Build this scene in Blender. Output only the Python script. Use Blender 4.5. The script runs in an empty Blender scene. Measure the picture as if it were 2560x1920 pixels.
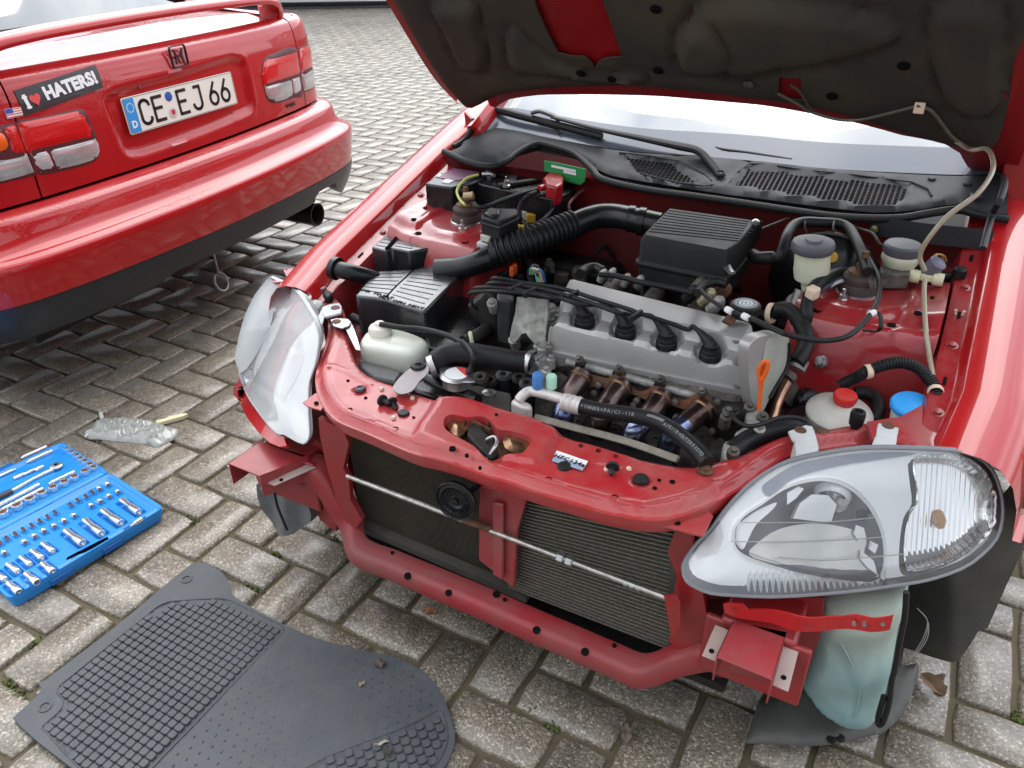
import bpy, math, random
import numpy as np
from mathutils import Vector, Matrix, noise
from mathutils.bvhtree import BVHTree
from mathutils.geometry import delaunay_2d_cdt
random.seed(7); np.random.seed(7)
SC = bpy.context.scene
COL = SC.collection

# ------------------------------------------------------------------ camera
CAM_H = 1.40
FOC = 1997.0                                   # focal length in photo pixels (photo is 2560 wide)
FW = np.array([0, 0.85649663, -0.51615262]); RT = np.array([0.99990084, -0.00726877, -0.01206169]); UP = np.cross(RT, FW)
CAMP = np.array([0, 0, CAM_H])
cd = bpy.data.cameras.new('camera'); cam = bpy.data.objects.new('camera', cd); COL.objects.link(cam)
cd.sensor_width = 36; cd.lens = 36 * FOC / 2560; cd.clip_start = 0.02; cd.clip_end = 400
cam.matrix_world = Matrix(((RT[0], UP[0], -FW[0], 0), (RT[1], UP[1], -FW[1], 0), (RT[2], UP[2], -FW[2], CAM_H), (0, 0, 0, 1)))
SC.camera = cam
# ------------------------------------------------------------------ sky, sun, exposure
W = bpy.data.worlds.new('World'); SC.world = W; W.use_nodes = True
nt = W.node_tree; nt.nodes.clear()
sky = nt.nodes.new('ShaderNodeTexSky'); sky.sky_type = 'NISHITA'; sky.sun_disc = False
sky.sun_elevation = math.radians(52); sky.sun_rotation = math.radians(12); sky.air_density = 1.0; sky.dust_density = 2.0
tc = nt.nodes.new('ShaderNodeTexCoord'); mp = nt.nodes.new('ShaderNodeMapping'); mp.inputs['Scale'].default_value = (1, 1, 2.6)
nz = nt.nodes.new('ShaderNodeTexNoise'); nz.inputs['Scale'].default_value = 2.2; nz.inputs['Detail'].default_value = 5; nz.inputs['Roughness'].default_value = .5
rp = nt.nodes.new('ShaderNodeValToRGB')
rp.color_ramp.elements[0].position = .34; rp.color_ramp.elements[0].color = (5.6, 6.3, 7.2, 1)
rp.color_ramp.elements[1].position = .66; rp.color_ramp.elements[1].color = (12.6, 12.8, 13.0, 1)
mx = nt.nodes.new('ShaderNodeMix'); mx.data_type = 'RGBA'; mx.inputs[0].default_value = .86
bg = nt.nodes.new('ShaderNodeBackground'); bg.inputs[1].default_value = .10
wo = nt.nodes.new('ShaderNodeOutputWorld')
lk = nt.links.new
lk(tc.outputs['Generated'], mp.inputs[0]); lk(mp.outputs[0], nz.inputs[0]); lk(nz.outputs[0], rp.inputs[0])
sx_ = nt.nodes.new('ShaderNodeSeparateXYZ'); lk(tc.outputs['Generated'], sx_.inputs[0])
gm = nt.nodes.new('ShaderNodeMapRange'); gm.inputs['From Min'].default_value = 0; gm.inputs['From Max'].default_value = .9; gm.inputs['To Min'].default_value = .85; gm.inputs['To Max'].default_value = 1.4
lk(sx_.outputs[2], gm.inputs['Value'])                       # overcast sky: brighter overhead than at the horizon
vm = nt.nodes.new('ShaderNodeVectorMath'); vm.operation = 'SCALE'; lk(rp.outputs[0], vm.inputs[0]); 
ga = nt.nodes.new('ShaderNodeMapRange'); ga.inputs['From Min'].default_value = -1; ga.inputs['From Max'].default_value = 1; ga.inputs['To Min'].default_value = .36; ga.inputs['To Max'].default_value = 1.75
lk(sx_.outputs[1], ga.inputs['Value'])                       # and brighter all round the veiled sun than behind the camera
gmul = nt.nodes.new('ShaderNodeMath'); gmul.operation = 'MULTIPLY'; lk(gm.outputs[0], gmul.inputs[0]); lk(ga.outputs[0], gmul.inputs[1]); lk(gmul.outputs[0], vm.inputs['Scale'])
lk(sky.outputs[0], mx.inputs[6]); lk(vm.outputs[0], mx.inputs[7]); lk(mx.outputs[2], bg.inputs[0]); lk(bg.outputs[0], wo.inputs[0])
sd = bpy.data.lights.new('sun', 'SUN'); sd.energy = 1.1; sd.angle = math.radians(58); sd.color = (1, .97, .93)
sun = bpy.data.objects.new('sun', sd); COL.objects.link(sun)
sun.rotation_euler = (math.radians(-38), 0, math.radians(-12))     # thin bright cloud ahead of the camera, a little to the right
SC.view_settings.view_transform = 'Standard'; SC.view_settings.look = 'None'; SC.view_settings.gamma = 1
SC.view_settings.use_curve_mapping = False; SC.view_settings.exposure = 0.90
SC.render.film_transparent = False
SC.cycles.use_denoising = True; SC.cycles.max_bounces = 10; SC.cycles.transparent_max_bounces = 24
SC.cycles.glossy_bounces = 5; SC.cycles.sample_clamp_indirect = 6; SC.cycles.caustics_refractive = False

# ------------------------------------------------------------------ frames
class Frame:
    """A ground frame turned clockwise by deg: its x runs across the thing, its y to the back, z up."""
    def __init__(s, deg, o):
        a = math.radians(deg); s.a = a
        s.cx = np.array([math.cos(a), -math.sin(a), 0]); s.cy = np.array([math.sin(a), math.cos(a), 0]); s.cz = np.array([0, 0, 1.])
        s.o = np.array(o, float)
    def loc(s, P): P = np.asarray(P, float) - s.o; return np.array([P @ s.cx, P @ s.cy, P[2]])
    def wor(s, q): return s.o + q[0] * s.cx + q[1] * s.cy + q[2] * s.cz
    def ray(s, px, py):
        d = FW + RT * (px - 1280) / FOC - UP * (py - 960) / FOC
        return s.loc(CAMP), np.array([d @ s.cx, d @ s.cy, d @ s.cz])
    def __call__(s, px, py, x=None, y=None, z=None, pl=None, f=None):
        o, d = s.ray(px, py)
        if x is not None: t = (x - o[0]) / d[0]
        elif y is not None: t = (y - o[1]) / d[1]
        elif z is not None: t = (z - o[2]) / d[2]
        elif pl is not None:
            p, n = np.array(pl[0], float), np.array(pl[1], float); t = ((p - o) @ n) / (d @ n)
        else:                                   # f(q)=0 surface, bisection over distance
            a, b = .3, 6.
            fa = f(o + a * d)
            ts = np.linspace(.3, 6, 60); prev = ts[0]; fp = fa; t = None
            for tt in ts[1:]:
                fv = f(o + tt * d)
                if fp * fv <= 0:
                    lo, hi = prev, tt
                    for _ in range(30):
                        m = (lo + hi) / 2
                        if f(o + m * d) * fp > 0: lo = m
                        else: hi = m
                    t = (lo + hi) / 2; break
                prev, fp = tt, fv
            if t is None: t = 2.
        return o + t * d
A0 = Frame(29.2, (0, 0, 0))
C1 = Frame(29.2, A0.wor((-.59, .98, 0)))        # the red car with the open bonnet: x across, y to its rear, origin under its radiator
B0 = Frame(-66.5, (0, 0, 0))
C2 = Frame(-66.5, B0.wor((2.21, 2.17, 0)))      # the red coupe: origin under its boot face
WF = Frame(0, (0, 0, 0))

# ------------------------------------------------------------------ mesh building
def cr(pts, k=4, closed=False):
    """Catmull-Rom through the points."""
    P = np.array(pts, float); n = len(P); out = []
    for i in range(n if closed else n - 1):
        p0 = P[(i - 1) % n] if closed or i > 0 else 2 * P[0] - P[1]
        p1 = P[i]; p2 = P[(i + 1) % n]
        p3 = P[(i + 2) % n] if closed or i < n - 2 else 2 * P[-1] - P[-2]
        for j in range(k):
            t = j / k
            out.append(.5 * ((2 * p1) + (-p0 + p2) * t + (2 * p0 - 5 * p1 + 4 * p2 - p3) * t * t + (-p0 + 3 * p1 - 3 * p2 + p3) * t ** 3))
    if not closed: out.append(P[-1])
    return np.array(out)
def dens(pts, step, closed=True):
    """Resample straight segments so none is longer than step."""
    P = [np.array(p, float) for p in pts]; out = []
    m = len(P) if closed else len(P) - 1
    for i in range(m):
        a, b = P[i], P[(i + 1) % len(P)]; n = max(1, int(math.ceil(np.linalg.norm(b - a) / step)))
        for j in range(n): out.append(a + (b - a) * j / n)
    if not closed: out.append(P[-1])
    return np.array(out)
def inside(P, poly):
    x, y = P[:, 0], P[:, 1]; r = np.zeros(len(P), bool); q = np.asarray(poly)
    for i in range(len(q)):
        x1, y1 = q[i][:2]; x2, y2 = q[i - 1][:2]
        c = ((y1 > y) != (y2 > y)); 
        with np.errstate(divide='ignore', invalid='ignore'):
            r ^= c & (x < (x2 - x1) * (y - y1) / (y2 - y1) + x1)
    return r
def pdist(P, line):
    """Distance of 2D points to a polyline."""
    P = np.asarray(P, float)[:, :2]; d = np.full(len(P), 1e9); q = np.asarray(line, float)[:, :2]
    for a, b in zip(q[:-1], q[1:]):
        ab = b - a; L = ab @ ab + 1e-12; t = np.clip(((P - a) @ ab) / L, 0, 1)
        d = np.minimum(d, np.linalg.norm(P - a - t[:, None] * ab, axis=1))
    return d
def sstep(a, b, x):
    t = np.clip((np.asarray(x, float) - a) / (b - a), 0, 1); return t * t * (3 - 2 * t)

class MB:
    def __init__(s): s.v = []; s.f = []
    def add(s, V, Fc):
        o = len(s.v); s.v += [tuple(map(float, p)) for p in V]; s.f += [tuple(int(i) + o for i in f) for f in Fc]; return s
    def box(s, c, size, ax=None):
        ax = np.eye(3) if ax is None else np.array(ax, float)
        c = np.array(c, float); h = np.array(size, float) / 2
        V = [c + ax[0] * h[0] * i + ax[1] * h[1] * j + ax[2] * h[2] * k for i in (-1, 1) for j in (-1, 1) for k in (-1, 1)]
        return s.add(V, [(0, 1, 3, 2), (4, 6, 7, 5), (0, 4, 5, 1), (2, 3, 7, 6), (0, 2, 6, 4), (1, 5, 7, 3)])
    def hexa(s, lo, hi):
        """Box from four lower and four upper corners."""
        V = list(lo) + list(hi)
        return s.add(V, [(3, 2, 1, 0), (4, 5, 6, 7), (0, 1, 5, 4), (1, 2, 6, 5), (2, 3, 7, 6), (3, 0, 4, 7)])
    def loft(s, rings, closed=True, caps=True):
        n = len(rings[0]); V = [p for r in rings for p in r]; Fc = []
        for i in range(len(rings) - 1):
            for j in range(n if closed else n - 1):
                k = (j + 1) % n; Fc.append((i * n + j, i * n + k, (i + 1) * n + k, (i + 1) * n + j))
        if caps: Fc.append(tuple(range(n - 1, -1, -1))); Fc.append(tuple((len(rings) - 1) * n + j for j in range(n)))
        return s.add(V, Fc)
    def tube(s, pts, r, seg=10, k=0, closed=False, caps=True, sq=None):
        P = cr(pts, k, closed) if k else np.array(pts, float)
        n = len(P)
        R = np.interp(np.linspace(0, 1, n), np.linspace(0, 1, len(r)), r) if hasattr(r, '__len__') else np.full(n, r)
        T = np.gradient(P, axis=0) if not closed else (np.roll(P, -1, 0) - np.roll(P, 1, 0))
        T /= (np.linalg.norm(T, axis=1)[:, None] + 1e-12)
        up = np.array([0, 0, 1.]) if abs(T[0][2]) < .9 else np.array([1., 0, 0])
        N = np.cross(up, T[0]); N /= np.linalg.norm(N); rings = []
        for i in range(n):
            N = N - T[i] * (N @ T[i]); N /= np.linalg.norm(N); Bn = np.cross(T[i], N)
            a = [2 * math.pi * j / seg for j in range(seg)]
            wx, wy = (1, 1) if sq is None else sq
            rings.append([P[i] + R[i] * (math.cos(t) * N * wx + math.sin(t) * Bn * wy) for t in a])
        if closed: rings.append(rings[0]); caps = False
        return s.loft(rings, True, caps)
    def lathe(s, prof, c, ax=(0, 0, 1), seg=24, caps=True):
        """prof: list of (radius, height along ax)."""
        ax = np.array(ax, float); ax /= np.linalg.norm(ax); c = np.array(c, float)
        u = np.cross(ax, (0, 0, 1.)) if abs(ax[2]) < .9 else np.cross(ax, (1., 0, 0)); u /= np.linalg.norm(u); w = np.cross(ax, u)
        rings = [[c + ax * h + max(r, 1e-5) * (math.cos(2 * math.pi * j / seg) * u + math.sin(2 * math.pi * j / seg) * w) for j in range(seg)] for r, h in prof]
        return s.loft(rings, True, caps)
    def prism(s, out, vec):
        out = [np.array(p, float) for p in out]; vec = np.array(vec, float); return s.loft([out, [p + vec for p in out]])
    def sweep(s, path, prof, ax1, ax2, closed=False, caps=True):
        """prof points (a,b) carried along the path on fixed axes."""
        return s.loft([[p + a * np.array(ax1) + b * np.array(ax2) for a, b in prof] for p in path], closed, caps)
    def sheet(s, out, mapf, sp, holes=(), thick=0., toward=None, zf=None, seed=0):
        """A sheet over a 2D outline (any 2D domain), carried to 3D by mapf, optionally with holes and thickness."""
        O = np.array(out, float)[:, :2]; lo, hi = O.min(0), O.max(0)
        loops = [O] + [np.array(h, float)[:, :2] for h in holes]
        gx = np.arange(lo[0] + sp / 2, hi[0], sp); gy = np.arange(lo[1] + sp / 2, hi[1], sp)
        G = np.array([(x + (sp / 2 if j % 2 else 0), y) for j, y in enumerate(gy) for x in gx])
        if len(G):
            m = inside(G, O)
            for h in loops[1:]: m &= ~inside(G, h)
            for L in loops: m &= pdist(G, np.vstack([L, L[:1]])) > sp * .45
            G = G[m]
        V = []; E = []
        for L in loops:
            o = len(V); V += [Vector(p) for p in L]; E += [(o + i, o + (i + 1) % len(L)) for i in range(len(L))]
        V += [Vector(p) for p in G]
        vo, eo, fo, *_ = delaunay_2d_cdt(V, E, [], 0, 1e-7)
        vo = np.array([tuple(p) for p in vo]); fo = np.array([f for f in fo if len(f) == 3])
        cen = vo[fo].mean(1); m = inside(cen, O)
        for h in loops[1:]: m &= ~inside(cen, h)
        fo = fo[m]
        P = np.array([mapf(*p) for p in vo])
        if toward is None: toward = s.cam
        n = np.cross(P[fo[:, 1]] - P[fo[:, 0]], P[fo[:, 2]] - P[fo[:, 0]])
        if (n * (np.array(toward) - P[fo[:, 0]])).sum() < 0: fo = fo[:, ::-1]; n = -n
        vn = np.zeros_like(P)
        for k in range(3): np.add.at(vn, fo[:, k], n)
        vn /= (np.linalg.norm(vn, axis=1)[:, None] + 1e-15)
        if zf is not None: P = P + vn * np.asarray(zf(vo, P))[:, None]
        if not thick: return s.add(P, fo)
        m_ = len(P); Bv = P - vn * thick
        ed = {}
        for f in fo:
            for a, b in ((f[0], f[1]), (f[1], f[2]), (f[2], f[0])): ed[(a, b)] = 1
        side = [(a + m_, b + m_, b, a) for (a, b) in ed if (b, a) not in ed]
        return s.add(np.vstack([P, Bv]), [tuple(f) for f in fo] + [tuple(i + m_ for i in f[::-1]) for f in fo] + side)
    def mesh(s, name, ang=35):
        me = bpy.data.meshes.new(name); me.from_pydata(s.v, [], s.f); me.validate(); me.update()
        me.polygons.foreach_set('use_smooth', [True] * len(me.polygons)); me.set_sharp_from_angle(angle=math.radians(ang))
        return me

def put(name, mb, mat, parent=None, bevel=0, seg=2, ang=35, label=None, kind=None):
    me = mb.mesh(name, ang) if isinstance(mb, MB) else mb
    o = bpy.data.objects.new(name, me); COL.objects.link(o)
    if mat and not me.materials: me.materials.append(mat)
    if parent: o.parent = parent
    if bevel:
        b = o.modifiers.new('bevel', 'BEVEL'); b.width = bevel; b.segments = seg; b.limit_method = 'ANGLE'; b.angle_limit = math.radians(ang)
        b.harden_normals = False
    if label: o['label'] = label
    if kind: o['kind'] = kind
    return o
def tag(o, label, cat, group=None):
    o['label'] = label; o['category'] = cat
    if group: o['group'] = group
    return o
def thing(name, label, cat, fr=None, loc=(0, 0, 0), group=None):
    o = bpy.data.objects.new(name, None); COL.objects.link(o); o.empty_display_size = .1
    if fr is not None: o.location = fr.wor(loc); o.rotation_euler = (0, 0, -fr.a)
    else: o.location = loc
    return tag(o, label, cat, group)
def text_mesh(body, size, mat, name, parent, mat4, extrude=0.0006, bold=0., sx=1., shear=0., space=1.):
    c = bpy.data.curves.new(name, 'FONT'); c.body = body; c.size = size; c.align_x = 'CENTER'; c.align_y = 'CENTER'
    c.extrude = extrude; c.offset = bold; c.shear = shear; c.space_character = space; c.resolution_u = 3
    t = bpy.data.objects.new(name, c); COL.objects.link(t)
    dg = bpy.context.evaluated_depsgraph_get(); me = bpy.data.meshes.new_from_object(t.evaluated_get(dg))
    bpy.data.objects.remove(t); me.name = name
    me.transform(Matrix.Diagonal((sx, 1, 1, 1))); me.transform(mat4)
    me.materials.clear(); me.materials.append(mat)
    o = bpy.data.objects.new(name, me); COL.objects.link(o)
    if parent: o.parent = parent
    return o
def basis(o, x, y):
    """Matrix whose x/y axes run along x and y at o."""
    x = Vector(x).normalized(); y = Vector(y); z = x.cross(y).normalized(); y = z.cross(x)
    m = Matrix((x, y, z)).transposed().to_4x4(); m.translation = Vector(o); return m

# ------------------------------------------------------------------ materials
def mat(name, col, rough=.5, metal=0., coat=0., spec=.5, noise_=0., nscale=20., ncol=None, bump=0., bscale=60., rvar=0., detail=6, extra=None, lo=.35, hi=.65, coatr=.03):
    m = bpy.data.materials.new(name); m.use_nodes = True; t = m.node_tree; b = t.nodes['Principled BSDF']; L = t.links.new
    b.inputs['Base Color'].default_value = (*col, 1); b.inputs['Roughness'].default_value = rough; b.inputs['Metallic'].default_value = metal
    b.inputs['Specular IOR Level'].default_value = spec; b.inputs['Coat Weight'].default_value = coat; b.inputs['Coat Roughness'].default_value = coatr
    g = t.nodes.new('ShaderNodeNewGeometry')
    if ncol is not None or rvar:
        n = t.nodes.new('ShaderNodeTexNoise'); n.inputs['Scale'].default_value = nscale; n.inputs['Detail'].default_value = detail; n.inputs['Roughness'].default_value = .62
        L(g.outputs['Position'], n.inputs['Vector'])
        r = t.nodes.new('ShaderNodeMapRange'); r.inputs['From Min'].default_value = lo; r.inputs['From Max'].default_value = hi
        L(n.outputs[0], r.inputs['Value'])
        if ncol is not None:
            r2 = t.nodes.new('ShaderNodeMath'); r2.operation = 'MULTIPLY'; r2.inputs[1].default_value = noise_; L(r.outputs[0], r2.inputs[0])
            x = t.nodes.new('ShaderNodeMix'); x.data_type = 'RGBA'; x.inputs[6].default_value = (*col, 1); x.inputs[7].default_value = (*ncol, 1)
            L(r2.outputs[0], x.inputs[0]); L(x.outputs[2], b.inputs['Base Color'])
        if rvar:
            r3 = t.nodes.new('ShaderNodeMapRange'); r3.inputs['To Min'].default_value = max(.02, rough - rvar); r3.inputs['To Max'].default_value = min(1, rough + rvar)
            L(r.outputs[0], r3.inputs['Value']); L(r3.outputs[0], b.inputs['Roughness'])
    if bump:
        n2 = t.nodes.new('ShaderNodeTexNoise'); n2.inputs['Scale'].default_value = bscale; n2.inputs['Detail'].default_value = 4
        L(g.outputs['Position'], n2.inputs['Vector'])
        bp = t.nodes.new('ShaderNodeBump'); bp.inputs['Strength'].default_value = bump; bp.inputs['Distance'].default_value = .002
        L(n2.outputs[0], bp.inputs['Height']); L(bp.outputs[0], b.inputs['Normal'])
    if extra: extra(m, t, b, g, L)
    return m
def dust(col, amt, scale=9., up=True, speck=0.):
    """Dust that settles on faces turned upwards plus patches; mixed over what is there."""
    def fn(m, t, b, g, L):
        n = t.nodes.new('ShaderNodeTexNoise'); n.inputs['Scale'].default_value = scale; n.inputs['Detail'].default_value = 8; n.inputs['Roughness'].default_value = .7
        L(g.outputs['Position'], n.inputs['Vector'])
        r = t.nodes.new('ShaderNodeMapRange'); r.inputs['From Min'].default_value = .38; r.inputs['From Max'].default_value = .72; r.inputs['To Max'].default_value = amt
        L(n.outputs[0], r.inputs['Value'])
        x = t.nodes.new('ShaderNodeMix'); x.data_type = 'RGBA'; x.inputs[7].default_value = (*col, 1)
        bc = b.inputs['Base Color']
        if bc.is_linked: L(bc.links[0].from_socket, x.inputs[6])
        else: x.inputs[6].default_value = bc.default_value
        L(r.outputs[0], x.inputs[0]); L(x.outputs[2], bc)
        r2 = t.nodes.new('ShaderNodeMapRange'); r2.inputs['To Min'].default_value = b.inputs['Roughness'].default_value; r2.inputs['To Max'].default_value = .85
        L(r.outputs[0], r2.inputs['Value']); L(r2.outputs[0], b.inputs['Roughness'])
        cw = b.inputs['Coat Weight'].default_value
        if cw:
            r3 = t.nodes.new('ShaderNodeMapRange'); r3.inputs['To Min'].default_value = cw; r3.inputs['To Max'].default_value = 0
            L(r.outputs[0], r3.inputs['Value']); L(r3.outputs[0], b.inputs['Coat Weight'])
    return fn
def clear(name, tint=(1, 1, 1), rough=.02, fac=.10, opac=0., opcol=(.8, .8, .8)):
    """Thin clear pane: sees through, reflects by Fresnel, optionally milky."""
    m = bpy.data.materials.new(name); m.use_nodes = True; t = m.node_tree; t.nodes.clear(); L = t.links.new
    tr = t.nodes.new('ShaderNodeBsdfTransparent'); tr.inputs[0].default_value = (*tint, 1)
    gl = t.nodes.new('ShaderNodeBsdfGlossy'); gl.inputs['Roughness'].default_value = rough
    fr = t.nodes.new('ShaderNodeFresnel'); fr.inputs[0].default_value = 1.5
    m1 = t.nodes.new('ShaderNodeMixShader'); o = t.nodes.new('ShaderNodeOutputMaterial')
    ad = t.nodes.new('ShaderNodeMath'); ad.operation = 'ADD'; ad.inputs[1].default_value = fac; ad.use_clamp = True
    L(fr.outputs[0], ad.inputs[0]); L(ad.outputs[0], m1.inputs[0])
    base = tr
    if opac:
        df = t.nodes.new('ShaderNodeBsdfDiffuse'); df.inputs[0].default_value = (*opcol, 1)
        m2 = t.nodes.new('ShaderNodeMixShader'); m2.inputs[0].default_value = opac; L(tr.outputs[0], m2.inputs[1]); L(df.outputs[0], m2.inputs[2]); base = m2
    L(base.outputs[0], m1.inputs[1]); L(gl.outputs[0], m1.inputs[2]); L(m1.outputs[0], o.inputs[0])
    return m

RED = mat('red_paint', (.43, .009, .010), .35, spec=.25, coat=1., nscale=3, ncol=(.34, .006, .012), noise_=.5, bump=.03, bscale=8)
def drops(m, t, b, g, L):
    """Rain beads lying on the paint as fine relief."""
    v = t.nodes.new('ShaderNodeTexVoronoi'); v.inputs['Scale'].default_value = 130; v.inputs['Randomness'].default_value = 1
    L(g.outputs['Position'], v.inputs['Vector'])
    n = t.nodes.new('ShaderNodeTexNoise'); n.inputs['Scale'].default_value = 5; n.inputs['Detail'].default_value = 3; L(g.outputs['Position'], n.inputs['Vector'])
    a = t.nodes.new('ShaderNodeMapRange'); a.inputs['From Min'].default_value = .45; a.inputs['From Max'].default_value = .0; a.inputs['To Min'].default_value = 0; a.inputs['To Max'].default_value = 1; L(v.outputs['Distance'], a.inputs['Value'])
    c = t.nodes.new('ShaderNodeMapRange'); c.inputs['From Min'].default_value = .48; c.inputs['From Max'].default_value = .6; L(n.outputs[0], c.inputs['Value'])
    d = t.nodes.new('ShaderNodeMath'); d.operation = 'MULTIPLY'; L(a.outputs[0], d.inputs[0]); L(c.outputs[0], d.inputs[1])
    bp = t.nodes.new('ShaderNodeBump'); bp.inputs['Strength'].default_value = .4; bp.inputs['Distance'].default_value = .0015; L(d.outputs[0], bp.inputs['Height'])
    L(bp.outputs[0], b.inputs['Coat Normal'])
REDWET = mat('red_paint_with_rain', (.44, .009, .010), .35, spec=.25, coat=1., nscale=3, ncol=(.36, .006, .012), noise_=.4, extra=drops)
REDDUST = mat('dusty_red_paint', (.36, .018, .026), .42, coat=.45, coatr=.25, nscale=6, ncol=(.27, .03, .036), noise_=.7, bump=.05, bscale=25, extra=dust((.20, .15, .13), .5, 7))
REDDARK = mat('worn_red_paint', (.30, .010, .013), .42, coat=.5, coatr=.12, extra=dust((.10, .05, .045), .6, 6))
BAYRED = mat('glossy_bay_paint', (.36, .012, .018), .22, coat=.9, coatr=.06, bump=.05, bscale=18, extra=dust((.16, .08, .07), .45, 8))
PLAS = mat('black_plastic', (.009, .0093, .0105), .42, spec=.35, bump=.12, bscale=400, rvar=.08, nscale=9, extra=dust((.035, .034, .032), .3, 12))
PLASG = mat('glossy_black_plastic', (.007, .0073, .008), .24, spec=.4, bump=.06, bscale=200, rvar=.06, nscale=12, extra=dust((.03, .03, .03), .2, 14))
GREYPLAS = mat('weathered_grey_plastic', (.030, .032, .037), .40, bump=.15, bscale=300, extra=dust((.09, .09, .09), .5, 10))
RUB = mat('black_rubber', (.009, .009, .010), .45, spec=.3, bump=.08, bscale=120, extra=dust((.032, .030, .028), .3, 20))
DIRTB = mat('greasy_black', (.008, .0075, .007), .6, spec=.3, nscale=25, ncol=(.032, .026, .022), noise_=.8, bump=.5, bscale=90)
ALU = mat('silver_painted_cover', (.42, .412, .40), .38, metal=.35, bump=.06, bscale=300, nscale=10, ncol=(.34, .332, .32), noise_=.6)
CAST = mat('cast_aluminium', (.44, .43, .41), .55, metal=.55, nscale=40, ncol=(.12, .11, .095), noise_=.8, bump=.6, bscale=140)
CASTD = mat('dirty_cast_metal', (.17, .155, .135), .65, metal=.3, nscale=30, ncol=(.045, .038, .030), noise_=.9, bump=.7, bscale=120, lo=.3, hi=.6)
STEEL = mat('galvanised_steel', (.52, .52, .52), .35, metal=.9, nscale=40, ncol=(.30, .29, .28), noise_=.7, bump=.15, bscale=150)
CHROME = mat('chrome', (.82, .82, .82), .12, metal=1.)
WHITEP = mat('pale_grey_plastic', (.58, .60, .60), .4, nscale=20, ncol=(.42, .43, .42), noise_=.6, bump=.08, bscale=100)
RUST = mat('rusty_steel', (.20, .085, .04), .65, metal=.3, nscale=60, ncol=(.06, .035, .025), noise_=.9, bump=.5, bscale=200)
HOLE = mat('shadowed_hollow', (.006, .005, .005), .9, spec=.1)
# ================================================================== GROUND
def m_paver():
    m = bpy.data.materials.new('paver_concrete'); m.use_nodes = True; t = m.node_tree; b = t.nodes['Principled BSDF']; L = t.links.new
    N = t.nodes.new
    g = N('ShaderNodeNewGeometry'); oi = N('ShaderNodeObjectInfo')
    def noise_(s, d=4, r=.6):
        n = N('ShaderNodeTexNoise'); n.inputs['Scale'].default_value = s; n.inputs['Detail'].default_value = d; n.inputs['Roughness'].default_value = r; L(g.outputs['Position'], n.inputs['Vector']); return n
    def ramp(src, els):
        r = N('ShaderNodeValToRGB'); cr_ = r.color_ramp
        while len(cr_.elements) < len(els): cr_.elements.new(.5)
        for e, (p, c) in zip(cr_.elements, els): e.position = p; e.color = (*c, 1)
        L(src, r.inputs[0]); return r
    def mixc(f, a, c, mode='MIX'):
        x = N('ShaderNodeMix'); x.data_type = 'RGBA'; x.blend_type = mode
        if isinstance(f, float): x.inputs[0].default_value = f
        else: L(f, x.inputs[0])
        L(a, x.inputs[6]); L(c, x.inputs[7]); return x.outputs[2]
    base = ramp(noise_(14, 6, .7).outputs[0], [(.3, (.15, .123, .092)), (.5, (.245, .210, .165)), (.72, (.335, .294, .236))])
    v = N('ShaderNodeTexVoronoi'); v.inputs['Scale'].default_value = 240; L(g.outputs['Position'], v.inputs['Vector'])
    peb = N('ShaderNodeSeparateColor'); L(v.outputs['Color'], peb.inputs[0])
    pc = ramp(peb.outputs[0], [(0, (.022, .020, .018)), (.16, (.085, .077, .068)), (.5, (.19, .164, .134)), (.82, (.295, .260, .215)), (.96, (.62, .58, .52))])
    c1 = mixc(.55, base.outputs[0], pc.outputs[0])
    big = ramp(noise_(2.3, 5, .65).outputs[0], [(.35, (.80, .78, .74)), (.62, (1.12, 1.1, 1.06))])
    c2 = mixc(1., c1, big.outputs[0], 'MULTIPLY')
    vr = ramp(oi.outputs['Random'], [(0, (.86, .86, .87)), (.5, (1, .985, .96)), (1, (1.12, 1.10, 1.07))])
    c3 = mixc(.8, c2, vr.outputs[0], 'MULTIPLY')
    gr = ramp(noise_(26, 5, .7).outputs[0], [(.55, (0, 0, 0)), (.72, (1, 1, 1))])
    gc = N('ShaderNodeRGB'); gc.outputs[0].default_value = (.13, .12, .085, 1)
    fm = N('ShaderNodeMath'); fm.operation = 'MULTIPLY'; fm.inputs[1].default_value = .45; L(gr.outputs[0], fm.inputs[0])
    c4 = mixc(fm.outputs[0], c3, gc.outputs[0])
    st = ramp(noise_(.9, 6, .75).outputs[0], [(.36, (.62, .59, .54)), (.50, (1, 1, 1))])
    c4 = mixc(1., c4, st.outputs[0], 'MULTIPLY')
    L(c4, b.inputs['Base Color']); b.inputs['Roughness'].default_value = .6; b.inputs['Specular IOR Level'].default_value = .4; b.inputs['Coat Weight'].default_value = 1.; b.inputs['Coat Roughness'].default_value = .30
    bp = N('ShaderNodeBump'); bp.inputs['Strength'].default_value = .9; bp.inputs['Distance'].default_value = .0016
    ad = N('ShaderNodeMath'); ad.operation = 'ADD'; L(noise_(110, 6, .7).outputs[0], ad.inputs[0])
    iv = N('ShaderNodeMath'); iv.operation = 'MULTIPLY'; iv.inputs[1].default_value = -1.1; L(v.outputs['Distance'], iv.inputs[0]); L(iv.outputs[0], ad.inputs[1])
    L(ad.outputs[0], bp.inputs['Height']); L(bp.outputs[0], b.inputs['Normal'])
    return m
PAVE = m_paver()
JOINT = mat('joint_sand_and_moss', (.105, .082, .052), .95, nscale=18, ncol=(.080, .078, .028), noise_=.7, bump=1., bscale=160, lo=.48, hi=.62)
U = .1 * CAM_H / 1.245                                      # paver module: stones are 2U x U
def pav(a, b): return ((a * .1 - .46777) * CAM_H / 1.245, (b * .1 + .81208) * CAM_H / 1.245)
g = MB(); g.cam = (0, 0, 5)
nx = 12
g.add([(-60, -20, -.011), (60, -20, -.011), (60, 120, -.011), (-60, 120, -.011)], [(0, 1, 2, 3)])
ground = put('ground', g, JOINT); ground['kind'] = 'structure'
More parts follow.
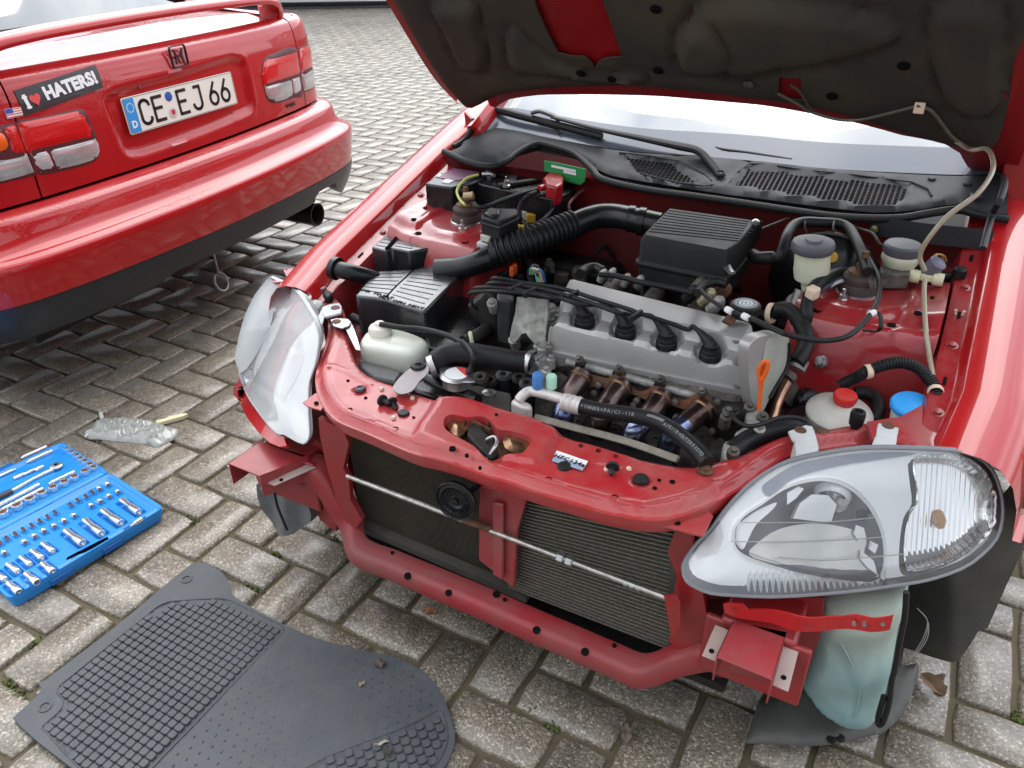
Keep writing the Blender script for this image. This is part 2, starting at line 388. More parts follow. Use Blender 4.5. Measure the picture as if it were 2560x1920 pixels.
def stone(sx, sy, seed, nseg=1):
    """One paver: chamfered block with slightly worn edges, top at z=0."""
    r = random.Random(seed); hx, hy = sx / 2, sy / 2; m = MB(); rings = []
    k = 3 if nseg else 1
    base = []
    for (a, b2) in (((-hx, -hy), (hx, -hy)), ((hx, -hy), (hx, hy)), ((hx, hy), (-hx, hy)), ((-hx, hy), (-hx, -hy))):
        n = k if abs(a[0] - b2[0]) > abs(a[1] - b2[1]) else max(1, k - 1)
        for j in range(n):
            t = j / n; base.append((a[0] + (b2[0] - a[0]) * t, a[1] + (b2[1] - a[1]) * t))
    def ring(ins, z, jit):
        out = []
        for x, y in base:
            cf = .0035 if (abs(abs(x) - hx) < 1e-6 and abs(abs(y) - hy) < 1e-6) else 0
            out.append((x - math.copysign(ins + cf + r.uniform(0, jit), x) if abs(abs(x) - hx) < 1e-6 else x + r.uniform(-jit, jit),
                        y - math.copysign(ins + cf + r.uniform(0, jit), y) if abs(abs(y) - hy) < 1e-6 else y + r.uniform(-jit, jit), z))
        return out
    m.loft([ring(0, -.03, 0), ring(.0, -.006, .0012), ring(.0035, -.0005, .0022)], True, False)
    n = len(base); m.f.append(tuple(2 * n + j for j in range(n)))
    return m
GAP = .0085
var = {}
for o_ in (0, 1):
    for v_ in range(6):
        sx, sy = (2 * U - GAP, U - GAP) if o_ == 0 else (U - GAP, 2 * U - GAP)
        me = stone(sx, sy, v_ + 10 * o_).mesh('paver', 60); me.materials.append(PAVE); var[(o_, v_)] = me
cells = []
for b_ in range(-16, 150):
    for a_ in range(-110, 110):
        k = (a_ - b_) % 4
        if k == 0: o_ = 0; cx, cy = a_ + 1, b_ + .5
        elif k == 3: o_ = 1; cx, cy = a_ + .5, b_ + 1
        else: continue
        lx, ly = pav(cx, cy); P = A0.wor((lx, ly, 0))
        if P[1] > 15.5 or abs(P[0]) > 9 or P[1] < -1.5 or abs(P[0]) > 3.2 + .75 * P[1] + 1: continue
        d = P - CAMP; w = d @ FW
        px, py = (1280 + FOC * (d @ RT) / w, 960 - FOC * (d @ UP) / w) if w > .1 else (-9e9, 0)
        vis = -60 < px < 2620 and -20 < py < 1990
        q = C1.loc(P); q2 = C2.loc(P)
        hid = (abs(q[0]) < .66 and .12 < q[1] < 4) or (abs(q2[0]) < .8 and q2[1] > .35) or (q[1] > .3 and px > 760 and py > 560) 
        cells.append((-w if vis and not hid else -1e6 - w, o_, P, vis and not hid))
cells.sort(key=lambda c: -c[0])
rest = MB(); ind = 0
for i, (w, o_, P, vis) in enumerate(cells):
    v_ = random.randrange(6)
    tz = random.uniform(-.002, .0008); rz = -A0.a + random.uniform(-.007, .007); rx, ry = random.uniform(-.006, .006), random.uniform(-.006, .006)
    if vis and ind < 300:
        o = bpy.data.objects.new('paver', var[(o_, v_)]); COL.objects.link(o); o.parent = ground; ind += 1
        o.location = (P[0] + random.uniform(-.0012, .0012), P[1] + random.uniform(-.0012, .0012), tz); o.rotation_euler = (rx, ry, rz)
    else:
        me = var[(o_, v_)]; M = Matrix.Translation((P[0], P[1], tz)) @ Matrix.Rotation(rz, 4, 'Z') @ Matrix.Rotation(rx, 4, 'X')
        rest.add([M @ v.co for v in me.vertices], [tuple(p.vertices) for p in me.polygons])
put('paving', rest, PAVE, ground, ang=60, kind='stuff')

# white garage front at the far side of the yard
WALLM = mat('white_render', (.78, .79, .80), .7, nscale=4, ncol=(.68, .69, .69), noise_=.5, bump=.2, bscale=60)
wl = thing('garage', 'long white garage front at the far edge of the paved yard', 'building', None, (0, 13.9, 0))
m = MB(); m.box((0, .5, 1.35), (26, 1, 2.5)); put('wall', m, WALLM, wl)
m = MB(); m.box((0, .47, .015), (26, 1, .03)); put('plinth', m, mat('dark_plinth', (.05, .05, .055), .7), wl)
m = MB(); m.box((0, .45, 2.7), (26.3, 1.3, .18)); put('roof', m, mat('grey_roof_edge', (.12, .12, .13), .5), wl)
for i in range(7):
    m = MB(); m.box((-10.5 + i * 3.5, -.01, 1.15), (2.5, .05, 2.1)); d = put('door', m, mat('garage_door', (.70, .71, .72), .4) if i == 0 else bpy.data.materials['garage_door'], wl, .006)
    m = MB()
    for j in range(6): m.box((-10.5 + i * 3.5, -.04, .3 + j * .34), (2.4, .02, .30))
    put('panel', m, bpy.data.materials['garage_door'], d, .006)
    # lighter paving strip is part of the yard
# ================================================================== FLOOR MAT
def mm(x, y, z=0.): return WF(x * .5425, 1380 + y * .5425, z=z)
mo = [(60, 765), (120, 712), (180, 655), (192, 628), (176, 606), (210, 590), (540, 338), (740, 170), (850, 80), (885, 55), (915, 48), (950, 52), (1010, 85), (1042, 115), (1058, 150), (1072, 200), (1130, 240), (1220, 290), (1310, 338), (1400, 378), (1500, 412), (1600, 440), (1700, 460), (1790, 478), (1860, 500), (1915, 528), (1965, 562), (2005, 605), (2038, 655), (2068, 730), (2088, 800), (2097, 850), (2092, 900), (2065, 965), (2000, 1060), (1880, 1180), (1600, 1330), (1200, 1420), (820, 1330), (560, 1160), (330, 995), (180, 880), (90, 800)]
MATM = mat('dark_grey_rubber_mat', (.050, .056, .066), .52, bump=.5, bscale=500, nscale=7, ncol=(.072, .079, .090), noise_=.8, extra=dust((.12, .115, .10), .35, 30))
mo_d = dens(mo, 30)
MC = np.mean([mm(*p) for p in mo], 0)
fm_ = thing('floor_mat', 'dark grey rubber car floor mat lying on the pavers, part ribbed and part dotted', 'floor mat', None, (0, 0, 0))
reg1 = [(192, 808), (300, 705), (292, 682), (252, 634), (500, 432), (752, 230), (900, 218), (1040, 212), (1180, 280), (1322, 352), (1150, 530), (900, 790), (690, 1005), (500, 1120), (330, 960)]
reg3 = [(1390, 1005), (1500, 945), (1700, 868), (1860, 808), (2022, 728), (2050, 775), (2066, 850), (2052, 905), (2000, 1000), (1860, 1120), (1560, 1230)]
rimd = np.vstack([mo_d, mo_d[:1]])
r1 = dens(reg1, 30); r3 = dens(reg3, 30)
def mzf(vo, P):
    d = pdist(vo, rimd); z = np.where(d < 22, .0008, 0.)
    for R in (r1, r3):
        ins = inside(vo, R); dd = pdist(vo, np.vstack([R, R[:1]])); z = np.where(ins, -.0048 * sstep(0, 12, dd), z)
    z += .0009 * np.sin(P[:, 0] * 9 + P[:, 1] * 5)
    return z
m = MB(); m.cam = (0, 0, 3)
m.sheet(mo_d, lambda x, y: mm(x, y, .009), 15, thick=.0085, zf=mzf); mat_base = put('base', m, MATM, fm_, ang=50)
# moulded blocks of the ribbed field
ea = mm(690, 995, .009) - mm(1322, 352, .009); eu = ea / np.linalg.norm(ea); ev = np.array([-eu[1], eu[0], 0])
o1 = mm(1322, 352, .009)
def poly_w(R): return np.array([mm(*p, z=.009)[:2] for p in R])
P1 = poly_w(reg1); P3 = poly_w(reg3)
def blocks(poly, pu, pv, su, sv, rot, name, h=.005, z0=.0042, hexo=False, marg=.0070):
    c, s_ = math.cos(rot), math.sin(rot); a = eu * c + ev * s_; b2 = -eu * s_ + ev * c; m = MB(); edge = np.vstack([poly, poly[:1]])
    pts = []
    for i in range(-70, 70):
        for j in range(-70, 70):
            q = o1 + a * (i + (.5 if hexo and j % 2 else 0)) * pu + b2 * j * pv; pts.append(q)
    pts = np.array(pts); ok = inside(pts, poly) & (pdist(pts, edge) > marg)
    for q in pts[ok]:
        ring = lambda k, z: [q[:2].tolist() + [0] for _ in ()] or [np.array([q[0], q[1], z]) + a * su / 2 * k * x + b2 * sv / 2 * k * y for x, y in ((-.62, -1), (.62, -1), (1, -.62), (1, .62), (.62, 1), (-.62, 1), (-1, .62), (-1, -.62))]
        m.loft([ring(1, z0 - .001), ring(1, z0 + h * .75), ring(.86, z0 + h)], True, False); n = len(m.v); m.f.append(tuple(n - 8 + k for k in range(8)))
    return put(name, m, MATM, fm_, ang=40, kind='stuff')
blocks(P1, .0172, .0192, .0154, .0172, 0, 'tread_block')
blocks(P3, .0205, .0178, .0165, .0155, .9, 'tread_block', hexo=True)
m = MB()
for i in range(-40, 60):
    for j in range(-60, 60):
        q = o1 + eu * i * .021 + ev * (j * .024 + (.012 if i % 2 else 0))
        if inside(q[None, :2], poly_w(mo))[0] and not inside(q[None, :2], P1)[0] and not inside(q[None, :2], P3)[0] and ((q - o1) @ ev) * np.sign((MC - o1) @ ev + 1e-9) > -.5:
            if pdist(q[None, :2], np.vstack([poly_w(mo)]))[0] < .018 or pdist(q[None, :2], np.vstack([P1, P1[:1]]))[0] < .012: continue
            # only on the smooth band, beyond the ribbed field's long edge
            if (q - o1) @ np.array([eu[1], -eu[0], 0]) * np.sign((mm(1700, 700) - o1) @ np.array([eu[1], -eu[0], 0])) < .01: continue
            m.box((q[0], q[1], .0095), (.0052, .0014, .0016), (eu, ev, (0, 0, 1)))
put('pimple', m, MATM, fm_, kind='stuff')
for R in (r1, r3):
    m = MB(); Q_ = [mm(*p, z=.0088) for p in cr(R[::2], 2, True)]; m.tube(Q_, .0016, 6, closed=True); put('field_edge', m, MATM, fm_)
for p in ((860, 126), (208, 715)):
    q = mm(*p, z=.009); m = MB(); m.lathe([(.013, 0), (.013, .0022), (.0095, .0026), (.0085, -.001), (.0025, -.001), (.0025, .001), (.0, .001)], q, seg=20); put('eyelet', m, MATM, fm_)
# litter on the mat and pavers
LEAF = mat('dry_brown_leaf', (.16, .075, .035), .8, nscale=90, ncol=(.08, .04, .02), noise_=.8, bump=.4, bscale=300)
def leaf(px, py, z, size, seed, label, col=LEAF, name='leaf', cat='leaf', ar=.55, cup=.25):
    q = WF(px, py, z=z); r = random.Random(seed); m = MB(); n = 11; rings = []
    th = r.uniform(0, 3.1)
    for i in range(n):
        t = i / (n - 1); w = size * ar * math.sin(math.pi * min(1, t * .93 + .03)) * (1 + .25 * math.sin(t * 17 + seed)) * .5 + .0004
        x = (t - .5) * size; row = []
        for j in range(5):
            y = (j / 2 - 1) * w; zz = cup * abs(y) + .004 * math.sin(t * 5 + seed) ** 2 + r.uniform(0, .0012) + size * .12 * (t - .5) ** 2
            row.append((x * math.cos(th) - y * math.sin(th), x * math.sin(th) + y * math.cos(th), zz + .001))
        rings.append(row)
    up = rings; dn = [[(a, b, c - .0006) for a, b, c in row] for row in rings]
    m.loft([list(u) + list(d[::-1]) for u, d in zip(up, dn)])
    o = put(name, m, col); o.location = q; return tag(o, label, cat)
leaf(1075, 1531, .0, .034, 2, 'small orange brown dry leaf on the pavers beside the floor mat and crossmember', mat('orange_leaf', (.42, .17, .07), .8, nscale=90, ncol=(.25, .09, .04), noise_=.8))
leaf(2330, 1716, .02, .06, 5, 'curled tan dry leaf at the end of the black splash shield', mat('tan_leaf', (.20, .12, .065), .8, nscale=80, ncol=(.10, .06, .035), noise_=.8), ar=.8, cup=.6)
leaf(950, 1661, .010, .026, 8, 'grey brown leaf scrap on the smooth band of the floor mat', mat('grey_leaf', (.085, .062, .052), .8), ar=.9)
leaf(905, 1712, .010, .014, 3, 'tiny yellowish seed husk on the floor mat left of the leaf scrap', mat('husk', (.30, .24, .14), .8), name='seed_husk', cat='seed husk')
leaf(955, 1860, .010, .030, 14, 'pale dry stalk lying across the lower ribbed field of the floor mat', mat('dry_stalk', (.34, .31, .24), .8), name='stalk', cat='stalk', ar=.2)
leaf(970, 1880, .012, .024, 17, 'dark curled leaf bit below the pale stalk on the floor mat', mat('dark_leaf_bit', (.05, .042, .04), .8), ar=.6)
leaf(1565, 1838, .0, .045, 9, 'brownish shrivelled leaf in the paver joint beside the rusty disc', mat('shrivelled_leaf', (.15, .115, .085), .85), ar=.45, cup=.5)
m = MB(); q = WF(1521, 1822, z=.0); m.lathe([(.011, 0), (.011, .0015), (.009, .0025), (.004, .0022), (0, .002)], (0, 0, 0), seg=16); o = put('washer', m, mat('oxidised_disc', (.24, .25, .22), .6, metal=.3, nscale=120, ncol=(.20, .09, .04), noise_=.9)); o.location = q; tag(o, 'small flat green and rust coloured disc on a paver in front of the crossmember', 'washer')
m = MB(); q = WF(2350, 1731, z=.0); m.lathe([(.010, 0), (.011, .004), (.008, .006), (.005, .004), (.004, .001), (0, .001)], (0, 0, 0), seg=14); o = put('acorn_cup', m, LEAF); o.location = q; tag(o, 'small round brown acorn cup on the paver right of the curled leaf', 'acorn cup')
# moss tufts in the joints
MOSS = mat('moss', (.055, .075, .015), .95, nscale=120, ncol=(.10, .11, .03), noise_=.8, bump=.8, bscale=200)
m = MB()
rg = random.Random(3)
for (px, py) in [(610, 1468), (625, 1474), (640, 1480), (455, 1290), (470, 1297), (485, 1301), (690, 1380), (80, 1610), (95, 1600), (60, 1745), (45, 1735), (1370, 1815), (1385, 1820), (660, 1425), (675, 1432), (880, 1330), (2540, 1790), (2550, 1800), (20, 1705), (30, 1722), (700, 1372), (840, 1345), (590, 1385), (605, 1390), (1330, 1770), (1500, 1705), (300, 1110), (320, 1120), (230, 1050), (250, 1060)]:
    for _ in range(9):
        q = WF(px + rg.gauss(0, 9), py + rg.gauss(0, 5), z=-.004); r_ = rg.uniform(.002, .0045)
        m.lathe([(r_, -.004), (r_ * .95, .001), (r_ * .5, .003), (0, .0038)], q, seg=6, caps=False)
put('moss', m, MOSS, kind='stuff')

# ================================================================== SOCKET CASE
BLUE = mat('blue_plastic', (.015, .22, .62), .35, bump=.05, bscale=200, nscale=5, ncol=(.03, .27, .68), noise_=.5)
BLUED = mat('deep_blue_plastic', (.010, .12, .42), .4)
HEXB = mat('brown_steel_bit', (.13, .055, .035), .4, metal=.6, nscale=200, ncol=(.20, .08, .05), noise_=.6)
GRIP = mat('dark_grip', (.05, .045, .06), .5)
TOOLC = mat('satin_chrome', (.85, .84, .83), .22, metal=.85)
def kk(x, y, z=.04): return WF(x * .2652, 1080 + y * .2652, z=z)
ZT = .036
kR = kk(1545, 712, ZT); kH = kk(1030, 385, ZT); kL = kk(60, 1592, ZT)
ku = (kL - kR); LENc = .40; ku /= np.linalg.norm(ku)
kw = kH - kR; HW = np.linalg.norm(kw - ku * (kw @ ku)); kv = np.array([ku[1], -ku[0], 0]); kv = kv if kv @ kw > 0 else -kv
KA = math.atan2(-ku[1], ku[0])
case = thing('socket_case', 'open blue plastic socket set case lying flat on the pavers', 'tool case', None, tuple((kR[0], kR[1], 0)))
case.rotation_euler = (0, 0, math.atan2(ku[1], ku[0])); sgn = 1 if (np.cross(ku, kv)[2] > 0) else -1
def kl(P): d = np.asarray(P, float) - np.array([kR[0], kR[1], 0]); return np.array([d @ ku, (d @ kv) * sgn, d[2]])
def rrect(x0, y0, x1, y1, r, n=5):
    o = []
    for cx, cy, a0 in ((x1 - r, y1 - r, 0), (x0 + r, y1 - r, 90), (x0 + r, y0 + r, 180), (x1 - r, y0 + r, 270)):
        for i in range(n + 1): a = math.radians(a0 + 90 * i / n); o.append((cx + r * math.cos(a), cy + r * math.sin(a)))
    return o
def slot(a, b, w, n=6):
    a, b = np.array(a[:2], float), np.array(b[:2], float); d = b - a; L_ = np.linalg.norm(d); d /= L_; p = np.array([-d[1], d[0]]); o = []
    for i in range(n + 1): t = math.pi * i / n; o.append(b + w * (math.cos(t - math.pi / 2) * d * 1 + math.sin(t - math.pi / 2) * p))
    for i in range(n + 1): t = math.pi * i / n; o.append(a + w * (math.cos(t + math.pi / 2) * d + math.sin(t + math.pi / 2) * p))
    return [tuple(q) for q in o]
def half(y0, y1, name, lab, hs):
    out = dens(rrect(0, y0, LENc, y1, .016), .012)
    rim = np.vstack([out, out[:1]])
    def zf(vo, P):
        d = pdist(vo, rim); z = np.where(d < .004, -.0, -.004 * sstep(.004, .009, d) + .0035 * sstep(.011, .014, d) - 0.004 * sstep(.0165, .020, d))
        for cx, cy, w, l, dep in hs['wells']:
            z -= dep * (sstep(l + .003, l - .001, np.abs(vo[:, 0] - cx)) * sstep(w + .003, w - .001, np.abs(vo[:, 1] - cy)))
        return z
    m = MB(); m.cam = (0, 0, 5)
    m.sheet(out, lambda x, y: (x, y, ZT), .004, holes=[dens(h, .006) for h in hs['holes']], zf=zf)
    n0 = len(m.v)
    # outer wall
    ow = [(p[0], p[1]) for p in out]; c_ = np.mean(ow, 0)
    m.loft([[(c_[0] + (x - c_[0]) * .975, c_[1] + (y - c_[1]) * .965, 0.001) for x, y in ow], [(c_[0] + (x - c_[0]) * .985, c_[1] + (y - c_[1]) * .98, ZT - .016) for x, y in ow], [(c_[0] + (x - c_[0]) * 1.0, c_[1] + (y - c_[1]) * 1.0, ZT - .014) for x, y in ow], [(x, y, ZT) for x, y in ow]], True, False)
    return put(name, m, BLUE, case, ang=40)
S = sgn
def K2(x, y, z=ZT): q = kl(kk(x, y, z)); return q
# tool list: (kind, pixel a, pixel b)
long_s = [((1150, 640), (1310, 760)), ((970, 740), (1140, 860)), ((800, 830), (960, 960)), ((620, 930), (780, 1050))]
mid_s = [((400, 1050), (500, 1125)), ((300, 1115), (395, 1190)), ((195, 1178), (285, 1250)), ((72, 1245), (170, 1318)), ((-40, 1320), (50, 1395))]
low_s = [((400, 1240), (500, 1318)), ((245, 1335), (350, 1420)), ((80, 1425), (180, 1512))]
rowA = [(1015, 492), (935, 532), (870, 565), (812, 605), (735, 642), (668, 685), (520, 757), (450, 797), (375, 837), (300, 877), (220, 917), (145, 960), (65, 1000), (0, 1042)]
rowB = [(1110, 562), (1028, 602), (945, 650), (860, 692), (700, 785), (605, 835), (510, 885), (415, 930), (325, 980), (232, 1035), (40, 1137)]
upR = [(640, 170), (688, 203), (733, 235), (765, 262), (808, 288), (850, 318), (888, 345)]
upL = [(805, 388), (708, 438), (613, 488), (508, 538), (402, 590), (290, 648), (168, 710), (35, 778)]
def wells(lst, w, l=None, dep=.012):
    r = []
    for it in lst:
        if isinstance(it[0], tuple): a, b = K2(*it[0]), K2(*it[1]); c = (a + b) / 2; r.append((c[0], c[1], abs(a[1] - b[1]) / 2 + .004, w, dep))
        else: c = K2(*it); r.append((c[0], c[1], .014, w, dep))
    return r
hin = S * HW
lw = wells(long_s, .013) + wells(mid_s, .010) + wells(low_s, .011) + wells(rowA, .005, dep=.005) + wells(rowB, .006, dep=.005)
ha, hb = K2(655, 1175), K2(985, 1005)
lo_holes = [slot(ha, hb, .0085)]
half(min(0, hin), max(0, hin), 'lower_tray', '', {'wells': [(c[0], c[1], c[2], c[3], c[4]) for c in lw], 'holes': lo_holes})
uo = [slot(K2(0, 345), K2(95, 298), .008)]
ubars = [((200, 245), (440, 140)), ((250, 285), (490, 175)), ((460, 485), (700, 372)), ((-30, 700), (370, 492)), ((-30, 755), (400, 535))]
half(min(hin * 1.012, 2.0 * hin), max(hin * 1.012, 2.0 * hin), 'upper_tray', '', {'wells': [], 'holes': []})
m = MB()
for i in range(2):
    m.tube([(.03 + i * .2, hin * 1.006, ZT - .004), (.16 + i * .2, hin * 1.006, ZT - .004)], .004, 8)
put('hinge', m, BLUED, case)
hm = MB(); hm.cam = (0, 0, 5); hm.sheet(dens(slot(K2(-60, 372), K2(95, 298), .009), .006), lambda x, y: (x, y, ZT + .0005 - .003), .006); put('handle_slot', hm, BLUED, case)
hm = MB(); hm.cam = (0, 0, 5); hm.sheet(dens(slot(ha, hb, .0095), .006), lambda x, y: (x, y, ZT - .022), .006); put('handle_slot', hm, BLUED, case)
# latches underneath show as darker steps of the wall
for px_ in ((1120, 1060), (600, 1330)):
    q = K2(*px_); m = MB(); m.box((q[0], -S * .001, .012), (.055, .006, .018)); put('latch', m, BLUED, case, .002)
ORD = ['first', 'second', 'third', 'fourth', 'fifth', 'sixth', 'seventh', 'eighth', 'ninth', 'tenth', 'eleventh', 'twelfth', 'thirteenth', 'fourteenth']
def W3(q): return np.array([kR[0], kR[1], 0]) + ku * q[0] + kv * (q[1] * sgn) + np.array([0, 0, q[2]])
def horiz(a, b, r, label, name='socket', cat='socket', step=.55, tip=None, z=ZT + .001, grp=None, hole=True, prof=None):
    A_, B_ = W3(K2(*a, z)), W3(K2(*b, z)); c = (A_ + B_) / 2; L_ = np.linalg.norm(B_ - A_); ax = (B_ - A_) / L_; A_ = A_ - c
    root = thing(name, label, cat, None, tuple(c), grp)
    pr = prof or [(r * .78, 0), (r * .82, .0015), (r * .82, L_ * step - .002), (r, L_ * step + .001), (r, L_ - .001), (r * .93, L_), (r * .7, L_), (r * .68, L_ - .006), (0, L_ - .006)]
    m = MB(); m.lathe(pr, A_, ax, 16); put('body', m, TOOLC, root)
    if tip:
        m = MB(); m.lathe([(r * .62, L_ - .002), (r * .62, L_ + tip * .7), (r * .3, L_ + tip)], A_, ax, 6); put('bit', m, HEXB, root, ang=20)
    return root
for i, (a, b) in enumerate(long_s): horiz(a, b, .0105, f'large deep chrome socket above the handle slot, {ORD[i]} from the case corner', grp='deep sockets beside the handle slot')
for i, (a, b) in enumerate(mid_s): horiz(a, b, .0075 if i != 2 else .007, f'narrow chrome socket left of the handle slot, {ORD[i]} counting away from that slot', grp='narrow sockets of the lower tray')
for i, (a, b) in enumerate(low_s): horiz(a, b, .009, f'chrome socket along the lower rim of the blue case, {ORD[i]} from the handle slot', grp='sockets along the lower rim')
def bit(c, label, chrome, nm='screwdriver_bit', grp=None):
    q = W3(K2(*c)); root = thing(nm, label, 'bit', None, tuple(q), grp); ax = -kv * .97 + ku * .12
    a = -ax * .008
    if chrome:
        m = MB(); m.lathe([(.0048, 0), (.0052, .001), (.0052, .009), (.0045, .010), (.003, .010)], a, ax, 12); put('sleeve', m, TOOLC, root)
        m = MB(); m.lathe([(.0036, .009), (.0036, .017), (.0015, .020)], a, ax, 6); put('tip', m, HEXB, root, ang=20)
    else:
        m = MB(); m.lathe([(.0038, 0), (.0042, .001), (.0042, .011), (.0028, .013), (.0022, .017), (.001, .018)], a, ax, 6); put('shank', m, HEXB, root, ang=20)
for i, c in enumerate(rowA): bit(c, f'{"chrome and brown" if i < 2 else "brown"} hex bit, {ORD[i]} from the corner in the bit row by the hinge', i < 2, grp='bits in the row nearest the hinge')
for i, c in enumerate(rowB): bit(c, f'chrome bit socket with brown tip, {ORD[i]} from the corner in the second bit row', True, grp='bit sockets of the second row')
def stand(c, r, h, label, grp):
    q = W3(K2(*c)); m = MB(); m.lathe([(r * .95, -.004), (r, -.003), (r, h - .0012), (r * .93, h), (r * .74, h), (r * .68, h - .003)], (0, 0, 0), (0, 0, 1), 18, False)
    root = thing('socket', label, 'socket', None, tuple(q), grp); put('body', m, TOOLC, root)
    m = MB(); m.lathe([(r * .69, h - .004), (0, h - .0045)], (0, 0, 0), seg=12, caps=False); put('bore', m, HEXB, root)
for i, c in enumerate(upR): stand(c, .0068 + .0004 * i, .009, f'small upright chrome socket, {ORD[i]} down the short row at the upper tray end', 'small upright sockets of the upper tray')
for i, c in enumerate(upL): stand(c, .0105 + .0005 * i, .012, f'large upright chrome socket, {ORD[i]} from the end of the row along the hinge', 'large upright sockets along the hinge')
barp = lambda r, L_: [(r * .5, 0), (r * .55, .006), (r, .007), (r, L_ - .002), (r * .8, L_)]
def bar(a, b, r, label, prof=None, name='extension_bar'):
    A_, B_ = W3(K2(*a)), W3(K2(*b)); L_ = np.linalg.norm(B_ - A_); return horiz(a, b, r, label, name, 'extension bar', prof=(prof or barp)(r, L_), z=ZT)
bar((200, 245), (440, 140), .0065, 'short bright extension bar at the upper case corner, outer of the pair')
bar((252, 288), (492, 178), .0065, 'short bright extension bar at the upper case corner, inner of the pair')
bar((460, 488), (702, 374), .0055, 'slim chrome extension bar between the ratchet and the large upright sockets')
bar((-40, 708), (372, 494), .0065, 'long chrome bar in the upper tray, the one beside the ratchet handle')
bar((-40, 765), (405, 532), .0060, 'long chrome bar in the upper tray, the one beside the large upright sockets')
bar((-30, 425), (150, 348), .0045, 'thin pointed chrome spinner beside the handle slot of the upper tray', lambda r, L_: [(r, 0), (r, L_ * .75), (r * .3, L_)], 'spinner')
uj = thing('universal_joint', 'chrome universal joint above the ratchet in the upper tray of the blue case', 'universal joint', None, tuple(W3(K2(270, 390))))
for a, b, r in (((130, 438), (235, 392), .0062), ((225, 400), (330, 352), .005), ((330, 362), (410, 325), .0075)):
    A_, B_ = W3(K2(*a)) - W3(K2(270, 390)), W3(K2(*b)) - W3(K2(270, 390)); m = MB(); m.tube([A_, (A_ + B_) / 2, B_], [r * .85, r, r * .8], 14); put('yoke', m, TOOLC, uj)
rt = thing('ratchet', 'chrome ratchet with round head and dark grip in the upper tray of the blue case', 'ratchet', None, tuple(W3(K2(500, 350))))
rl = lambda x, y: W3(K2(x, y)) - W3(K2(500, 350))
m = MB(); h_ = rl(535, 330); m.lathe([(.012, -.003), (.0165, 0), (.0165, .005), (.013, .008), (.009, .0085), (.0085, .006), (0, .006)], h_, seg=24); put('head', m, STEEL, rt)
m = MB(); m.lathe([(.006, .006), (.0055, .0095), (0, .0095)], h_, seg=16); put('selector', m, CHROME, rt)
m = MB(); m.tube([rl(500, 352), rl(430, 385), rl(320, 440), rl(110, 558)], [.007, .0055, .0052, .006], 12); put('shaft', m, TOOLC, rt)
m = MB(); m.tube([rl(115, 556), rl(60, 585), rl(-60, 640)], [.0075, .0095, .0095], 12); put('grip', m, GRIP, rt)
cb = horiz((1345, 815), (1240, 880), .006, 'white capped bit lying in the slanted recess at the corner of the lower tray', 'hex_key', 'hex key', prof=[(.003, 0), (.006, .003), (.006, .022), (.0025, .026), (.0015, .036)])
m = MB(); m.tube([K2(1370, 800) + (0, 0, .0005), K2(1165, 920) + (0, 0, .0005)], .0035, 8); put('recess', m, BLUED, case)

# ================================================================== PLASTIC BAG
def zz(x, y, z=0.): return WF(x * .3165, 760 + y * .3165, z=z)
bo = cr([(668, 1045), (690, 1010), (730, 975), (770, 930), (850, 912), (1000, 908), (1110, 912), (1200, 930), (1290, 965), (1360, 985), (1412, 1000), (1385, 1060), (1300, 1110), (1235, 1135), (1150, 1110), (1080, 1108), (1000, 1095), (880, 1085), (780, 1070), (705, 1068)], 3, True)
BAG = clear('crumpled_clear_plastic', (.95, .95, .93), .18, .06, .50, (.52, .53, .50))
bg_ = thing('plastic_bag', 'crumpled clear plastic bag of trim clips lying on the pavers above the tool case', 'plastic bag', None, tuple(zz(1000, 1010)))
bc = zz(1000, 1010)
rb = np.vstack([bo, bo[:1]])
def bz(vo, P):
    d = np.minimum(pdist(vo, rb), 60) / 60
    return np.array([.002 + .020 * dd ** .6 * (1 + .6 * noise.noise(Vector((x * .012, y * .03, 0))) + .5 * abs(noise.noise(Vector((x * .03, y * .05, 3))))) for dd, (x, y) in zip(d, vo)])
m = MB(); m.cam = (0, 0, 3); m.sheet(bo, lambda x, y: zz(x, y) - bc, 9, zf=bz); put('film', m, BAG, bg_, ang=25)
m = MB(); m.cam = (0, 0, 3); m.sheet(bo, lambda x, y: zz(x, y, .001) - bc, 20); put('film', m, BAG, bg_)
m = MB(); m.tube([zz(795, 862, .012) - bc, zz(808, 912, .012) - bc], .006, 12); put('tube_end', m, WHITEP, bg_)
m = MB(); m.tube([zz(672, 1050, .008) - bc, zz(735, 1005, .010) - bc], [.004, .006], 12); put('tube_end', m, WHITEP, bg_)
rg = random.Random(4)
for i in range(7):
    q = zz(rg.uniform(800, 1280), rg.uniform(960, 1060), .004) - bc; m = MB(); m.lathe([(.006, 0), (.006, .002), (.003, .003), (.003, .012), (0, .013)], q, (rg.uniform(-1, 1), rg.uniform(-1, 1), .5), 10); put('clip', m, WHITEP, bg_)
CREAM = mat('cream_plastic', (.72, .64, .42), .5)
m = MB(); a_, b_2 = zz(1235, 940, .012), zz(1480, 872, .012)
c_ = (a_ + b_2) / 2; dv = (b_2 - a_) / np.linalg.norm(b_2 - a_); pv_ = np.array([-dv[1], dv[0], 0])
L_ = np.linalg.norm(b_2 - a_)
pro = [(-.5, -.009), (.38, -.010), (.40, -.006), (.5, -.006), (.5, .003), (.40, .004), (.33, .010), (.1, .009), (.06, .012), (-.1, .011), (-.14, .008), (-.5, .008)]
m.prism([dv * x * L_ + pv_ * y + np.array([0, 0, -.009]) for x, y in pro], (0, 0, .014)); o = put('plastic_connector', m, CREAM, None, .002); o.location = c_; tag(o, 'cream yellow plastic connector housing sticking out of the clear plastic bag', 'connector')
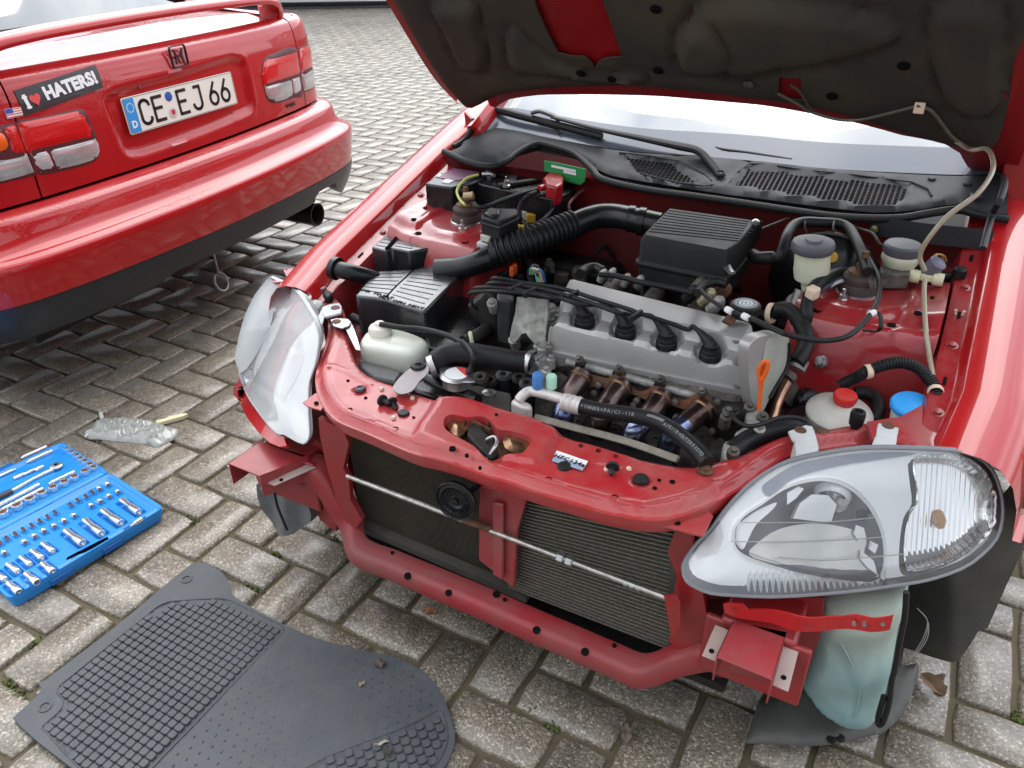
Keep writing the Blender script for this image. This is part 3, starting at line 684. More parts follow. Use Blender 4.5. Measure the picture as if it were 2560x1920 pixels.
# ================================================================== RED COUPE (rear)
car2 = thing('parked_car', 'red coupe seen from behind, with boot spoiler and a black I love haters sticker', 'car', C2)
cam2 = C2.loc(CAMP)
half_ = [(0, -.004), (.2, 0.), (.4, .012), (.55, .024), (.66, .038), (.77, .058), (.845, .090), (.880, .15), (.892, .28), (.895, .6), (.895, 1.0), (.89, 1.7), (.87, 2.6), (.82, 3.4), (.74, 3.9)]
PLN = cr(half_, 8); PLN = np.vstack([(-PLN[1:][::-1]) * [1, -1], PLN])
sl = np.r_[0, np.cumsum(np.linalg.norm(np.diff(PLN, axis=0), axis=1))]; sl -= np.interp(0, PLN[:, 0], sl)
tg = np.gradient(PLN, axis=0); tg /= np.linalg.norm(tg, axis=1)[:, None]; nr = np.c_[tg[:, 1], -tg[:, 0]]      # outward = towards -y at the rear
def plan(s, o):
    p = np.array([np.interp(s, sl, PLN[:, k]) for k in (0, 1)]); n = np.array([np.interp(s, sl, nr[:, k]) for k in (0, 1)]); n /= np.linalg.norm(n)
    return p + n * o
BP = [(.30, .075), (.36, .100), (.385, .125), (.41, .128), (.415, .130), (.45, .134), (.50, .140), (.530, .143), (.543, .140), (.551, .131), (.558, .115), (.570, .093), (.590, .080), (.615, .073), (.638, .066), (.650, .055), (.657, .036), (.661, .012), (.668, .006), (.74, .006), (.85, .004), (.93, -.002), (.97, -.010), (.995, -.020), (1.008, -.034), (1.014, -.055)]
def prof(z): return np.interp(z, [p[0] for p in BP], [p[1] for p in BP])
def S2(s, z, e=0.):
    if z < .5: z = z - .02 * min(max(s, -.9), .7) * min(1, (.5 - z) / .08)
    p = plan(s, prof(z) + e)
    return np.array([p[0], p[1], z])
ss = np.concatenate([np.arange(-3.9, -1.1, .15), np.arange(-1.1, 1.1, .02), np.arange(1.1, 3.91, .15)])
base = MB(); zs = np.array([p[0] for p in BP]); zs = np.unique(np.concatenate([zs, np.arange(.30, 1.01, .02)]))
base.loft([[S2(s, z) for z in zs] for s in ss], False, False)
bvh2 = BVHTree.FromPolygons([Vector(v) for v in base.v], base.f)
back = []
def P2(px, py):
    o, d = C2.ray(px, py); loc, nn, i, dd = bvh2.ray_cast(Vector(o), Vector(d).normalized()); 
    k_ = 0
    while loc is None and k_ < 60:                       # just past the silhouette: step back onto the body
        k_ += 1; px -= 2; o, d = C2.ray(px, py); loc, nn, i, dd = bvh2.ray_cast(Vector(o), Vector(d).normalized())
    if k_: back.append((px, py, k_))
    k = np.argmin(np.hypot(PLN[:, 0] - loc[0] + nr[:, 0] * prof(loc[2]), PLN[:, 1] - loc[1] + nr[:, 1] * prof(loc[2])))
    # refine s
    sv = np.linspace(sl[max(0, k - 2)], sl[min(len(sl) - 1, k + 2)], 60); pp = np.array([plan(s, prof(loc[2])) for s in sv]); j = np.argmin(np.hypot(pp[:, 0] - loc[0], pp[:, 1] - loc[1]))
    return np.array([sv[j], loc[2]])
def panel2(name, s0, s1, z0, z1, mt, parent=car2, e=0., n_=None, sides=True):
    """Body panel between two heights with a turned-in rim."""
    m = MB(); S_ = [s for s in ss if s0 < s < s1]; S_ = [s0] + S_ + [s1]; Z_ = [z0] + [z for z in zs if z0 < z < z1] + [z1]
    rings = []
    for s in S_:
        rings.append([S2(s, z0 + .002, e - .03), S2(s, z0 + .001, e - .003)] + [S2(s, z, e) for z in Z_] + [S2(s, z1 - .001, e - .003), S2(s, z1 - .002, e - .03)])
    rings = [[q - 0 for q in rings[0]]] + rings
    m.loft(rings[1:], False, False)
    return put(name, m, mt, parent, ang=50)
# bumper and lower valance
panel2('bumper', -2.9, 2.9, .413, .6605, REDWET)
va = MB(); VAL = []
def vlow(s):
    b = .322 - .0 * s; b -= .030 * float(sstep(-.30, -.42, s)) ; b -= .05 * float(sstep(.70, .80, s))
    b += .045 * float(sstep(.47, .52, s) * sstep(.70, .655, s)); return b
for s in [x for x in ss if -1.6 < x < 1.35]:
    sk = -.02 * min(max(s, -.9), .7); lo = vlow(s) ; zz_ = np.linspace(lo, .411, 8)
    VAL.append([np.array([*plan(s, .04), lo + .012 + sk])] + [np.array([*plan(s, .128 - .026 * ((.411 - z) / .09) ** 1.6), z + sk]) for z in zz_] + [np.array([*plan(s, .10), .413 + sk])])
va.loft(VAL, False, False); put('valance', va, mat('grey_black_valance', (.020, .0215, .025), .34, spec=.5, bump=.05, bscale=200), car2, ang=50)
# rear face: boot lid with the recessed plate bay, quarter panels each side
GL, GR = -.632, .700
Z0, Z1 = .668, 1.0145
lid_out = dens([(GL + .003, Z0), (GR - .003, Z0), (GR - .003, Z1), (GL + .003, Z1)], .02)
rec_px = cr([(258, 255), (268, 232), (310, 215), (450, 178), (560, 143), (592, 140), (612, 150), (622, 180), (635, 245), (636, 272), (615, 290), (500, 340), (385, 381), (340, 393), (315, 388), (300, 365), (275, 300)], 4, True)
REC = np.array([P2(*p) for p in rec_px]); recl = np.vstack([REC, REC[:1]])
# tail lamp outlines, inner lobes on the lid
lampL_px = [(40, 305), (70, 298), (130, 287), (185, 274), (203, 273), (217, 283), (232, 320), (243, 345), (249, 375), (246, 392), (232, 406), (190, 420), (140, 431), (97, 436), (80, 408), (55, 345)]
lampR_px = [(668, 140), (685, 133), (742, 122), (757, 232), (735, 244), (700, 256), (680, 258), (667, 248), (660, 220), (655, 165)]
LL = np.array([P2(*p) for p in lampL_px]); LR = np.array([P2(*p) for p in lampR_px])
LLs = cr(LL, 3, True); LRs = cr(LR, 3, True)
def lidzf(vo, P):
    d = pdist(vo, recl); ins = inside(vo, REC); z = np.zeros(len(vo)); z = np.where(ins, -.016 * sstep(.0, .022, d), .0025 * np.exp(-(d / .008) ** 2))
    return z
m = MB(); m.cam = cam2; LLc = LLs[(LLs[:, 0] > GL + .004)]; LRc = LRs[LRs[:, 0] < GR - .004]
m.sheet(lid_out, lambda s, z: S2(s, z), .0125, zf=lidzf, thick=.004); put('boot_lid', m, REDWET, car2, ang=50)
for s0, s1 in ((-3.6, GL - .003), (GR + .003, 3.6)):
    panel2('quarter_panel', s0, s1, Z0, 1.0135, REDWET)
# dark seams behind
m = MB(); m.loft([[S2(s, z, -.05) for z in zs if .40 < z < 1.0] for s in ss[::2]], False, False); put('inner_shell', m, HOLE, car2)
# deck: from the lid edge forward
def deckz(x, y):
    return 1.014 + .020 * sstep(0.03, .16, y) + .045 * np.clip(y - .1, 0, 9) - .012 * (x / .7) ** 2
dk = []
ys = [.0, .012, .03, .06, .1, .16, .25, .35, .45, .52, .60]
for s in np.arange(-.80, .801, .025):
    base_p = plan(s, prof(1.013)); row = []
    for y in ys:
        x = base_p[0] * (1 - .12 * y); yy = max(base_p[1], 0) * (1 - y) + y + (base_p[1] if base_p[1] < 0 else 0)
        row.append(np.array([x, yy, deckz(x, y) - .002]))
    dk.append(row)
m = MB(); m.loft([list(r) for r in dk], False, False); put('boot_deck', m, REDWET, car2, ang=50)
# shoulder and roof sides (mostly beyond the frame)
m = MB()
for sg in (-1, 1):
    rings = []
    for y, zt, xi in ((.10, 1.00, .74), (.5, 1.04, .70), (.8, 1.16, .66), (1.2, 1.32, .60), (1.8, 1.36, .57), (2.4, 1.30, .60), (2.9, 1.0, .68)):
        rings.append([np.array([sg * .80, y, .96]), np.array([sg * .805, y, 1.0]), np.array([sg * .77, y, 1.015]), np.array([sg * (xi + .01), y, zt]), np.array([sg * (xi - .05), y, zt + .012])])
    m.loft(rings, False, False)
put('roof_pillar', m, RED, car2)
GLASSD = clear('tinted_rear_glass', (.08, .09, .10), .02, .10, .5, (.010, .012, .016))
m = MB(); rings = []
for y, z in ((.48, 1.050), (.60, 1.085), (.80, 1.16), (1.0, 1.235), (1.15, 1.285)):
    rings.append([np.array([x, y + .10 * (1 - (x / .7) ** 2) * -1 + .06, z + .012 * (1 - (x / .7) ** 2)]) for x in np.linspace(-.64, .64, 20)])
m.loft(rings, False, False); put('rear_window', m, GLASSD, car2)
m = MB(); m.loft([[r + np.array([0, .02, -.03]) for r in R_] for R_ in rings], False, False); put('parcel_shelf', m, mat('dark_cabin', (.02, .022, .026), .8), car2)
m = MB(); m.tube([rings[0][i] + np.array([0, -.004, .002]) for i in range(20)], .006, 6); put('window_seal', m, RUB, car2)
m = MB(); m.loft([[np.array([x, y, z + .02 * (1 - (x / .6) ** 2)]) for x in np.linspace(-.60, .60, 12)] for y, z in ((1.14, 1.285), (1.4, 1.33), (2.0, 1.34), (2.3, 1.31))], False, False); put('roof', m, RED, car2)
m = MB(); m.loft([[np.array([x, y, z]) for x in np.linspace(-.7, .7, 6)] for y, z in ((3.0, .95), (3.6, .88), (4.0, .78))], False, False); put('bonnet', m, RED, car2)
m = MB(); m.box((0, 1.9, .30), (1.5, 3.6, .16)); m.box((0, 1.9, .62), (1.55, 3.5, .5)); put('underbody', m, DIRTB, car2)
for i, (x, y) in enumerate(((-.74, .80), (.74, .80), (-.74, 3.35), (.74, 3.35))):
    t_ = MB(); t_.lathe([(.19, -.09), (.27, -.095), (.295, -.07), (.295, .07), (.27, .095), (.19, .09)], (x, y, .295), (1, 0, 0), 32, False); w_ = put('wheel', t_, RUB, car2)
    m = MB(); m.lathe([(.19, -.085), (.185, 0), (.05, .03 * (1 if x > 0 else -1)), (0, .03)], (x, y, .295), (1, 0, 0), 24, False); put('rim', m, STEEL, w_)
# spoiler: arched wing on two feet
wing = [(-.722, .10, 1.008), (-.712, .085, 1.030), (-.680, .07, 1.056), (-.610, .055, 1.078), (-.49, .042, 1.090), (-.25, .035, 1.097), (0, .032, 1.099), (.25, .035, 1.097), (.45, .042, 1.091), (.575, .055, 1.081), (.640, .070, 1.062), (.668, .085, 1.040), (.676, .095, 1.008)]
wp = cr(wing, 6); rings = []
for i, p in enumerate(wp):
    t = np.gradient(wp, axis=0)[i]; t /= np.linalg.norm(t); up = np.cross(t, (0, 1, 0)); up = up if up[2] > 0 or abs(p[0]) > .6 else -up; up /= np.linalg.norm(up)
    if up[2] < 0 and abs(t[0]) > .3: up = -up
    k = 1 + .6 * max(0, abs(p[0]) - .60) / .1
    pr = [(-.014, -.010), (-.017, -.002), (-.014, .010), (-.002, .019), (.03, .023), (.07, .018), (.10, .008), (.085, .000), (.04, -.008), (.0, -.012)]
    rings.append([p + np.array([0, 1, 0]) * a * (1 + .15 * (k - 1)) + up * b * (1.0 + .9 * (k - 1)) for a, b in pr])
m = MB(); m.loft(rings); put('spoiler', m, REDWET, car2, ang=60)
# lamps
LR_ = mat('red_lens', (.62, .012, .012), .08, coat=1, spec=.6, bump=.0); LC_ = mat('ribbed_clear_lens', (.55, .55, .54), .1, coat=1, metal=.35, nscale=14, ncol=(.36, .36, .36), noise_=.8)
LO_ = mat('orange_lens', (.85, .13, .01), .15, coat=1); LB_ = mat('lamp_seal', (.09, .018, .022), .35)
def ribs2(m_, t, b, g, L):
    w = t.nodes.new('ShaderNodeTexWave'); w.bands_direction = 'Z'; w.inputs['Scale'].default_value = 38; L(g.outputs['Position'], w.inputs['Vector'])
    bp = t.nodes.new('ShaderNodeBump'); bp.inputs['Strength'].default_value = .12; bp.inputs['Distance'].default_value = .0012; L(w.outputs[0], bp.inputs['Height']); L(bp.outputs[0], b.inputs['Normal'])
LCR_ = mat('fluted_clear_lens', (.58, .57, .58), .15, coat=1, metal=.3, extra=ribs2)
LRF = mat('fluted_red_lens', (.60, .010, .010), .15, coat=1, extra=ribs2)
def lens2(name, pts, mt, e, parent, sp=.012, px=True, th=.004, dome=.004, grow=1.0):
    pts = [tuple(q) for q in (np.array(pts, float).mean(0) + (np.array(pts, float) - np.array(pts, float).mean(0)) * grow)]; Q = np.array([P2(*p) for p in pts]) if px else np.array(pts); Qd = dens(Q, .012); rl_ = np.vstack([Qd, Qd[:1]])
    m = MB(); m.cam = cam2; m.sheet(Qd, lambda s, z: S2(s, z, e), sp, thick=th, zf=lambda vo, P: dome * sstep(0, .012, pdist(vo, rl_)))
    return put(name, m, mt, parent, ang=50)
tlL = lens2('tail_lamp', [(p[0], p[1]) for p in cr(lampL_px, 3, True)], LB_, .0005, car2, th=.012)
lens2('red_lens', [(48, 309), (190, 280), (203, 284), (213, 300), (228, 335), (232, 342), (150, 362), (72, 379), (58, 345)], LRF, .003, tlL, grow=1.055)
lens2('clear_lens', [(77, 384), (118, 374), (138, 421), (100, 430), (90, 412)], LCR_, .003, tlL, grow=1.055)
lens2('clear_lens', [(123, 373), (180, 360), (233, 346), (242, 360), (245, 378), (240, 390), (226, 400), (190, 411), (143, 421), (130, 395)], LC_, .003, tlL, grow=1.055)
tlL2 = lens2('tail_lamp', [(-90, 335), (36, 306), (52, 345), (76, 410), (92, 438), (40, 450), (-90, 480)], LB_, .0005, car2, th=.012)
lens2('orange_lens', [(-85, 345), (0, 326), (12, 345), (20, 370), (-20, 385), (-85, 400)], LO_, .004, tlL2, grow=1.055)
lens2('red_lens', [(2, 325), (33, 314), (46, 345), (60, 380), (-85, 410), (-85, 402), (-20, 387), (22, 371), (14, 345)], LRF, .003, tlL2, grow=1.055)
lens2('clear_lens', [(-85, 414), (62, 385), (80, 430), (40, 442), (-85, 470)], LC_, .003, tlL2, grow=1.055)
tlR = lens2('tail_lamp', [(p[0], p[1]) for p in cr(lampR_px, 3, True)], LB_, .0005, car2, th=.012)
lens2('red_lens', [(660, 158), (670, 148), (738, 128), (746, 186), (660, 212), (656, 185)], LRF, .003, tlR, grow=1.055)
lens2('clear_lens', [(662, 216), (726, 197), (730, 238), (712, 247), (690, 253), (672, 247), (665, 235)], LC_, .003, tlR, grow=1.055)
lens2('clear_lens', [(728, 196), (747, 190), (752, 228), (732, 237)], LCR_, .003, tlR, grow=1.055)
tlR2 = lens2('tail_lamp', [(745, 120), (770, 110), (776, 122), (788, 165), (799, 203), (797, 216), (775, 226), (760, 230)], LB_, .0005, car2, th=.012)
lens2('red_lens', [(748, 124), (769, 115), (775, 128), (786, 165), (750, 182)], LRF, .003, tlR2, grow=1.055)
lens2('clear_lens', [(752, 187), (787, 170), (796, 203), (793, 212), (775, 221), (760, 226)], LC_, .003, tlR2, grow=1.055)
# plate
def plane2(px, py, y): return C2(px, py, y=y)
YP = .002
cs = [plane2(291, 248, YP), plane2(574, 178, YP), plane2(600, 257, YP), plane2(325, 340, YP)]
pc = sum(cs) / 4; pxv = (cs[1] - cs[0]) + (cs[2] - cs[3]); pxv /= np.linalg.norm(pxv); pyv = np.array([0, .07, 1.]); pyv -= pxv * (pyv @ pxv); pyv /= np.linalg.norm(pyv)
PW, PH = .520, .113
pn = -np.array([0, 1, 0.]); pn -= pxv * (pn @ pxv); pn -= pyv * (pn @ pyv); pn /= np.linalg.norm(pn)
def PL(u, v, e=0.): return pc + pxv * u + pyv * v + pn * e
PLW = mat('plate_white', (.80, .79, .70), .35, coat=.4); PLK = mat('plate_black', (.01, .012, .010), .4); EUB = mat('euro_blue', (.02, .28, .68), .4); SEALB = mat('seal_blue', (.015, .08, .38), .5)
plate = MB(); plate.prism([PL(u, v, 0) for u, v in rrect(-PW / 2, -PH / 2, PW / 2, PH / 2, .008)], pn * .004); pl_ = put('number_plate', plate, PLW, car2, .0006)
m = MB(); m.prism([PL(u, v, .0042) for u, v in rrect(-PW / 2 + .005, -PH / 2 + .005, -PW / 2 + .048, PH / 2 - .005, .003)], pn * .0006); put('euro_band', m, EUB, pl_)
m = MB(); fr = rrect(-PW / 2 + .003, -PH / 2 + .003, PW / 2 - .003, PH / 2 - .003, .006); m.tube([PL(u, v, .0042) for u, v in fr], .0009, 5, closed=True); put('rim_line', m, PLK, pl_)
M4 = lambda u, v, e=.0045: basis(PL(u, v, e), pxv, pyv)
def stroke(paths, cx, w, h, lw=.0105):
    """Plate characters drawn as rounded strokes on a w x h cell."""
    m = MB()
    for p in paths:
        q = [PL(cx + (a - .5) * w, (b - .5) * h, .0046) for a, b in p]
        m.tube(q, lw / 2, 8, k=0, sq=(1, 1)) if False else None
        for a, b in zip(q[:-1], q[1:]):
            d = b - a; L_ = np.linalg.norm(d) + 1e-9; d = d / L_
            if L_ > 1e-6: m.box((a + b) / 2, (L_ + lw * .55, lw, .0012), (d, np.cross(pn, d), pn))
    return put('character', m, PLK, pl_)
def arc(cx, cy, rx, ry, a0, a1, n=10): return [(cx + rx * math.cos(math.radians(a0 + (a1 - a0) * i / n)), cy + ry * math.sin(math.radians(a0 + (a1 - a0) * i / n))) for i in range(n + 1)]
Ch = .073; Cw = .040
stroke([arc(.5, .77, .5, .23, 0, 180) + arc(.5, .23, .5, .23, 180, 360)], -.176, Cw, Ch)
stroke([[(1, 1), (0, 1), (0, 0), (1, 0)], [(0, .53), (.85, .53)]], -.118, Cw, Ch)
stroke([[(1, 1), (0, 1), (0, 0), (1, 0)], [(0, .53), (.85, .53)]], -.006, Cw, Ch)
stroke([[(.35, 1), (1, 1), (1, .25)] + arc(.5, .25, .5, .25, 0, -180)], .062, Cw, Ch)
for cx in (.146, .206): stroke([[(.72, 1), (.15, .52)] + arc(.5, .29, .5, .29, 155, 515, 16)], cx, Cw, Ch)
m = MB(); m.lathe([(.0155, 0), (.0155, .0012), (.014, .0016), (0, .0016)], PL(-.064, .028, .0042), pn, 24); put('inspection_seal', m, SEALB, pl_)
m = MB(); m.lathe([(.018, 0), (.018, .0012), (.0165, .0016), (0, .0016)], PL(-.062, -.024, .0042), pn, 24); sl_ = put('registration_seal', m, mat('seal_silver', (.60, .58, .56), .4), pl_)
m = MB(); m.prism([PL(-.062 + a * .009, -.024 + b * .010, .0059) for a, b in ((-1, .8), (-.2, 1), (1, .8), (.9, -.3), (0, -1), (-.9, -.3))], pn * .0004); put('crest', m, mat('seal_red', (.55, .03, .05), .5), sl_)
m = MB()
for i in range(12):
    a = 2 * math.pi * i / 12; c0 = (-PW / 2 + .0265 + .0135 * math.cos(a), .024 + .0135 * math.sin(a))
    m.prism([PL(c0[0] + (.0032 if j % 2 == 0 else .0014) * math.cos(math.pi / 2 + j * math.pi / 5), c0[1] + (.0032 if j % 2 == 0 else .0014) * math.sin(math.pi / 2 + j * math.pi / 5), .0049) for j in range(10)], pn * .0003)
WHT = mat('print_white', (.80, .80, .80), .5)
put('star', m, mat('star_yellow', (.80, .80, .55), .5), pl_, kind='stuff')
text_mesh('D', .030, WHT, 'letter', pl_, M4(-PW / 2 + .0265, -.028, .0051), .0002, .0012)
for dx in (-.21, .235):
    m = MB(); m.lathe([(.006, 0), (.006, .003), (0, .004)], np.array([*plan(dx * .9, -.012), .74 if dx > 0 else .90]), pn, 10); put('screw', m, REDDARK, car2)
# badge: squared H in a rounded frame
P_H = C2(445, 140, f=lambda q: q[1] - .0 + .002)
bo_ = P_H + pn * .001; BLK = mat('black_badge', (.012, .010, .012), .3, coat=.4)
def HB(u, v, e=0.): return bo_ + pxv * u + pyv * v + pn * e
bad = MB(); o1_, i1_ = rrect(-.037, -.034, .037, .034, .010), rrect(-.0335, -.0305, .0335, .0305, .008)
bad.loft([[HB(u, v, -.002) for u, v in o1_], [HB(u, v, .006) for u, v in o1_], [HB(u, v, .006) for u, v in i1_], [HB(u, v, -.002) for u, v in i1_]], True, False); bdg = put('badge', bad, BLK, car2)
m = MB()
for sg in (-1, 1):
    for z0, z1, xa, xb in ((-.024, .001, .0175, .0125), (.001, .023, .0125, .0190)):
        m.hexa([HB(sg * xa - .0036, z0, 0), HB(sg * xa + .0036, z0, 0), HB(sg * xb + .0036, z1, 0), HB(sg * xb - .0036, z1, 0)], [HB(sg * xa - .0036, z0, .005), HB(sg * xa + .0036, z0, .005), HB(sg * xb + .0036, z1, .005), HB(sg * xb - .0036, z1, .005)])
m.hexa([HB(-.0125, -.004, 0), HB(.0125, -.004, 0), HB(.0125, .004, 0), HB(-.0125, .004, 0)], [HB(-.0125, -.004, .0045), HB(.0125, -.004, .0045), HB(.0125, .004, .0045), HB(-.0125, .004, .0045)])
put('letter', m, BLK, bdg)
# small lettering under the right lamp
q = P2(727, 262); S_o = S2(q[0], q[1], .0006); tv = S2(q[0] + .01, q[1]) - S2(q[0] - .01, q[1]); zv = S2(q[0], q[1] + .01) - S2(q[0], q[1] - .01)
text_mesh('VTEC', .020, BLK, 'lettering', car2, basis(S_o + pn * .002, tv, zv), .0015, .0006, 1.5, space=1.1)
# sticker
sc_ = [P2(34, 226), (0, 0)]
def stick(pts, mt, name, e, parent, th=.0004):
    Q = dens([P2(*p) for p in pts], .01); m = MB(); m.cam = cam2; m.sheet(Q, lambda s, z: S2(s, z, e), .02, thick=th); return put(name, m, mt, parent)
STK = mat('sticker_black', (.022, .018, .022), .45, coat=.3)
st = stick([(33, 226), (236, 161), (257, 218), (60, 290)], STK, 'sticker', .0035, car2, .003)
def SK(u, v): # sticker coordinates 0..1
    a, b, c, d = np.array([33, 226.]), np.array([236, 161.]), np.array([257, 218.]), np.array([60, 290.])
    p = (a * (1 - u) + b * u) * (1 - v) + (d * (1 - u) + c * u) * v; return P2(*p)
def skm(u, v, e=.0042):
    q = SK(u, v); o = S2(q[0], q[1], e); q1 = SK(u + .03, v); q0 = SK(u - .03, v); q2 = SK(u, v - .05); return basis(o, S2(*q1, e) - S2(*q0, e), S2(*q2, e) - o)
text_mesh('HATERS!', .047, WHT, 'lettering', st, skm(.645, .50), .0006, .0026, .98, space=1.06)
text_mesh('I', .050, WHT, 'lettering', st, skm(.085, .56), .0006, .0026, 1.0)
for v_ in (.36, .76):
    m = MB(); M_ = skm(.085 + (v_ - .56) * .03, v_); m.box((0, 0, 0), (.016, .005, .001)); m.v = [tuple(M_ @ Vector(v)) for v in m.v]; put('serif', m, WHT, st)
HRT = mat('heart_red', (.70, .06, .06), .5); m = MB(); M_ = skm(.195, .54)
hp = [(16 * math.sin(t) ** 3, 13 * math.cos(t) - 5 * math.cos(2 * t) - 2 * math.cos(3 * t) - math.cos(4 * t)) for t in np.linspace(0, 2 * math.pi, 28, endpoint=False)]
m.prism([M_ @ Vector((x * .00105, y * .00115, 0)) for x, y in hp], tuple((M_.to_3x3() @ Vector((0, 0, .0006)))))
put('heart', m, HRT, st)
fl = stick([(10, 273), (50, 267), (57, 288), (18, 297)], WHT, 'flag_sticker', .0035, car2, .003)
for i in range(4):
    a = .05 + i * .27; L_ = lambda t, s_: np.array((10, 273.)) * (1 - s_) * (1 - t) + np.array((50, 267.)) * s_ * (1 - t) + np.array((18, 297.)) * (1 - s_) * t + np.array((57, 288.)) * s_ * t
    stick([L_(a, 0), L_(a, 1), L_(a + .10, 1), L_(a + .10, 0)], HRT, 'stripe', .0040, fl, .0003)
stick([L_(0, 0), L_(0, .45), L_(.5, .45), L_(.5, 0)], mat('flag_blue', (.06, .08, .42), .5), 'canton', .0044, fl, .0003)
# exhaust, tow ring
m = MB(); m.lathe([(.045, .30), (.047, .02), (.050, .0), (.044, .0), (.042, .25), (0, .25)], (.572, -.04, .235), (0, 1, 0), 28, False); put('exhaust_tip', m, mat('sooty_pipe', (.05, .045, .04), .45, metal=.7), car2)
m = MB(); m.lathe([(.06, 0), (.085, .02), (.085, .40), (.06, .42)], (.30, .30, .26), (1, 0, .0), 20); put('silencer', m, DIRTB, car2)
m = MB(); m.tube([(.055, .10, .30), (.068, .105, .19), (.076, .11, .130)], .0045, 8); put('tow_bar', m, STEEL, car2)
m = MB(); m.tube([((.08 + .033 * math.cos(t)), .11 + .012 * math.sin(t), .092 + .036 * math.sin(t)) for t in np.linspace(0, 2 * math.pi, 24, endpoint=False)], .005, 8, closed=True); put('tow_ring', m, STEEL, car2)


# ================================================================== RED HATCHBACK, bonnet open, front bumper off
car1 = thing('parked_car', 'red car with open bonnet and front bumper removed, its engine and radiators exposed', 'car', C1)
cam1 = C1.loc(CAMP)
def NB(): m = MB(); m.cam = cam1; return m
def pz(pts, z): return [C1(px, py, z=z) for px, py in pts]
def tr(name, pts, mt, plane, thick=.003, sp=None, zf=None, k=0, parent=None, dn=14, bevel=0, **kw):
    """Trace an outline seen in the photo onto its own plane in the car, with thickness."""
    pts = [tuple(p) for p in (cr(pts, k, True) if k else dens(pts, dn))]
    m = NB(); m.sheet(pts, lambda a, b: C1(a, b, **plane), sp or 30, thick=thick, zf=zf); return put(name, m, mt, parent or car1, bevel=bevel, ang=45, **kw)
# ---------------------------------------------------------------- upper radiator support
ZS = .580
sup_front = [(823, 759), (819, 790), (817, 825), (808, 858), (796, 890), (787, 925), (787, 952), (793, 977), (808, 1006), (826, 1028), (852, 1046), (908, 1068), (971, 1096), (1035, 1122), (1090, 1135), (1150, 1153), (1215, 1178), (1265, 1192), (1327, 1214), (1422, 1243), (1516, 1270), (1611, 1286), (1675, 1284), (1754, 1260), (1817, 1230), (1867, 1200), (1919, 1160), (1971, 1128), (2054, 1112), (2168, 1096), (2250, 1088), (2330, 1090)]
sup_rear = [(2352, 1078), (2310, 1040), (2250, 1042), (2178, 1054), (2116, 1063), (2054, 1075), (1985, 1083), (1930, 1100), (1867, 1131), (1801, 1151), (1738, 1165), (1694, 1164), (1630, 1153), (1580, 1141), (1510, 1120), (1434, 1098), (1396, 1081), (1336, 1052), (1276, 1036), (1225, 1020), (1161, 1000), (1114, 997), (1079, 997), (1030, 982), (987, 963), (956, 953), (918, 935), (892, 911), (876, 868), (860, 826), (856, 790), (850, 757)]
fr2 = cr([C1(*p, z=ZS)[:2] for p in sup_front], 4); re2 = cr([C1(*p, z=ZS)[:2] for p in sup_rear], 4)
sup_out = np.vstack([fr2, re2])
hole_px = [(1109, 1062), (1113, 1046), (1130, 1038), (1165, 1045), (1200, 1043), (1225, 1052), (1243, 1074), (1275, 1079), (1320, 1092), (1330, 1103), (1312, 1129), (1296, 1136), (1262, 1138), (1240, 1150), (1222, 1150), (1185, 1118), (1150, 1098), (1117, 1078)]
hole2 = cr([C1(*p, z=ZS + .008)[:2] for p in hole_px], 3, True)
P2D = lambda pts, z=ZS: np.array([C1(*p, z=z)[:2] for p in pts])
cenp = P2D([(1100, 985), (1270, 1015), (1402, 1060), (1392, 1100), (1368, 1135), (1342, 1162), (1262, 1152), (1180, 1140), (1105, 1118), (1035, 1092), (1050, 1062), (1075, 1030)])
cenl = np.vstack([cenp, cenp[:1]])
beads = [(P2D([(1621, 1166), (1675, 1176), (1722, 1188), (1770, 1207), (1800, 1228)]), .0045, .0065), (P2D([(794, 936), (813, 920), (832, 915), (876, 933), (925, 962)]), .004, .006),
         (P2D([(1075, 996), (1000, 985), (985, 1000), (1010, 1020)]), .003, .006), (P2D([(1455, 1105), (1530, 1125), (1585, 1150), (1560, 1180), (1490, 1165)]), .003, .006), (P2D([(2000, 1105), (2100, 1090), (2250, 1070)]), .003, .006),
         (P2D([(1640, 1262), (1720, 1245), (1790, 1215)]), .003, .008)]
wells_ = [(C1(900, 976, z=ZS)[:2], .017), (C1(1602, 1197, z=ZS)[:2], .021)]
def supz(vo, P):
    d = pdist(vo, fr2); dr = pdist(vo, re2)
    z = -.012 * sstep(.017, .009, d) + .004 * np.exp(-((d - .023) / .005) ** 2) - .004 * sstep(.006, .0, dr)
    dc = pdist(vo, cenl) * np.where(inside(vo, cenp), 1, -1); z = z + .010 * sstep(-.006, .008, dc)
    for pl_, a, w in beads: z = z + a * np.exp(-(pdist(vo, pl_) / w) ** 2)
    for c, r in wells_: z = z - .005 * sstep(r, r - .006, np.hypot(vo[:, 0] - c[0], vo[:, 1] - c[1]))
    return z
m = NB(); m.sheet(sup_out, lambda x, y: np.array([x, y, ZS]), .0075, holes=[hole2], thick=.002, zf=supz)
support = put('upper_radiator_support', m, mat('dusty_support_paint', (.46, .010, .016), .4, spec=.3, coat=.75, coatr=.14, nscale=7, ncol=(.36, .02, .028), noise_=.6, bump=.04, bscale=20, extra=dust((.34, .19, .16), .42, 9)), car1, ang=60)
SUPM = support.data.materials[0]
m = MB(); m.loft([[np.array([x, y, ZS - .012]), np.array([x - 0, y + .002, ZS - .028]), np.array([x, y + .012, ZS - .045])] for x, y in fr2[6:-6]], False, False); put('support_flange', m, SUPM, car1)
m = MB(); m.loft([[np.array([x, y, ZS - .003]), np.array([x, y - .002, ZS - .028])] for x, y in re2], False, False); put('support_flange', m, SUPM, car1)
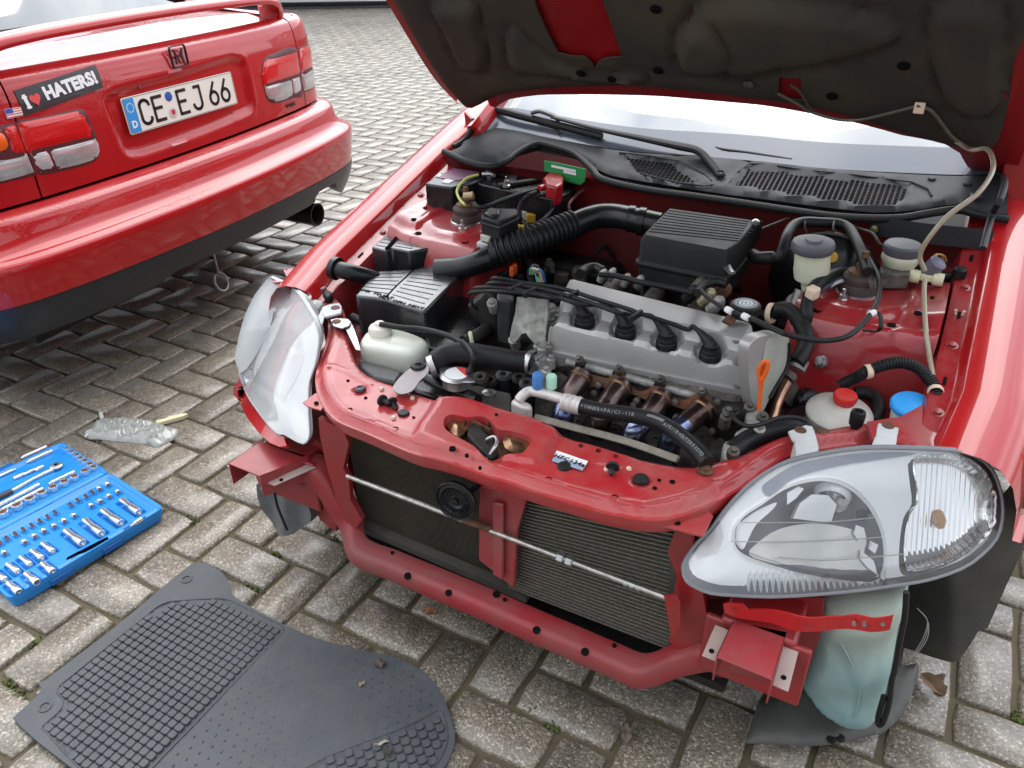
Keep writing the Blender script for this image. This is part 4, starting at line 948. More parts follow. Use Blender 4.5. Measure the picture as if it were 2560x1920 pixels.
m = MB(); m.loft([[np.array([x, y, ZS + .008]), np.array([x, y, ZS - .02])] for x, y in np.vstack([hole2, hole2[:1]])], False, False); put('opening_rim', m, SUPM, support)
tn_ = np.gradient(fr2, axis=0); tn_ /= np.linalg.norm(tn_, axis=1)[:, None]; nn_ = np.c_[-tn_[:, 1], tn_[:, 0]]
for off_, zz0, r0 in ((.0205, -.0005, .0030), (.0035, -.0135, .0022)):
    bp0 = np.array([[x + nx2 * off_, y + ny2 * off_, ZS + zz0] for (x, y), (nx2, ny2) in zip(fr2, nn_)]); ok_ = pdist(bp0[:, :2], fr2) > off_ * .8
    m = MB(); m.tube(bp0[ok_][8:-8], r0, 8, sq=(1.4, .8)); put('pressed_bead', m, SUPM, support)
# small holes, grommets and clips
for px, py, r in [(870, 951, 3.6), (914, 994, 3.6), (875, 1023, 5), (989, 1071, 5.5), (1131, 1120, 6), (1167, 1137, 3.5), (1371, 1198, 6.5), (1537, 1243, 6.5), (1681, 1204, 5), (1637, 1220, 4), (1034, 1043, 3), (1200, 1168, 3), (1648, 1200, 3.5), (1241, 1036, 3.5), (2212, 1072, 6), (1452, 1114, 4), (1496, 1126, 4.5), (1540, 1140, 4)]:
    q = C1(px, py, z=ZS + (.0012 if not (1040 < px < 1360) else .0115)); rr = r * .00078
    m = MB(); m.lathe([(rr * 1.25, -.004), (rr * 1.2, 0.0006), (rr, .0005), (rr * .98, -.001), (0, -.0012)], q, seg=14); put('bolt_hole', m, HOLE, support)
CREAMN = mat('cream_nylon', (.72, .55, .42), .5)
for px, py in [(954, 973), (1031, 996), (984, 1045), (1516, 1174), (1572, 1173)]:
    q = C1(px, py, z=ZS + .001); m = MB(); m.lathe([(.0045, -.003), (.0048, .002), (.0035, .004), (0, .004)], q, seg=10); put('grommet', m, CREAMN, support)
q = C1(901, 975, z=ZS - .004); m = MB(); m.lathe([(.0115, -.002), (.0115, .003), (.009, .006), (.006, .0065), (.0055, .0045), (0, .0045)], q, seg=18); put('push_rivet', m, GREYPLAS, support)
for px, py, r in [(1009, 1036, .0115), (1411, 1169, .0125), (1602, 1200, .0135)]:
    q = C1(px, py, z=ZS - .001); m = MB(); m.lathe([(r, -.002), (r, .003), (r * .85, .006), (0, .0062)], q, seg=18); put('push_rivet', m, PLAS, support)
def clip_(px, py, dirv, label, h=0):
    q = C1(px, py, z=ZS + .008); root = thing('push_clip', label, 'clip', C1, q); d = np.array(dirv, float); d /= np.linalg.norm(d)
    m = MB(); m.lathe([(.0, 0), (.0115, .0), (.0118, .002), (.010, .004), (.0045, .0045)], (0, 0, 0), d, 18); put('head', m, PLAS, root)
    m = MB(); m.lathe([(.0048, .004), (.0042, .012), (.0058, .016), (.003, .024), (0, .025)], (0, 0, 0), d, 10); put('shank', m, PLAS, root)
clip_(955, 1001, (.6, -.2, .1), 'black plastic push clip lying on the red radiator support, left one of the touching pair')
clip_(978, 1004, (.75, -.45, -.2), 'black plastic push clip lying on the red radiator support, right one of the touching pair')
clip_(1532, 1166, (.25, -.9, .0), 'black plastic push clip lying alone on the red support, right of the refrigerant label')
m = MB(); q = C1(1763, 1176, z=ZS + .003); m.lathe([(.0145, 0), (.0145, .002), (.009, .003), (.0085, .007), (0, .0075)], q, seg=18); put('earth_bolt', m, RUST, support)
# refrigerant label
lab = [(1392, 1128), (1470, 1155), (1456, 1177), (1380, 1153)]
lq = [C1(*p, z=ZS + .0035) for p in lab]; lb = MB(); lb.prism(lq, (0, 0, .0012)); LBM = mat('label_blue_grey', (.30, .36, .47), .4); lab_ = put('refrigerant_label', lb, LBM, support)
m = MB(); m.prism([lq[0] + (0, 0, .0013), lq[1] + (0, 0, .0013), lq[1] * .55 + lq[2] * .45 + (0, 0, .0013), lq[0] * .55 + lq[3] * .45 + (0, 0, .0013)], (0, 0, .0004)); put('white_band', m, WHT, lab_)
lc = (lq[0] + lq[1]) * .24 + (lq[2] + lq[3]) * .26 + np.array([0, 0, .0022]); text_mesh('HFC134a', .0150, BLK, 'lettering', lab_, basis(lc, lq[1] - lq[0], lq[0] - lq[3]), .0003, .0001, .95, space=1.1)
# ---------------------------------------------------------------- bonnet latch
LATCH = mat('oily_brown_latch', (.26, .15, .085), .35, metal=.65, nscale=45, ncol=(.07, .045, .03), noise_=.9, bump=.3, bscale=120)
def L1(px, py, z): return C1(px, py, z=z)
lt = MB(); lt.loft([[L1(*p, ZS - .022) for p in [(1112, 1040), (1240, 1048), (1335, 1088), (1325, 1140), (1235, 1165), (1130, 1100)]], [L1(*p, ZS - .026) for p in [(1112, 1040), (1240, 1048), (1335, 1088), (1325, 1140), (1235, 1165), (1130, 1100)]]]); latch = put('bonnet_latch', lt, LATCH, car1)
for pl2, zz2, th2 in (([(1258, 1078), (1290, 1084), (1322, 1096), (1329, 1106), (1311, 1128), (1290, 1132), (1262, 1118)], -.006, .004), ([(1116, 1056), (1135, 1042), (1165, 1048), (1172, 1066), (1150, 1090), (1128, 1080)], -.008, .004)):
    m = NB(); pr2 = cr(pl2, 3, True); prl = np.vstack([pr2, pr2[:1]]); m.sheet(pr2, lambda a, b: C1(a, b, z=ZS + zz2), 7, thick=th2, zf=lambda vo, P: .006 * sstep(0, 16, pdist(vo, prl))); put('latch_plate', m, mat('shiny_brown_plate', (.40, .24, .13), .25, metal=.8, nscale=50, ncol=(.14, .07, .04), noise_=.9) if zz2 == -.006 else bpy.data.materials['shiny_brown_plate'], latch, ang=60)
m = MB(); m.prism([L1(*p, ZS - .002) for p in [(1172, 1058), (1200, 1064), (1236, 1100), (1248, 1130), (1226, 1146), (1196, 1118), (1168, 1086)]], (0, 0, -.02)); put('latch_body', m, DIRTB, latch, .004)
for pts, r in (([(1158, 1062), (1175, 1056), (1212, 1075), (1228, 1082)], .008), ([(1222, 1064), (1245, 1072), (1252, 1082)], .009)):
    m = MB(); m.tube([L1(*p, ZS - .004) for p in pts], r, 6, k=3, sq=(.35, 1.2)); put('latch_bracket', m, LATCH, latch)
m = MB(); m.tube([L1(1216, 1150, ZS - .012), L1(1234, 1122, ZS + .004), L1(1243, 1104, ZS + .008), L1(1236, 1092, ZS + .008), L1(1218, 1098, ZS + .004), L1(1214, 1110, ZS - .01)], .0032, 8, k=4); put('striker_hook', m, STEEL, latch)
m = MB(); m.lathe([(.022, -.02), (.021, -.004), (.012, .004), (0, .006)], L1(1290, 1108, ZS - .012), (.2, -.2, 1), 18); put('striker_cup', m, LATCH, latch)
m = MB(); m.lathe([(.016, -.02), (.016, .002), (.010, .008), (0, .009)], L1(1190, 1085, ZS - .012), (0, 0, 1), 14); put('pivot', m, DIRTB, latch)
for px, py in ((1165, 1075), (1205, 1100), (1310, 1118), (1275, 1095)):
    m = MB(); m.lathe([(.0055, 0), (.0055, .004), (0, .0045)], L1(px, py, ZS - .012), seg=6); put('bolt', m, CASTD, latch)
# ---------------------------------------------------------------- lower crossmember and frame ends
YX = -.015
lowc = [(640, 1205), (700, 1192), (760, 1188), (798, 1225), (828, 1275), (858, 1322), (907, 1366), (994, 1404), (1103, 1449), (1211, 1494), (1320, 1543), (1428, 1589), (1537, 1636), (1618, 1664), (1690, 1672), (1770, 1655), (1850, 1660), (1935, 1680)]
lp = cr([C1(px, py, y=YX) + np.array([0, (-.012 if 900 < px < 1640 else .03), 0]) for px, py in lowc], 6)
RR = np.interp(np.linspace(0, 1, len(lp)), [0, .25, .35, .8, 1], [.022, .0215, .0205, .0205, .026]); rings = []
T_ = np.gradient(lp, axis=0); T_ /= np.linalg.norm(T_, axis=1)[:, None]
for p, t, r in zip(lp, T_, RR):
    n = np.cross(t, (0, 1, 0)); n /= np.linalg.norm(n); n = n if n[2] > 0 else -n; f = np.array([0, 1., 0])
    pr = [(-1.15, -1.15), (-1.25, -1.0), (-1.22, -.1), (-1.12, .45), (-.95, .70), (-.4, .84), (.2, .93), (1.0, 1.05), (1.2, .95), (1.2, -1.0), (.2, -1.2), (-.7, -1.2)]
    rings.append([p + f * a * r * .95 + n * b * r for a, b in pr])
m = MB(); m.loft(rings); cm = put('lower_crossmember', m, mat('dusty_crossmember_paint', (.30, .016, .022), .5, coat=.2, coatr=.35, nscale=5, ncol=(.26, .02, .028), noise_=.7, bump=.05, bscale=30, extra=dust((.17, .105, .09), .7, 5)), car1, ang=60)
CMM = cm.data.materials[0]
for px, py, r in [(981, 1383, 3.5), (1020, 1440, 7), (1122, 1482, 6.5), (1241, 1487, 7), (1262, 1500, 4), (1342, 1575, 7), (1463, 1629, 7), (1536, 1615, 4)]:
    o, d = C1.ray(px, py); bvc = BVHTree.FromPolygons([Vector(v) for v in m.v], m.f) if 'bvc' not in globals() else bvc
    lc_, nn, ii, dd = bvc.ray_cast(Vector(o), Vector(d).normalized())
    if lc_ is None: continue
    h = MB(); rr = r * .00082; nn = np.array(nn); h.lathe([(rr * 1.3, -.003), (rr * 1.25, .0012), (rr, .001), (rr, -.0015), (0, -.0016)], np.array(lc_), nn, 14); put('bolt_hole', h, HOLE, cm)
# side posts of the front panel
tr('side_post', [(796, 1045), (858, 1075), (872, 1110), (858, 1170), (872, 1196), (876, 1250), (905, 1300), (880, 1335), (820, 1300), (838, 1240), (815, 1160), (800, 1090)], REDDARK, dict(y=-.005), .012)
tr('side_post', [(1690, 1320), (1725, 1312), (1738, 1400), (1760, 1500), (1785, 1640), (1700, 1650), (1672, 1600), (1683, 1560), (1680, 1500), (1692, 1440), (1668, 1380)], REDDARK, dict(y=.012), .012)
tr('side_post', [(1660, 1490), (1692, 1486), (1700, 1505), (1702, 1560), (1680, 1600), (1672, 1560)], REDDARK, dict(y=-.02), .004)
m = MB(); m.hexa([C1(812, 1110, y=.02), C1(800, 1050, y=.02), C1(800, 1050, y=.12), C1(812, 1110, y=.12)], [C1(870, 1320, y=.0), C1(840, 1330, y=.0), C1(840, 1330, y=.12), C1(870, 1320, y=.12)]); 
tab = tr('bumper_tab', [(757, 1006), (790, 982), (812, 1015), (806, 1020), (802, 1025), (770, 1016)], SUPM, dict(z=.565), .003)
tr('bumper_tab', [(1648, 1292), (1760, 1262), (1783, 1290), (1758, 1340), (1735, 1335), (1650, 1312)], SUPM, dict(z=.555), .003)
for px, py in ((791, 1008), (1694, 1308)):
    h = MB(); h.lathe([(.005, 0), (.0045, .002), (0, .002)], C1(px, py, z=.5665 if px < 1000 else .5565), seg=12); put('bolt_hole', h, HOLE, car1)
# centre brace
m = MB()
b_ = [C1(1198, 1215, y=.0), C1(1318, 1240, y=.0), C1(1292, 1330, y=.0), C1(1284, 1472, y=-.0), C1(1196, 1400, y=0.)]
m.prism(b_, (0, .012, 0)); m.prism([C1(1235, 1250, y=-.004), C1(1262, 1255, y=-.004), C1(1262, 1445, y=-.004), C1(1236, 1430, y=-.004)], (0, -.008, 0)); put('centre_brace', m, REDDUST, car1, .003)
# radiator and condenser
CORE = mat('dusty_radiator_core', (.13, .115, .085), .75, metal=.2, nscale=500, ncol=(.06, .053, .042), noise_=1, bump=.8, bscale=900, extra=dust((.22, .19, .14), .5, 6))
TUBEM = mat('dusty_condenser_tube', (.27, .255, .215), .5, metal=.5, nscale=260, ncol=(.13, .12, .095), noise_=.9, bump=.5, bscale=500)
def qd(a, b, c, d, s_, t): return (a * (1 - s_) + b * s_) * (1 - t) + (d * (1 - s_) + c * s_) * t
ra, rb_, rc, rd = [C1(*p, y=.055) for p in ((872, 1078), (1330, 1225), (1330, 1480), (905, 1300))]
rd_ = MB(); rd_.prism([ra, rb_, rc, rd], (0, .03, 0)); rad = put('radiator', rd_, CORE, car1)
m = MB()
zlo, zhi = rd[2] + .0, ra[2]
for k in range(150):
    t = k / 149; a, b = qd(ra, rb_, rc, rd, t, .0), qd(ra, rb_, rc, rd, t, 1.); m.box((a + b) / 2 + (0, -.0015, 0), (.0007, .003, np.linalg.norm(a - b)), ((1, 0, 0), (0, 1, 0), (b - a) / np.linalg.norm(b - a)))
put('fin', m, CORE, rad, kind='stuff')
m = MB(); m.box((rd + rc) / 2 + (0, -.005, -.0), (np.linalg.norm(rc - rd), .04, .016), ((rc - rd) / np.linalg.norm(rc - rd), (0, 1, 0), (0, 0, 1))); put('bottom_rail', m, mat('dusty_rail', (.07, .065, .055), .7, extra=dust((.13, .12, .10), .6, 10)), rad)
m = MB(); m.box((rd + rc) / 2 + (0, .0, -.035), (np.linalg.norm(rc - rd) + .06, .05, .05), ((rc - rd) / np.linalg.norm(rc - rd), (0, 1, 0), (0, 0, 1))); put('lower_tank', m, HOLE, rad)
ca, cb_, cc, cd_ = [C1(*p, y=.030) for p in ((1300, 1232), (1700, 1310), (1700, 1625), (1275, 1462))]
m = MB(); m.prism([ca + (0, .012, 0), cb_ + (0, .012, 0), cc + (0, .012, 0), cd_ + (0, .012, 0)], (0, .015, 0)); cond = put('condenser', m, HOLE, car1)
m = MB(); m2 = MB(); NT = 30
for k in range(NT + 1):
    t = k / NT; a, b = qd(ca, cb_, cc, cd_, 0, t), qd(ca, cb_, cc, cd_, 1, t); dd = (b - a) / np.linalg.norm(b - a)
    m.box((a + b) / 2, (np.linalg.norm(b - a), .016, .0024), (dd, (0, 1, 0), np.cross(dd, (0, 1, 0))))
    if k < NT:
        a2, b2 = qd(ca, cb_, cc, cd_, 0, t + 1 / NT), qd(ca, cb_, cc, cd_, 1, t + 1 / NT); hgt = np.linalg.norm(a2 - a)
        for j in range(0, 120):
            s_ = (j + .5) / 120; c = (qd(ca, cb_, cc, cd_, s_, t) + qd(ca, cb_, cc, cd_, s_, t + 1 / NT)) / 2
            m2.box(c + (0, .004, 0), (.0006, .012, hgt), ((math.cos(.25 * (-1) ** j), 0, math.sin(.25 * (-1) ** j)), (0, 1, 0), (-math.sin(.25 * (-1) ** j), 0, math.cos(.25 * (-1) ** j))))
put('cooling_tube', m, TUBEM, cond, kind='stuff'); put('fin', m2, CORE, cond, kind='stuff')
tr('condenser_side', [(1672, 1380), (1700, 1375), (1700, 1460), (1690, 1510), (1665, 1500), (1676, 1440)], mat('dusty_black_bracket', (.05, .048, .04), .7), dict(y=.02), .01)
# chromed brace rod across the opening with its adjusting nuts
t0, t1 = C1(868, 1190, y=-.012), C1(1690, 1504, y=-.012)
m = MB(); m.tube([t0, t1], .0052, 12); rod = put('tie_rod', m, mat('worn_zinc_rod', (.55, .54, .50), .35, metal=.85, nscale=60, ncol=(.30, .28, .24), noise_=.8, bump=.3, bscale=200), car1)
for px, py in ((1402, 1393), (1424, 1402)):
    m = MB(); m.lathe([(.0085, -.007), (.0105, -.005), (.0105, .005), (.0085, .007)], C1(px, py, y=-.012), t1 - t0, 6); put('nut', m, STEEL, rod, ang=20)
for px, py in ((1565, 1458), (1580, 1464), (1596, 1470)):
    m = MB(); m.lathe([(.0062, -.004), (.0066, 0), (.0062, .004)], C1(px, py, y=-.012), t1 - t0, 12); put('collar', m, STEEL, rod)
m = MB(); m.tube([C1(1160, 1300, y=-.015), C1(1195, 1312, y=-.02), C1(1222, 1322, y=-.012)], .007, 8, k=3); put('rod_joint', m, RUST, rod)
# horn
HC = C1(1138, 1254, y=-.045); HA = np.array([.10, -1, .06])
m = MB(); m.lathe([(.0, -.03), (.02, -.028), (.034, -.014), (.0405, -.008), (.0415, 0), (.0395, .003), (.0375, .002), (.036, -.001), (.030, .001), (.026, -.003), (.016, -.001), (.012, -.004), (.007, -.003), (.006, .003), (0, .004)], HC, HA, 36); horn = put('horn', m, PLASG, car1)
for i in range(24):
    a = 2 * math.pi * i / 24; u = np.cross(HA, (0, 0, 1)); u /= np.linalg.norm(u); w = np.cross(u, HA); w /= np.linalg.norm(w); d = u * math.cos(a) + w * math.sin(a)
    if i == 0: hr = MB()
    hr.box(HC + d * .024 + HA * .0 + np.array([0, -.002, 0]), (.010, .0012, .003), (d, np.cross(d, HA), HA))
put('rib', hr, PLASG, horn, kind='stuff')
m = MB(); m.tube([HC + (.0, .02, .0), C1(1180, 1225, y=-.01), C1(1200, 1205, y=.01)], .009, 6, k=3, sq=(1, .3)); put('horn_bracket', m, DIRTB, horn)
# hose under the support with a cream band
m = MB(); m.tube([C1(1120, 1168, y=.0), C1(1180, 1185, y=-.01), C1(1260, 1212, y=-.012), C1(1330, 1234, y=-.010), C1(1380, 1245, y=-.005), C1(1420, 1250, y=.02)], .0125, 12, k=4); hs = put('front_hose', m, RUB, car1)
m = MB(); a = C1(1297, 1220, y=-.012); m.lathe([(.0135, -.003), (.0142, 0), (.0135, .003)], a, (1, 0, -.35), 18, False); put('hose_band', m, CREAMN, hs)
# frame horns (bumper beam mounts)
for sg, F4, nm in ((-1, [(570, 1158), (650, 1103), (775, 1142), (649, 1190)], 0), (1, [(1790, 1641), (1831, 1552), (1968, 1580), (1932, 1700)], 1)):
    q = [C1(*p, z=.395) for p in F4]
    hN = .055
    m = MB(); t = .0025
    m.prism(q, (0, 0, -t))
    for a, b in ((0, 1), (3, 2)): m.prism([q[a], q[b], q[b] - (0, 0, hN), q[a] - (0, 0, hN)], (t * (1 if a == 0 else -1), 0, 0))
    fh = put('frame_horn', m, REDDUST, car1, .0008)
    e1 = (q[0] - q[1]); e1 /= np.linalg.norm(e1)
    for a, b, s_ in ((0, 1, -1), (3, 2, 1)):
        m = MB(); ex = (q[3] - q[0]); ex /= np.linalg.norm(ex); A_, B_ = q[a] - e1 * .012, q[b] + e1 * .01; A_ = A_ - (0, 0, .024); B_ = B_ - (0, 0, .012)
        m.prism([A_, B_, B_ + ex * s_ * .024, A_ + ex * s_ * .024 + e1 * .0], (0, 0, -.0022))
        put('mounting_flange', m, bpy.data.materials.get('pinkish_grey_flange') or mat('pinkish_grey_flange', (.40, .31, .28), .55, extra=dust((.30, .2, .17), .5, 12)), fh, .001)
    for a, b, s_ in ((0, 1, -1), (3, 2, 1)):
        for k in (.3, .75):
            c = q[a] * (1 - k) + q[b] * k + ex * s_ * .013 - np.array([0, 0, .0175 if k > .5 else .0215]); h = MB(); h.lathe([(.0042, 0), (.0042, .0018), (0, .0018)], c, seg=10); put('bolt_hole', h, HOLE, fh)
    # darker rail behind
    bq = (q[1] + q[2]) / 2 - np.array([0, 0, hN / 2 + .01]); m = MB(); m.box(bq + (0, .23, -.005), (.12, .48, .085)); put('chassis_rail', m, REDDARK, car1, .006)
    m = MB(); m.box(bq + (0, -.004, -.035), (.17, .012, .13)); put('rail_end_plate', m, REDDARK, car1, .004)
# grey ducts / liner piece at the left end
tr('splash_guard', [(645, 1208), (680, 1205), (739, 1212), (768, 1250), (782, 1285), (780, 1302), (734, 1335), (695, 1339), (676, 1310), (658, 1275), (648, 1240)], mat('grey_liner', (.10, .105, .115), .35, nscale=30, ncol=(.16, .165, .17), noise_=.8, bump=.2, bscale=60), dict(y=.03), .05, sp=14, zf=lambda vo, P: .006 * np.sin(vo[:, 0] * .09))
m = MB(); m.tube([C1(685, 1225, y=.0), C1(692, 1260, y=-.002), C1(705, 1295, y=-.002), C1(718, 1325, y=.0)], .003, 8, k=4); put('guard_seam', m, PLAS, car1)
m = MB(); m.tube([C1(655, 1222, y=-.01), C1(668, 1212, y=-.016), C1(676, 1222, y=-.01)], .004, 8, k=3); put('guard_clip', m, STEEL, car1)
# lower stiffener strut left, and the plate tying rail and crossmember on the right
tr('corner_gusset', [(718, 1150), (790, 1100), (838, 1130), (855, 1230), (840, 1330), (800, 1300), (775, 1240), (735, 1215)], REDDARK, dict(y=.05), .01)
tr('corner_gusset', [(1770, 1500), (1850, 1490), (2060, 1495), (2050, 1590), (2004, 1725), (1945, 1740), (1850, 1700), (1780, 1690)], REDDARK, dict(y=.085), .01)
m = MB(); m.lathe([(.016, 0), (.015, .003), (.013, .001), (0, -.004)], C1(1820, 1672, y=.060), (0, -1, .1), 20); put('tow_hole', m, HOLE, car1)
strap = [(1808, 1509), (1821, 1503), (1857, 1506), (1870, 1522), (1930, 1530), (1990, 1537), (2023, 1541), (2105, 1546), (2142, 1540), (2180, 1543), (2234, 1538), (2225, 1572), (2178, 1577), (2075, 1577), (1971, 1574), (1909, 1558), (1836, 1538), (1813, 1530)]
sq_ = tr('lamp_strap', strap, mat('bright_red_strap', (.44, .010, .012), .35, coat=.5), dict(y=-.015), .003, sp=12, zf=lambda vo, P: .004 * np.sin(vo[:, 0] * .035))
for px, py in ((1838, 1520), (2136, 1556), (2162, 1557), (2208, 1556), (2015, 1556)):
    h = MB(); h.lathe([(.0032, 0), (.0032, .005), (0, .005)], C1(px, py, y=-.016), (0, -1, 0), 10); put('bolt_hole', h, STEEL if px > 2100 else REDDARK, sq_)
# washer fluid tank
def liquid(m, t, b, g, L):
    """Blue fluid shows through the lower part of the tank, the empty top is milky."""
    sx = t.nodes.new('ShaderNodeSeparateXYZ'); L(g.outputs['Position'], sx.inputs[0]); r = t.nodes.new('ShaderNodeMapRange'); r.inputs['From Min'].default_value = .24; r.inputs['From Max'].default_value = .36; L(sx.outputs[2], r.inputs['Value'])
    x = t.nodes.new('ShaderNodeMix'); x.data_type = 'RGBA'; x.inputs[7].default_value = (.46, .55, .48, 1); L(b.inputs['Base Color'].links[0].from_socket, x.inputs[6]); L(r.outputs[0], x.inputs[0]); L(x.outputs[2], b.inputs['Base Color'])
    dust((.34, .36, .31), .6, 10)(m, t, b, g, L)
TANK = mat('milky_blue_tank', (.26, .42, .41), .38, spec=.5, nscale=7, ncol=(.14, .33, .39), noise_=.9, bump=.15, bscale=40, lo=.35, hi=.6, extra=liquid)
TANK.node_tree.nodes['Principled BSDF'].inputs['Subsurface Weight'].default_value = .25; TANK.node_tree.nodes['Principled BSDF'].inputs['Subsurface Radius'].default_value = (.02, .03, .03)
tank_px = [(2064, 1492), (2056, 1508), (2040, 1540), (2025, 1580), (2012, 1650), (2005, 1715), (2040, 1762), (2078, 1788), (2127, 1812), (2160, 1812), (2182, 1804), (2203, 1768), (2214, 1730), (2222, 1695), (2230, 1662), (2234, 1600), (2248, 1560), (2256, 1530), (2258, 1492), (2160, 1486)]
tk = cr(tank_px, 3, True); tkl = np.vstack([tk, tk[:1]]); seam = np.array([(2090, 1590), (2120, 1640), (2150, 1700), (2150, 1740), (2136, 1790)], float)
def tkz(vo, P): return .035 * np.sqrt(np.clip(pdist(vo, tkl) / 55, 0, 1)) - .003 * np.exp(-(pdist(vo, seam) / 14) ** 2) + .006 * np.sin(vo[:, 1] * .05)
m = NB(); m.sheet(tk, lambda a, b: C1(a, b, y=.135), 9, thick=.12, zf=tkz); tank = put('washer_tank', m, TANK, car1, ang=60)
m = MB(); m.tube([C1(a, b, y=.102) for a, b in ((2088, 1585), (2118, 1636), (2146, 1700), (2148, 1745), (2136, 1795))], .0018, 6, k=3); put('mould_seam', m, TANK, tank)
m = MB(); m.tube([C1(a, b, y=.09) for a, b in ((2266, 1480), (2262, 1540), (2250, 1600), (2238, 1670), (2230, 1700), (2222, 1760), (2208, 1805), (2196, 1812), (2196, 1790), (2210, 1740))], .0048, 8, k=4); put('washer_hose', m, RUB, car1)
# splash shield and wheel arch liner
LINER = mat('dirty_liner', (.035, .033, .030), .75, nscale=8, ncol=(.065, .060, .048), noise_=.8, bump=.5, bscale=250, extra=dust((.10, .09, .07), .4, 5))
ut = [(1868, 1847), (1880, 1800), (1896, 1752), (1960, 1725), (2060, 1700), (2160, 1690), (2236, 1655), (2300, 1650), (2300, 1672), (2284, 1727), (2256, 1782), (2212, 1822), (2150, 1838), (2101, 1849), (1992, 1854), (1930, 1851)]
utd = dens(ut, 14); utl = np.vstack([utd, utd[:1]])
m = NB(); m.sheet(utd, lambda a, b: C1(a, b, z=.045), 18, thick=.003, zf=lambda vo, P: -.010 * sstep(10, 0, pdist(vo, utl)) + .003 * np.sin(vo[:, 0] * .03)); put('splash_shield', m, mat('grey_shield', (.060, .060, .058), .6, nscale=12, ncol=(.095, .09, .08), noise_=.8, bump=.3, bscale=200), car1, ang=60)
for px, py in ((2100, 1846), (2078, 1850)):
    h = MB(); h.lathe([(.009, 0), (.009, .003), (.005, .004), (0, .003)], C1(px, py, z=.04), seg=10); put('scrivet', h, PLAS, car1)
ln = [(2240, 1450), (2330, 1400), (2440, 1330), (2530, 1255), (2620, 1200), (2640, 1250), (2560, 1420), (2500, 1540), (2468, 1596), (2443, 1598), (2420, 1630), (2396, 1658), (2330, 1662), (2235, 1662), (2245, 1590)]
def lnz(vo, P): return -.0006 * np.abs(vo[:, 0] - 2380) * .6 + .004 * np.sin(vo[:, 1] * .04)
tr('wheel_arch_liner', ln, LINER, dict(y=.31), .004, sp=16, zf=lnz)
m = MB()
for dx in (0, 5, 10): m.tube([C1(a, b, y=.26) for a, b in ((2292, 1520), (2318, 1550), (2320 - dx, 1590), (2300 - dx, 1625), (2268, 1652))], .0007, 5, k=4)
put('loose_wire', m, mat('pale_wire', (.45, .44, .38), .5), car1, kind='stuff')
# wheels hidden in the arches, floor
for sx in (-.70, .70):
    for y in (.82, 3.3):
        t_ = MB(); t_.lathe([(.17, -.085), (.25, -.09), (.285, -.06), (.285, .06), (.25, .09), (.17, .085)], (sx, y, .285), (1, 0, 0), 28, False); w_ = put('wheel', t_, RUB, car1)
        m = MB(); m.lathe([(.17, -.07), (.16, 0), (.05, .02), (0, .02)], (sx, y, .285), (1, 0, 0), 20, False); put('rim', m, STEEL, w_)
m = MB(); m.box((0, 2.3, .24), (1.45, 2.7, .14)); put('underbody', m, DIRTB, car1)
m = MB(); m.box((0, .52, .13), (.9, .9, .02)); put('undertray', m, DIRTB, car1)
m = MB(); m.box((0, .12, .16), (.70, .02, .14)); put('lower_air_dam', m, DIRTB, car1)
# ---------------------------------------------------------------- fenders
def fz(y): return .5363 + .27 * min(y, 1.25) + .03 * max(0, y - 1.25)
FP = dict(pl=((0, .31, .62), (0, -.27, 1)))
for sg in (-1, 1):
    rings = []
    for y in [.30, .335, .36, .40, .45, .5, .56, .62, .7, .8, .9, 1.0, 1.1, 1.2, 1.35, 1.6, 2.0, 2.6]:
        z = fz(y); xo = 0.0 if y > .45 else -.016 * (1 - (y - .335) / .115); wd = -.012 * max(0, y - .8)
        arch = .28 + math.sqrt(max(0, .40 ** 2 - (y - .82) ** 2)) if abs(y - .82) < .40 else .16
        arch = max(arch, .50 if y < .40 else 0)
        pr = [(.688, -.030), (.694, -.026), (.698, -.006), (.704, -.001), (.73, .004), (.765, .001), (.797, -.012), (.822, -.04), (.838, -.08), (.848, -.14)]
        pts = [np.array([sg * (x + xo + wd), y, z + dz]) for x, dz in pr]
        zl = z - .14
        for k in range(1, 8): zz_ = zl + (min(arch, zl) - zl) * k / 7; pts.append(np.array([sg * (.848 + .014 * math.sin(k / 7 * 2.2) + xo + wd), y, zz_]))
        rings.append(pts)
    m = MB(); m.loft(rings, False, False); put('fender', m, RED, car1, ang=60)
    # inner channel between fender flange and apron
    rings = []
    for y in np.linspace(.30, 1.15, 12):
        z = fz(y); rings.append([np.array([sg * x, y, z + dz]) for x, dz in ((.688, -.031), (.684, -.033), (.664, -.034), (.652, -.036), (.646, -.048), (.643, -.10), (.641, -.30))])
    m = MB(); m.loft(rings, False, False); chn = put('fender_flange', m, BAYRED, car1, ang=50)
    for y in (.42, .60, .78, .98):
        h = MB(); h.lathe([(.011, -.003), (.011, .001), (.007, .0015), (.0065, .006), (0, .0065)], (sg * .672, y, fz(y) - .034), (0, -.27, 1), 12); put('fender_bolt', h, REDDARK, chn)
    for y in (.5, .69, .88):
        h = MB(); h.prism([(sg * .672 + a, y + b, fz(y) - .0325 + b * .27) for a, b in slot((0, -.008), (0, .008), .003, 4)], (0, 0, .0008)); put('slot_hole', h, HOLE, chn)
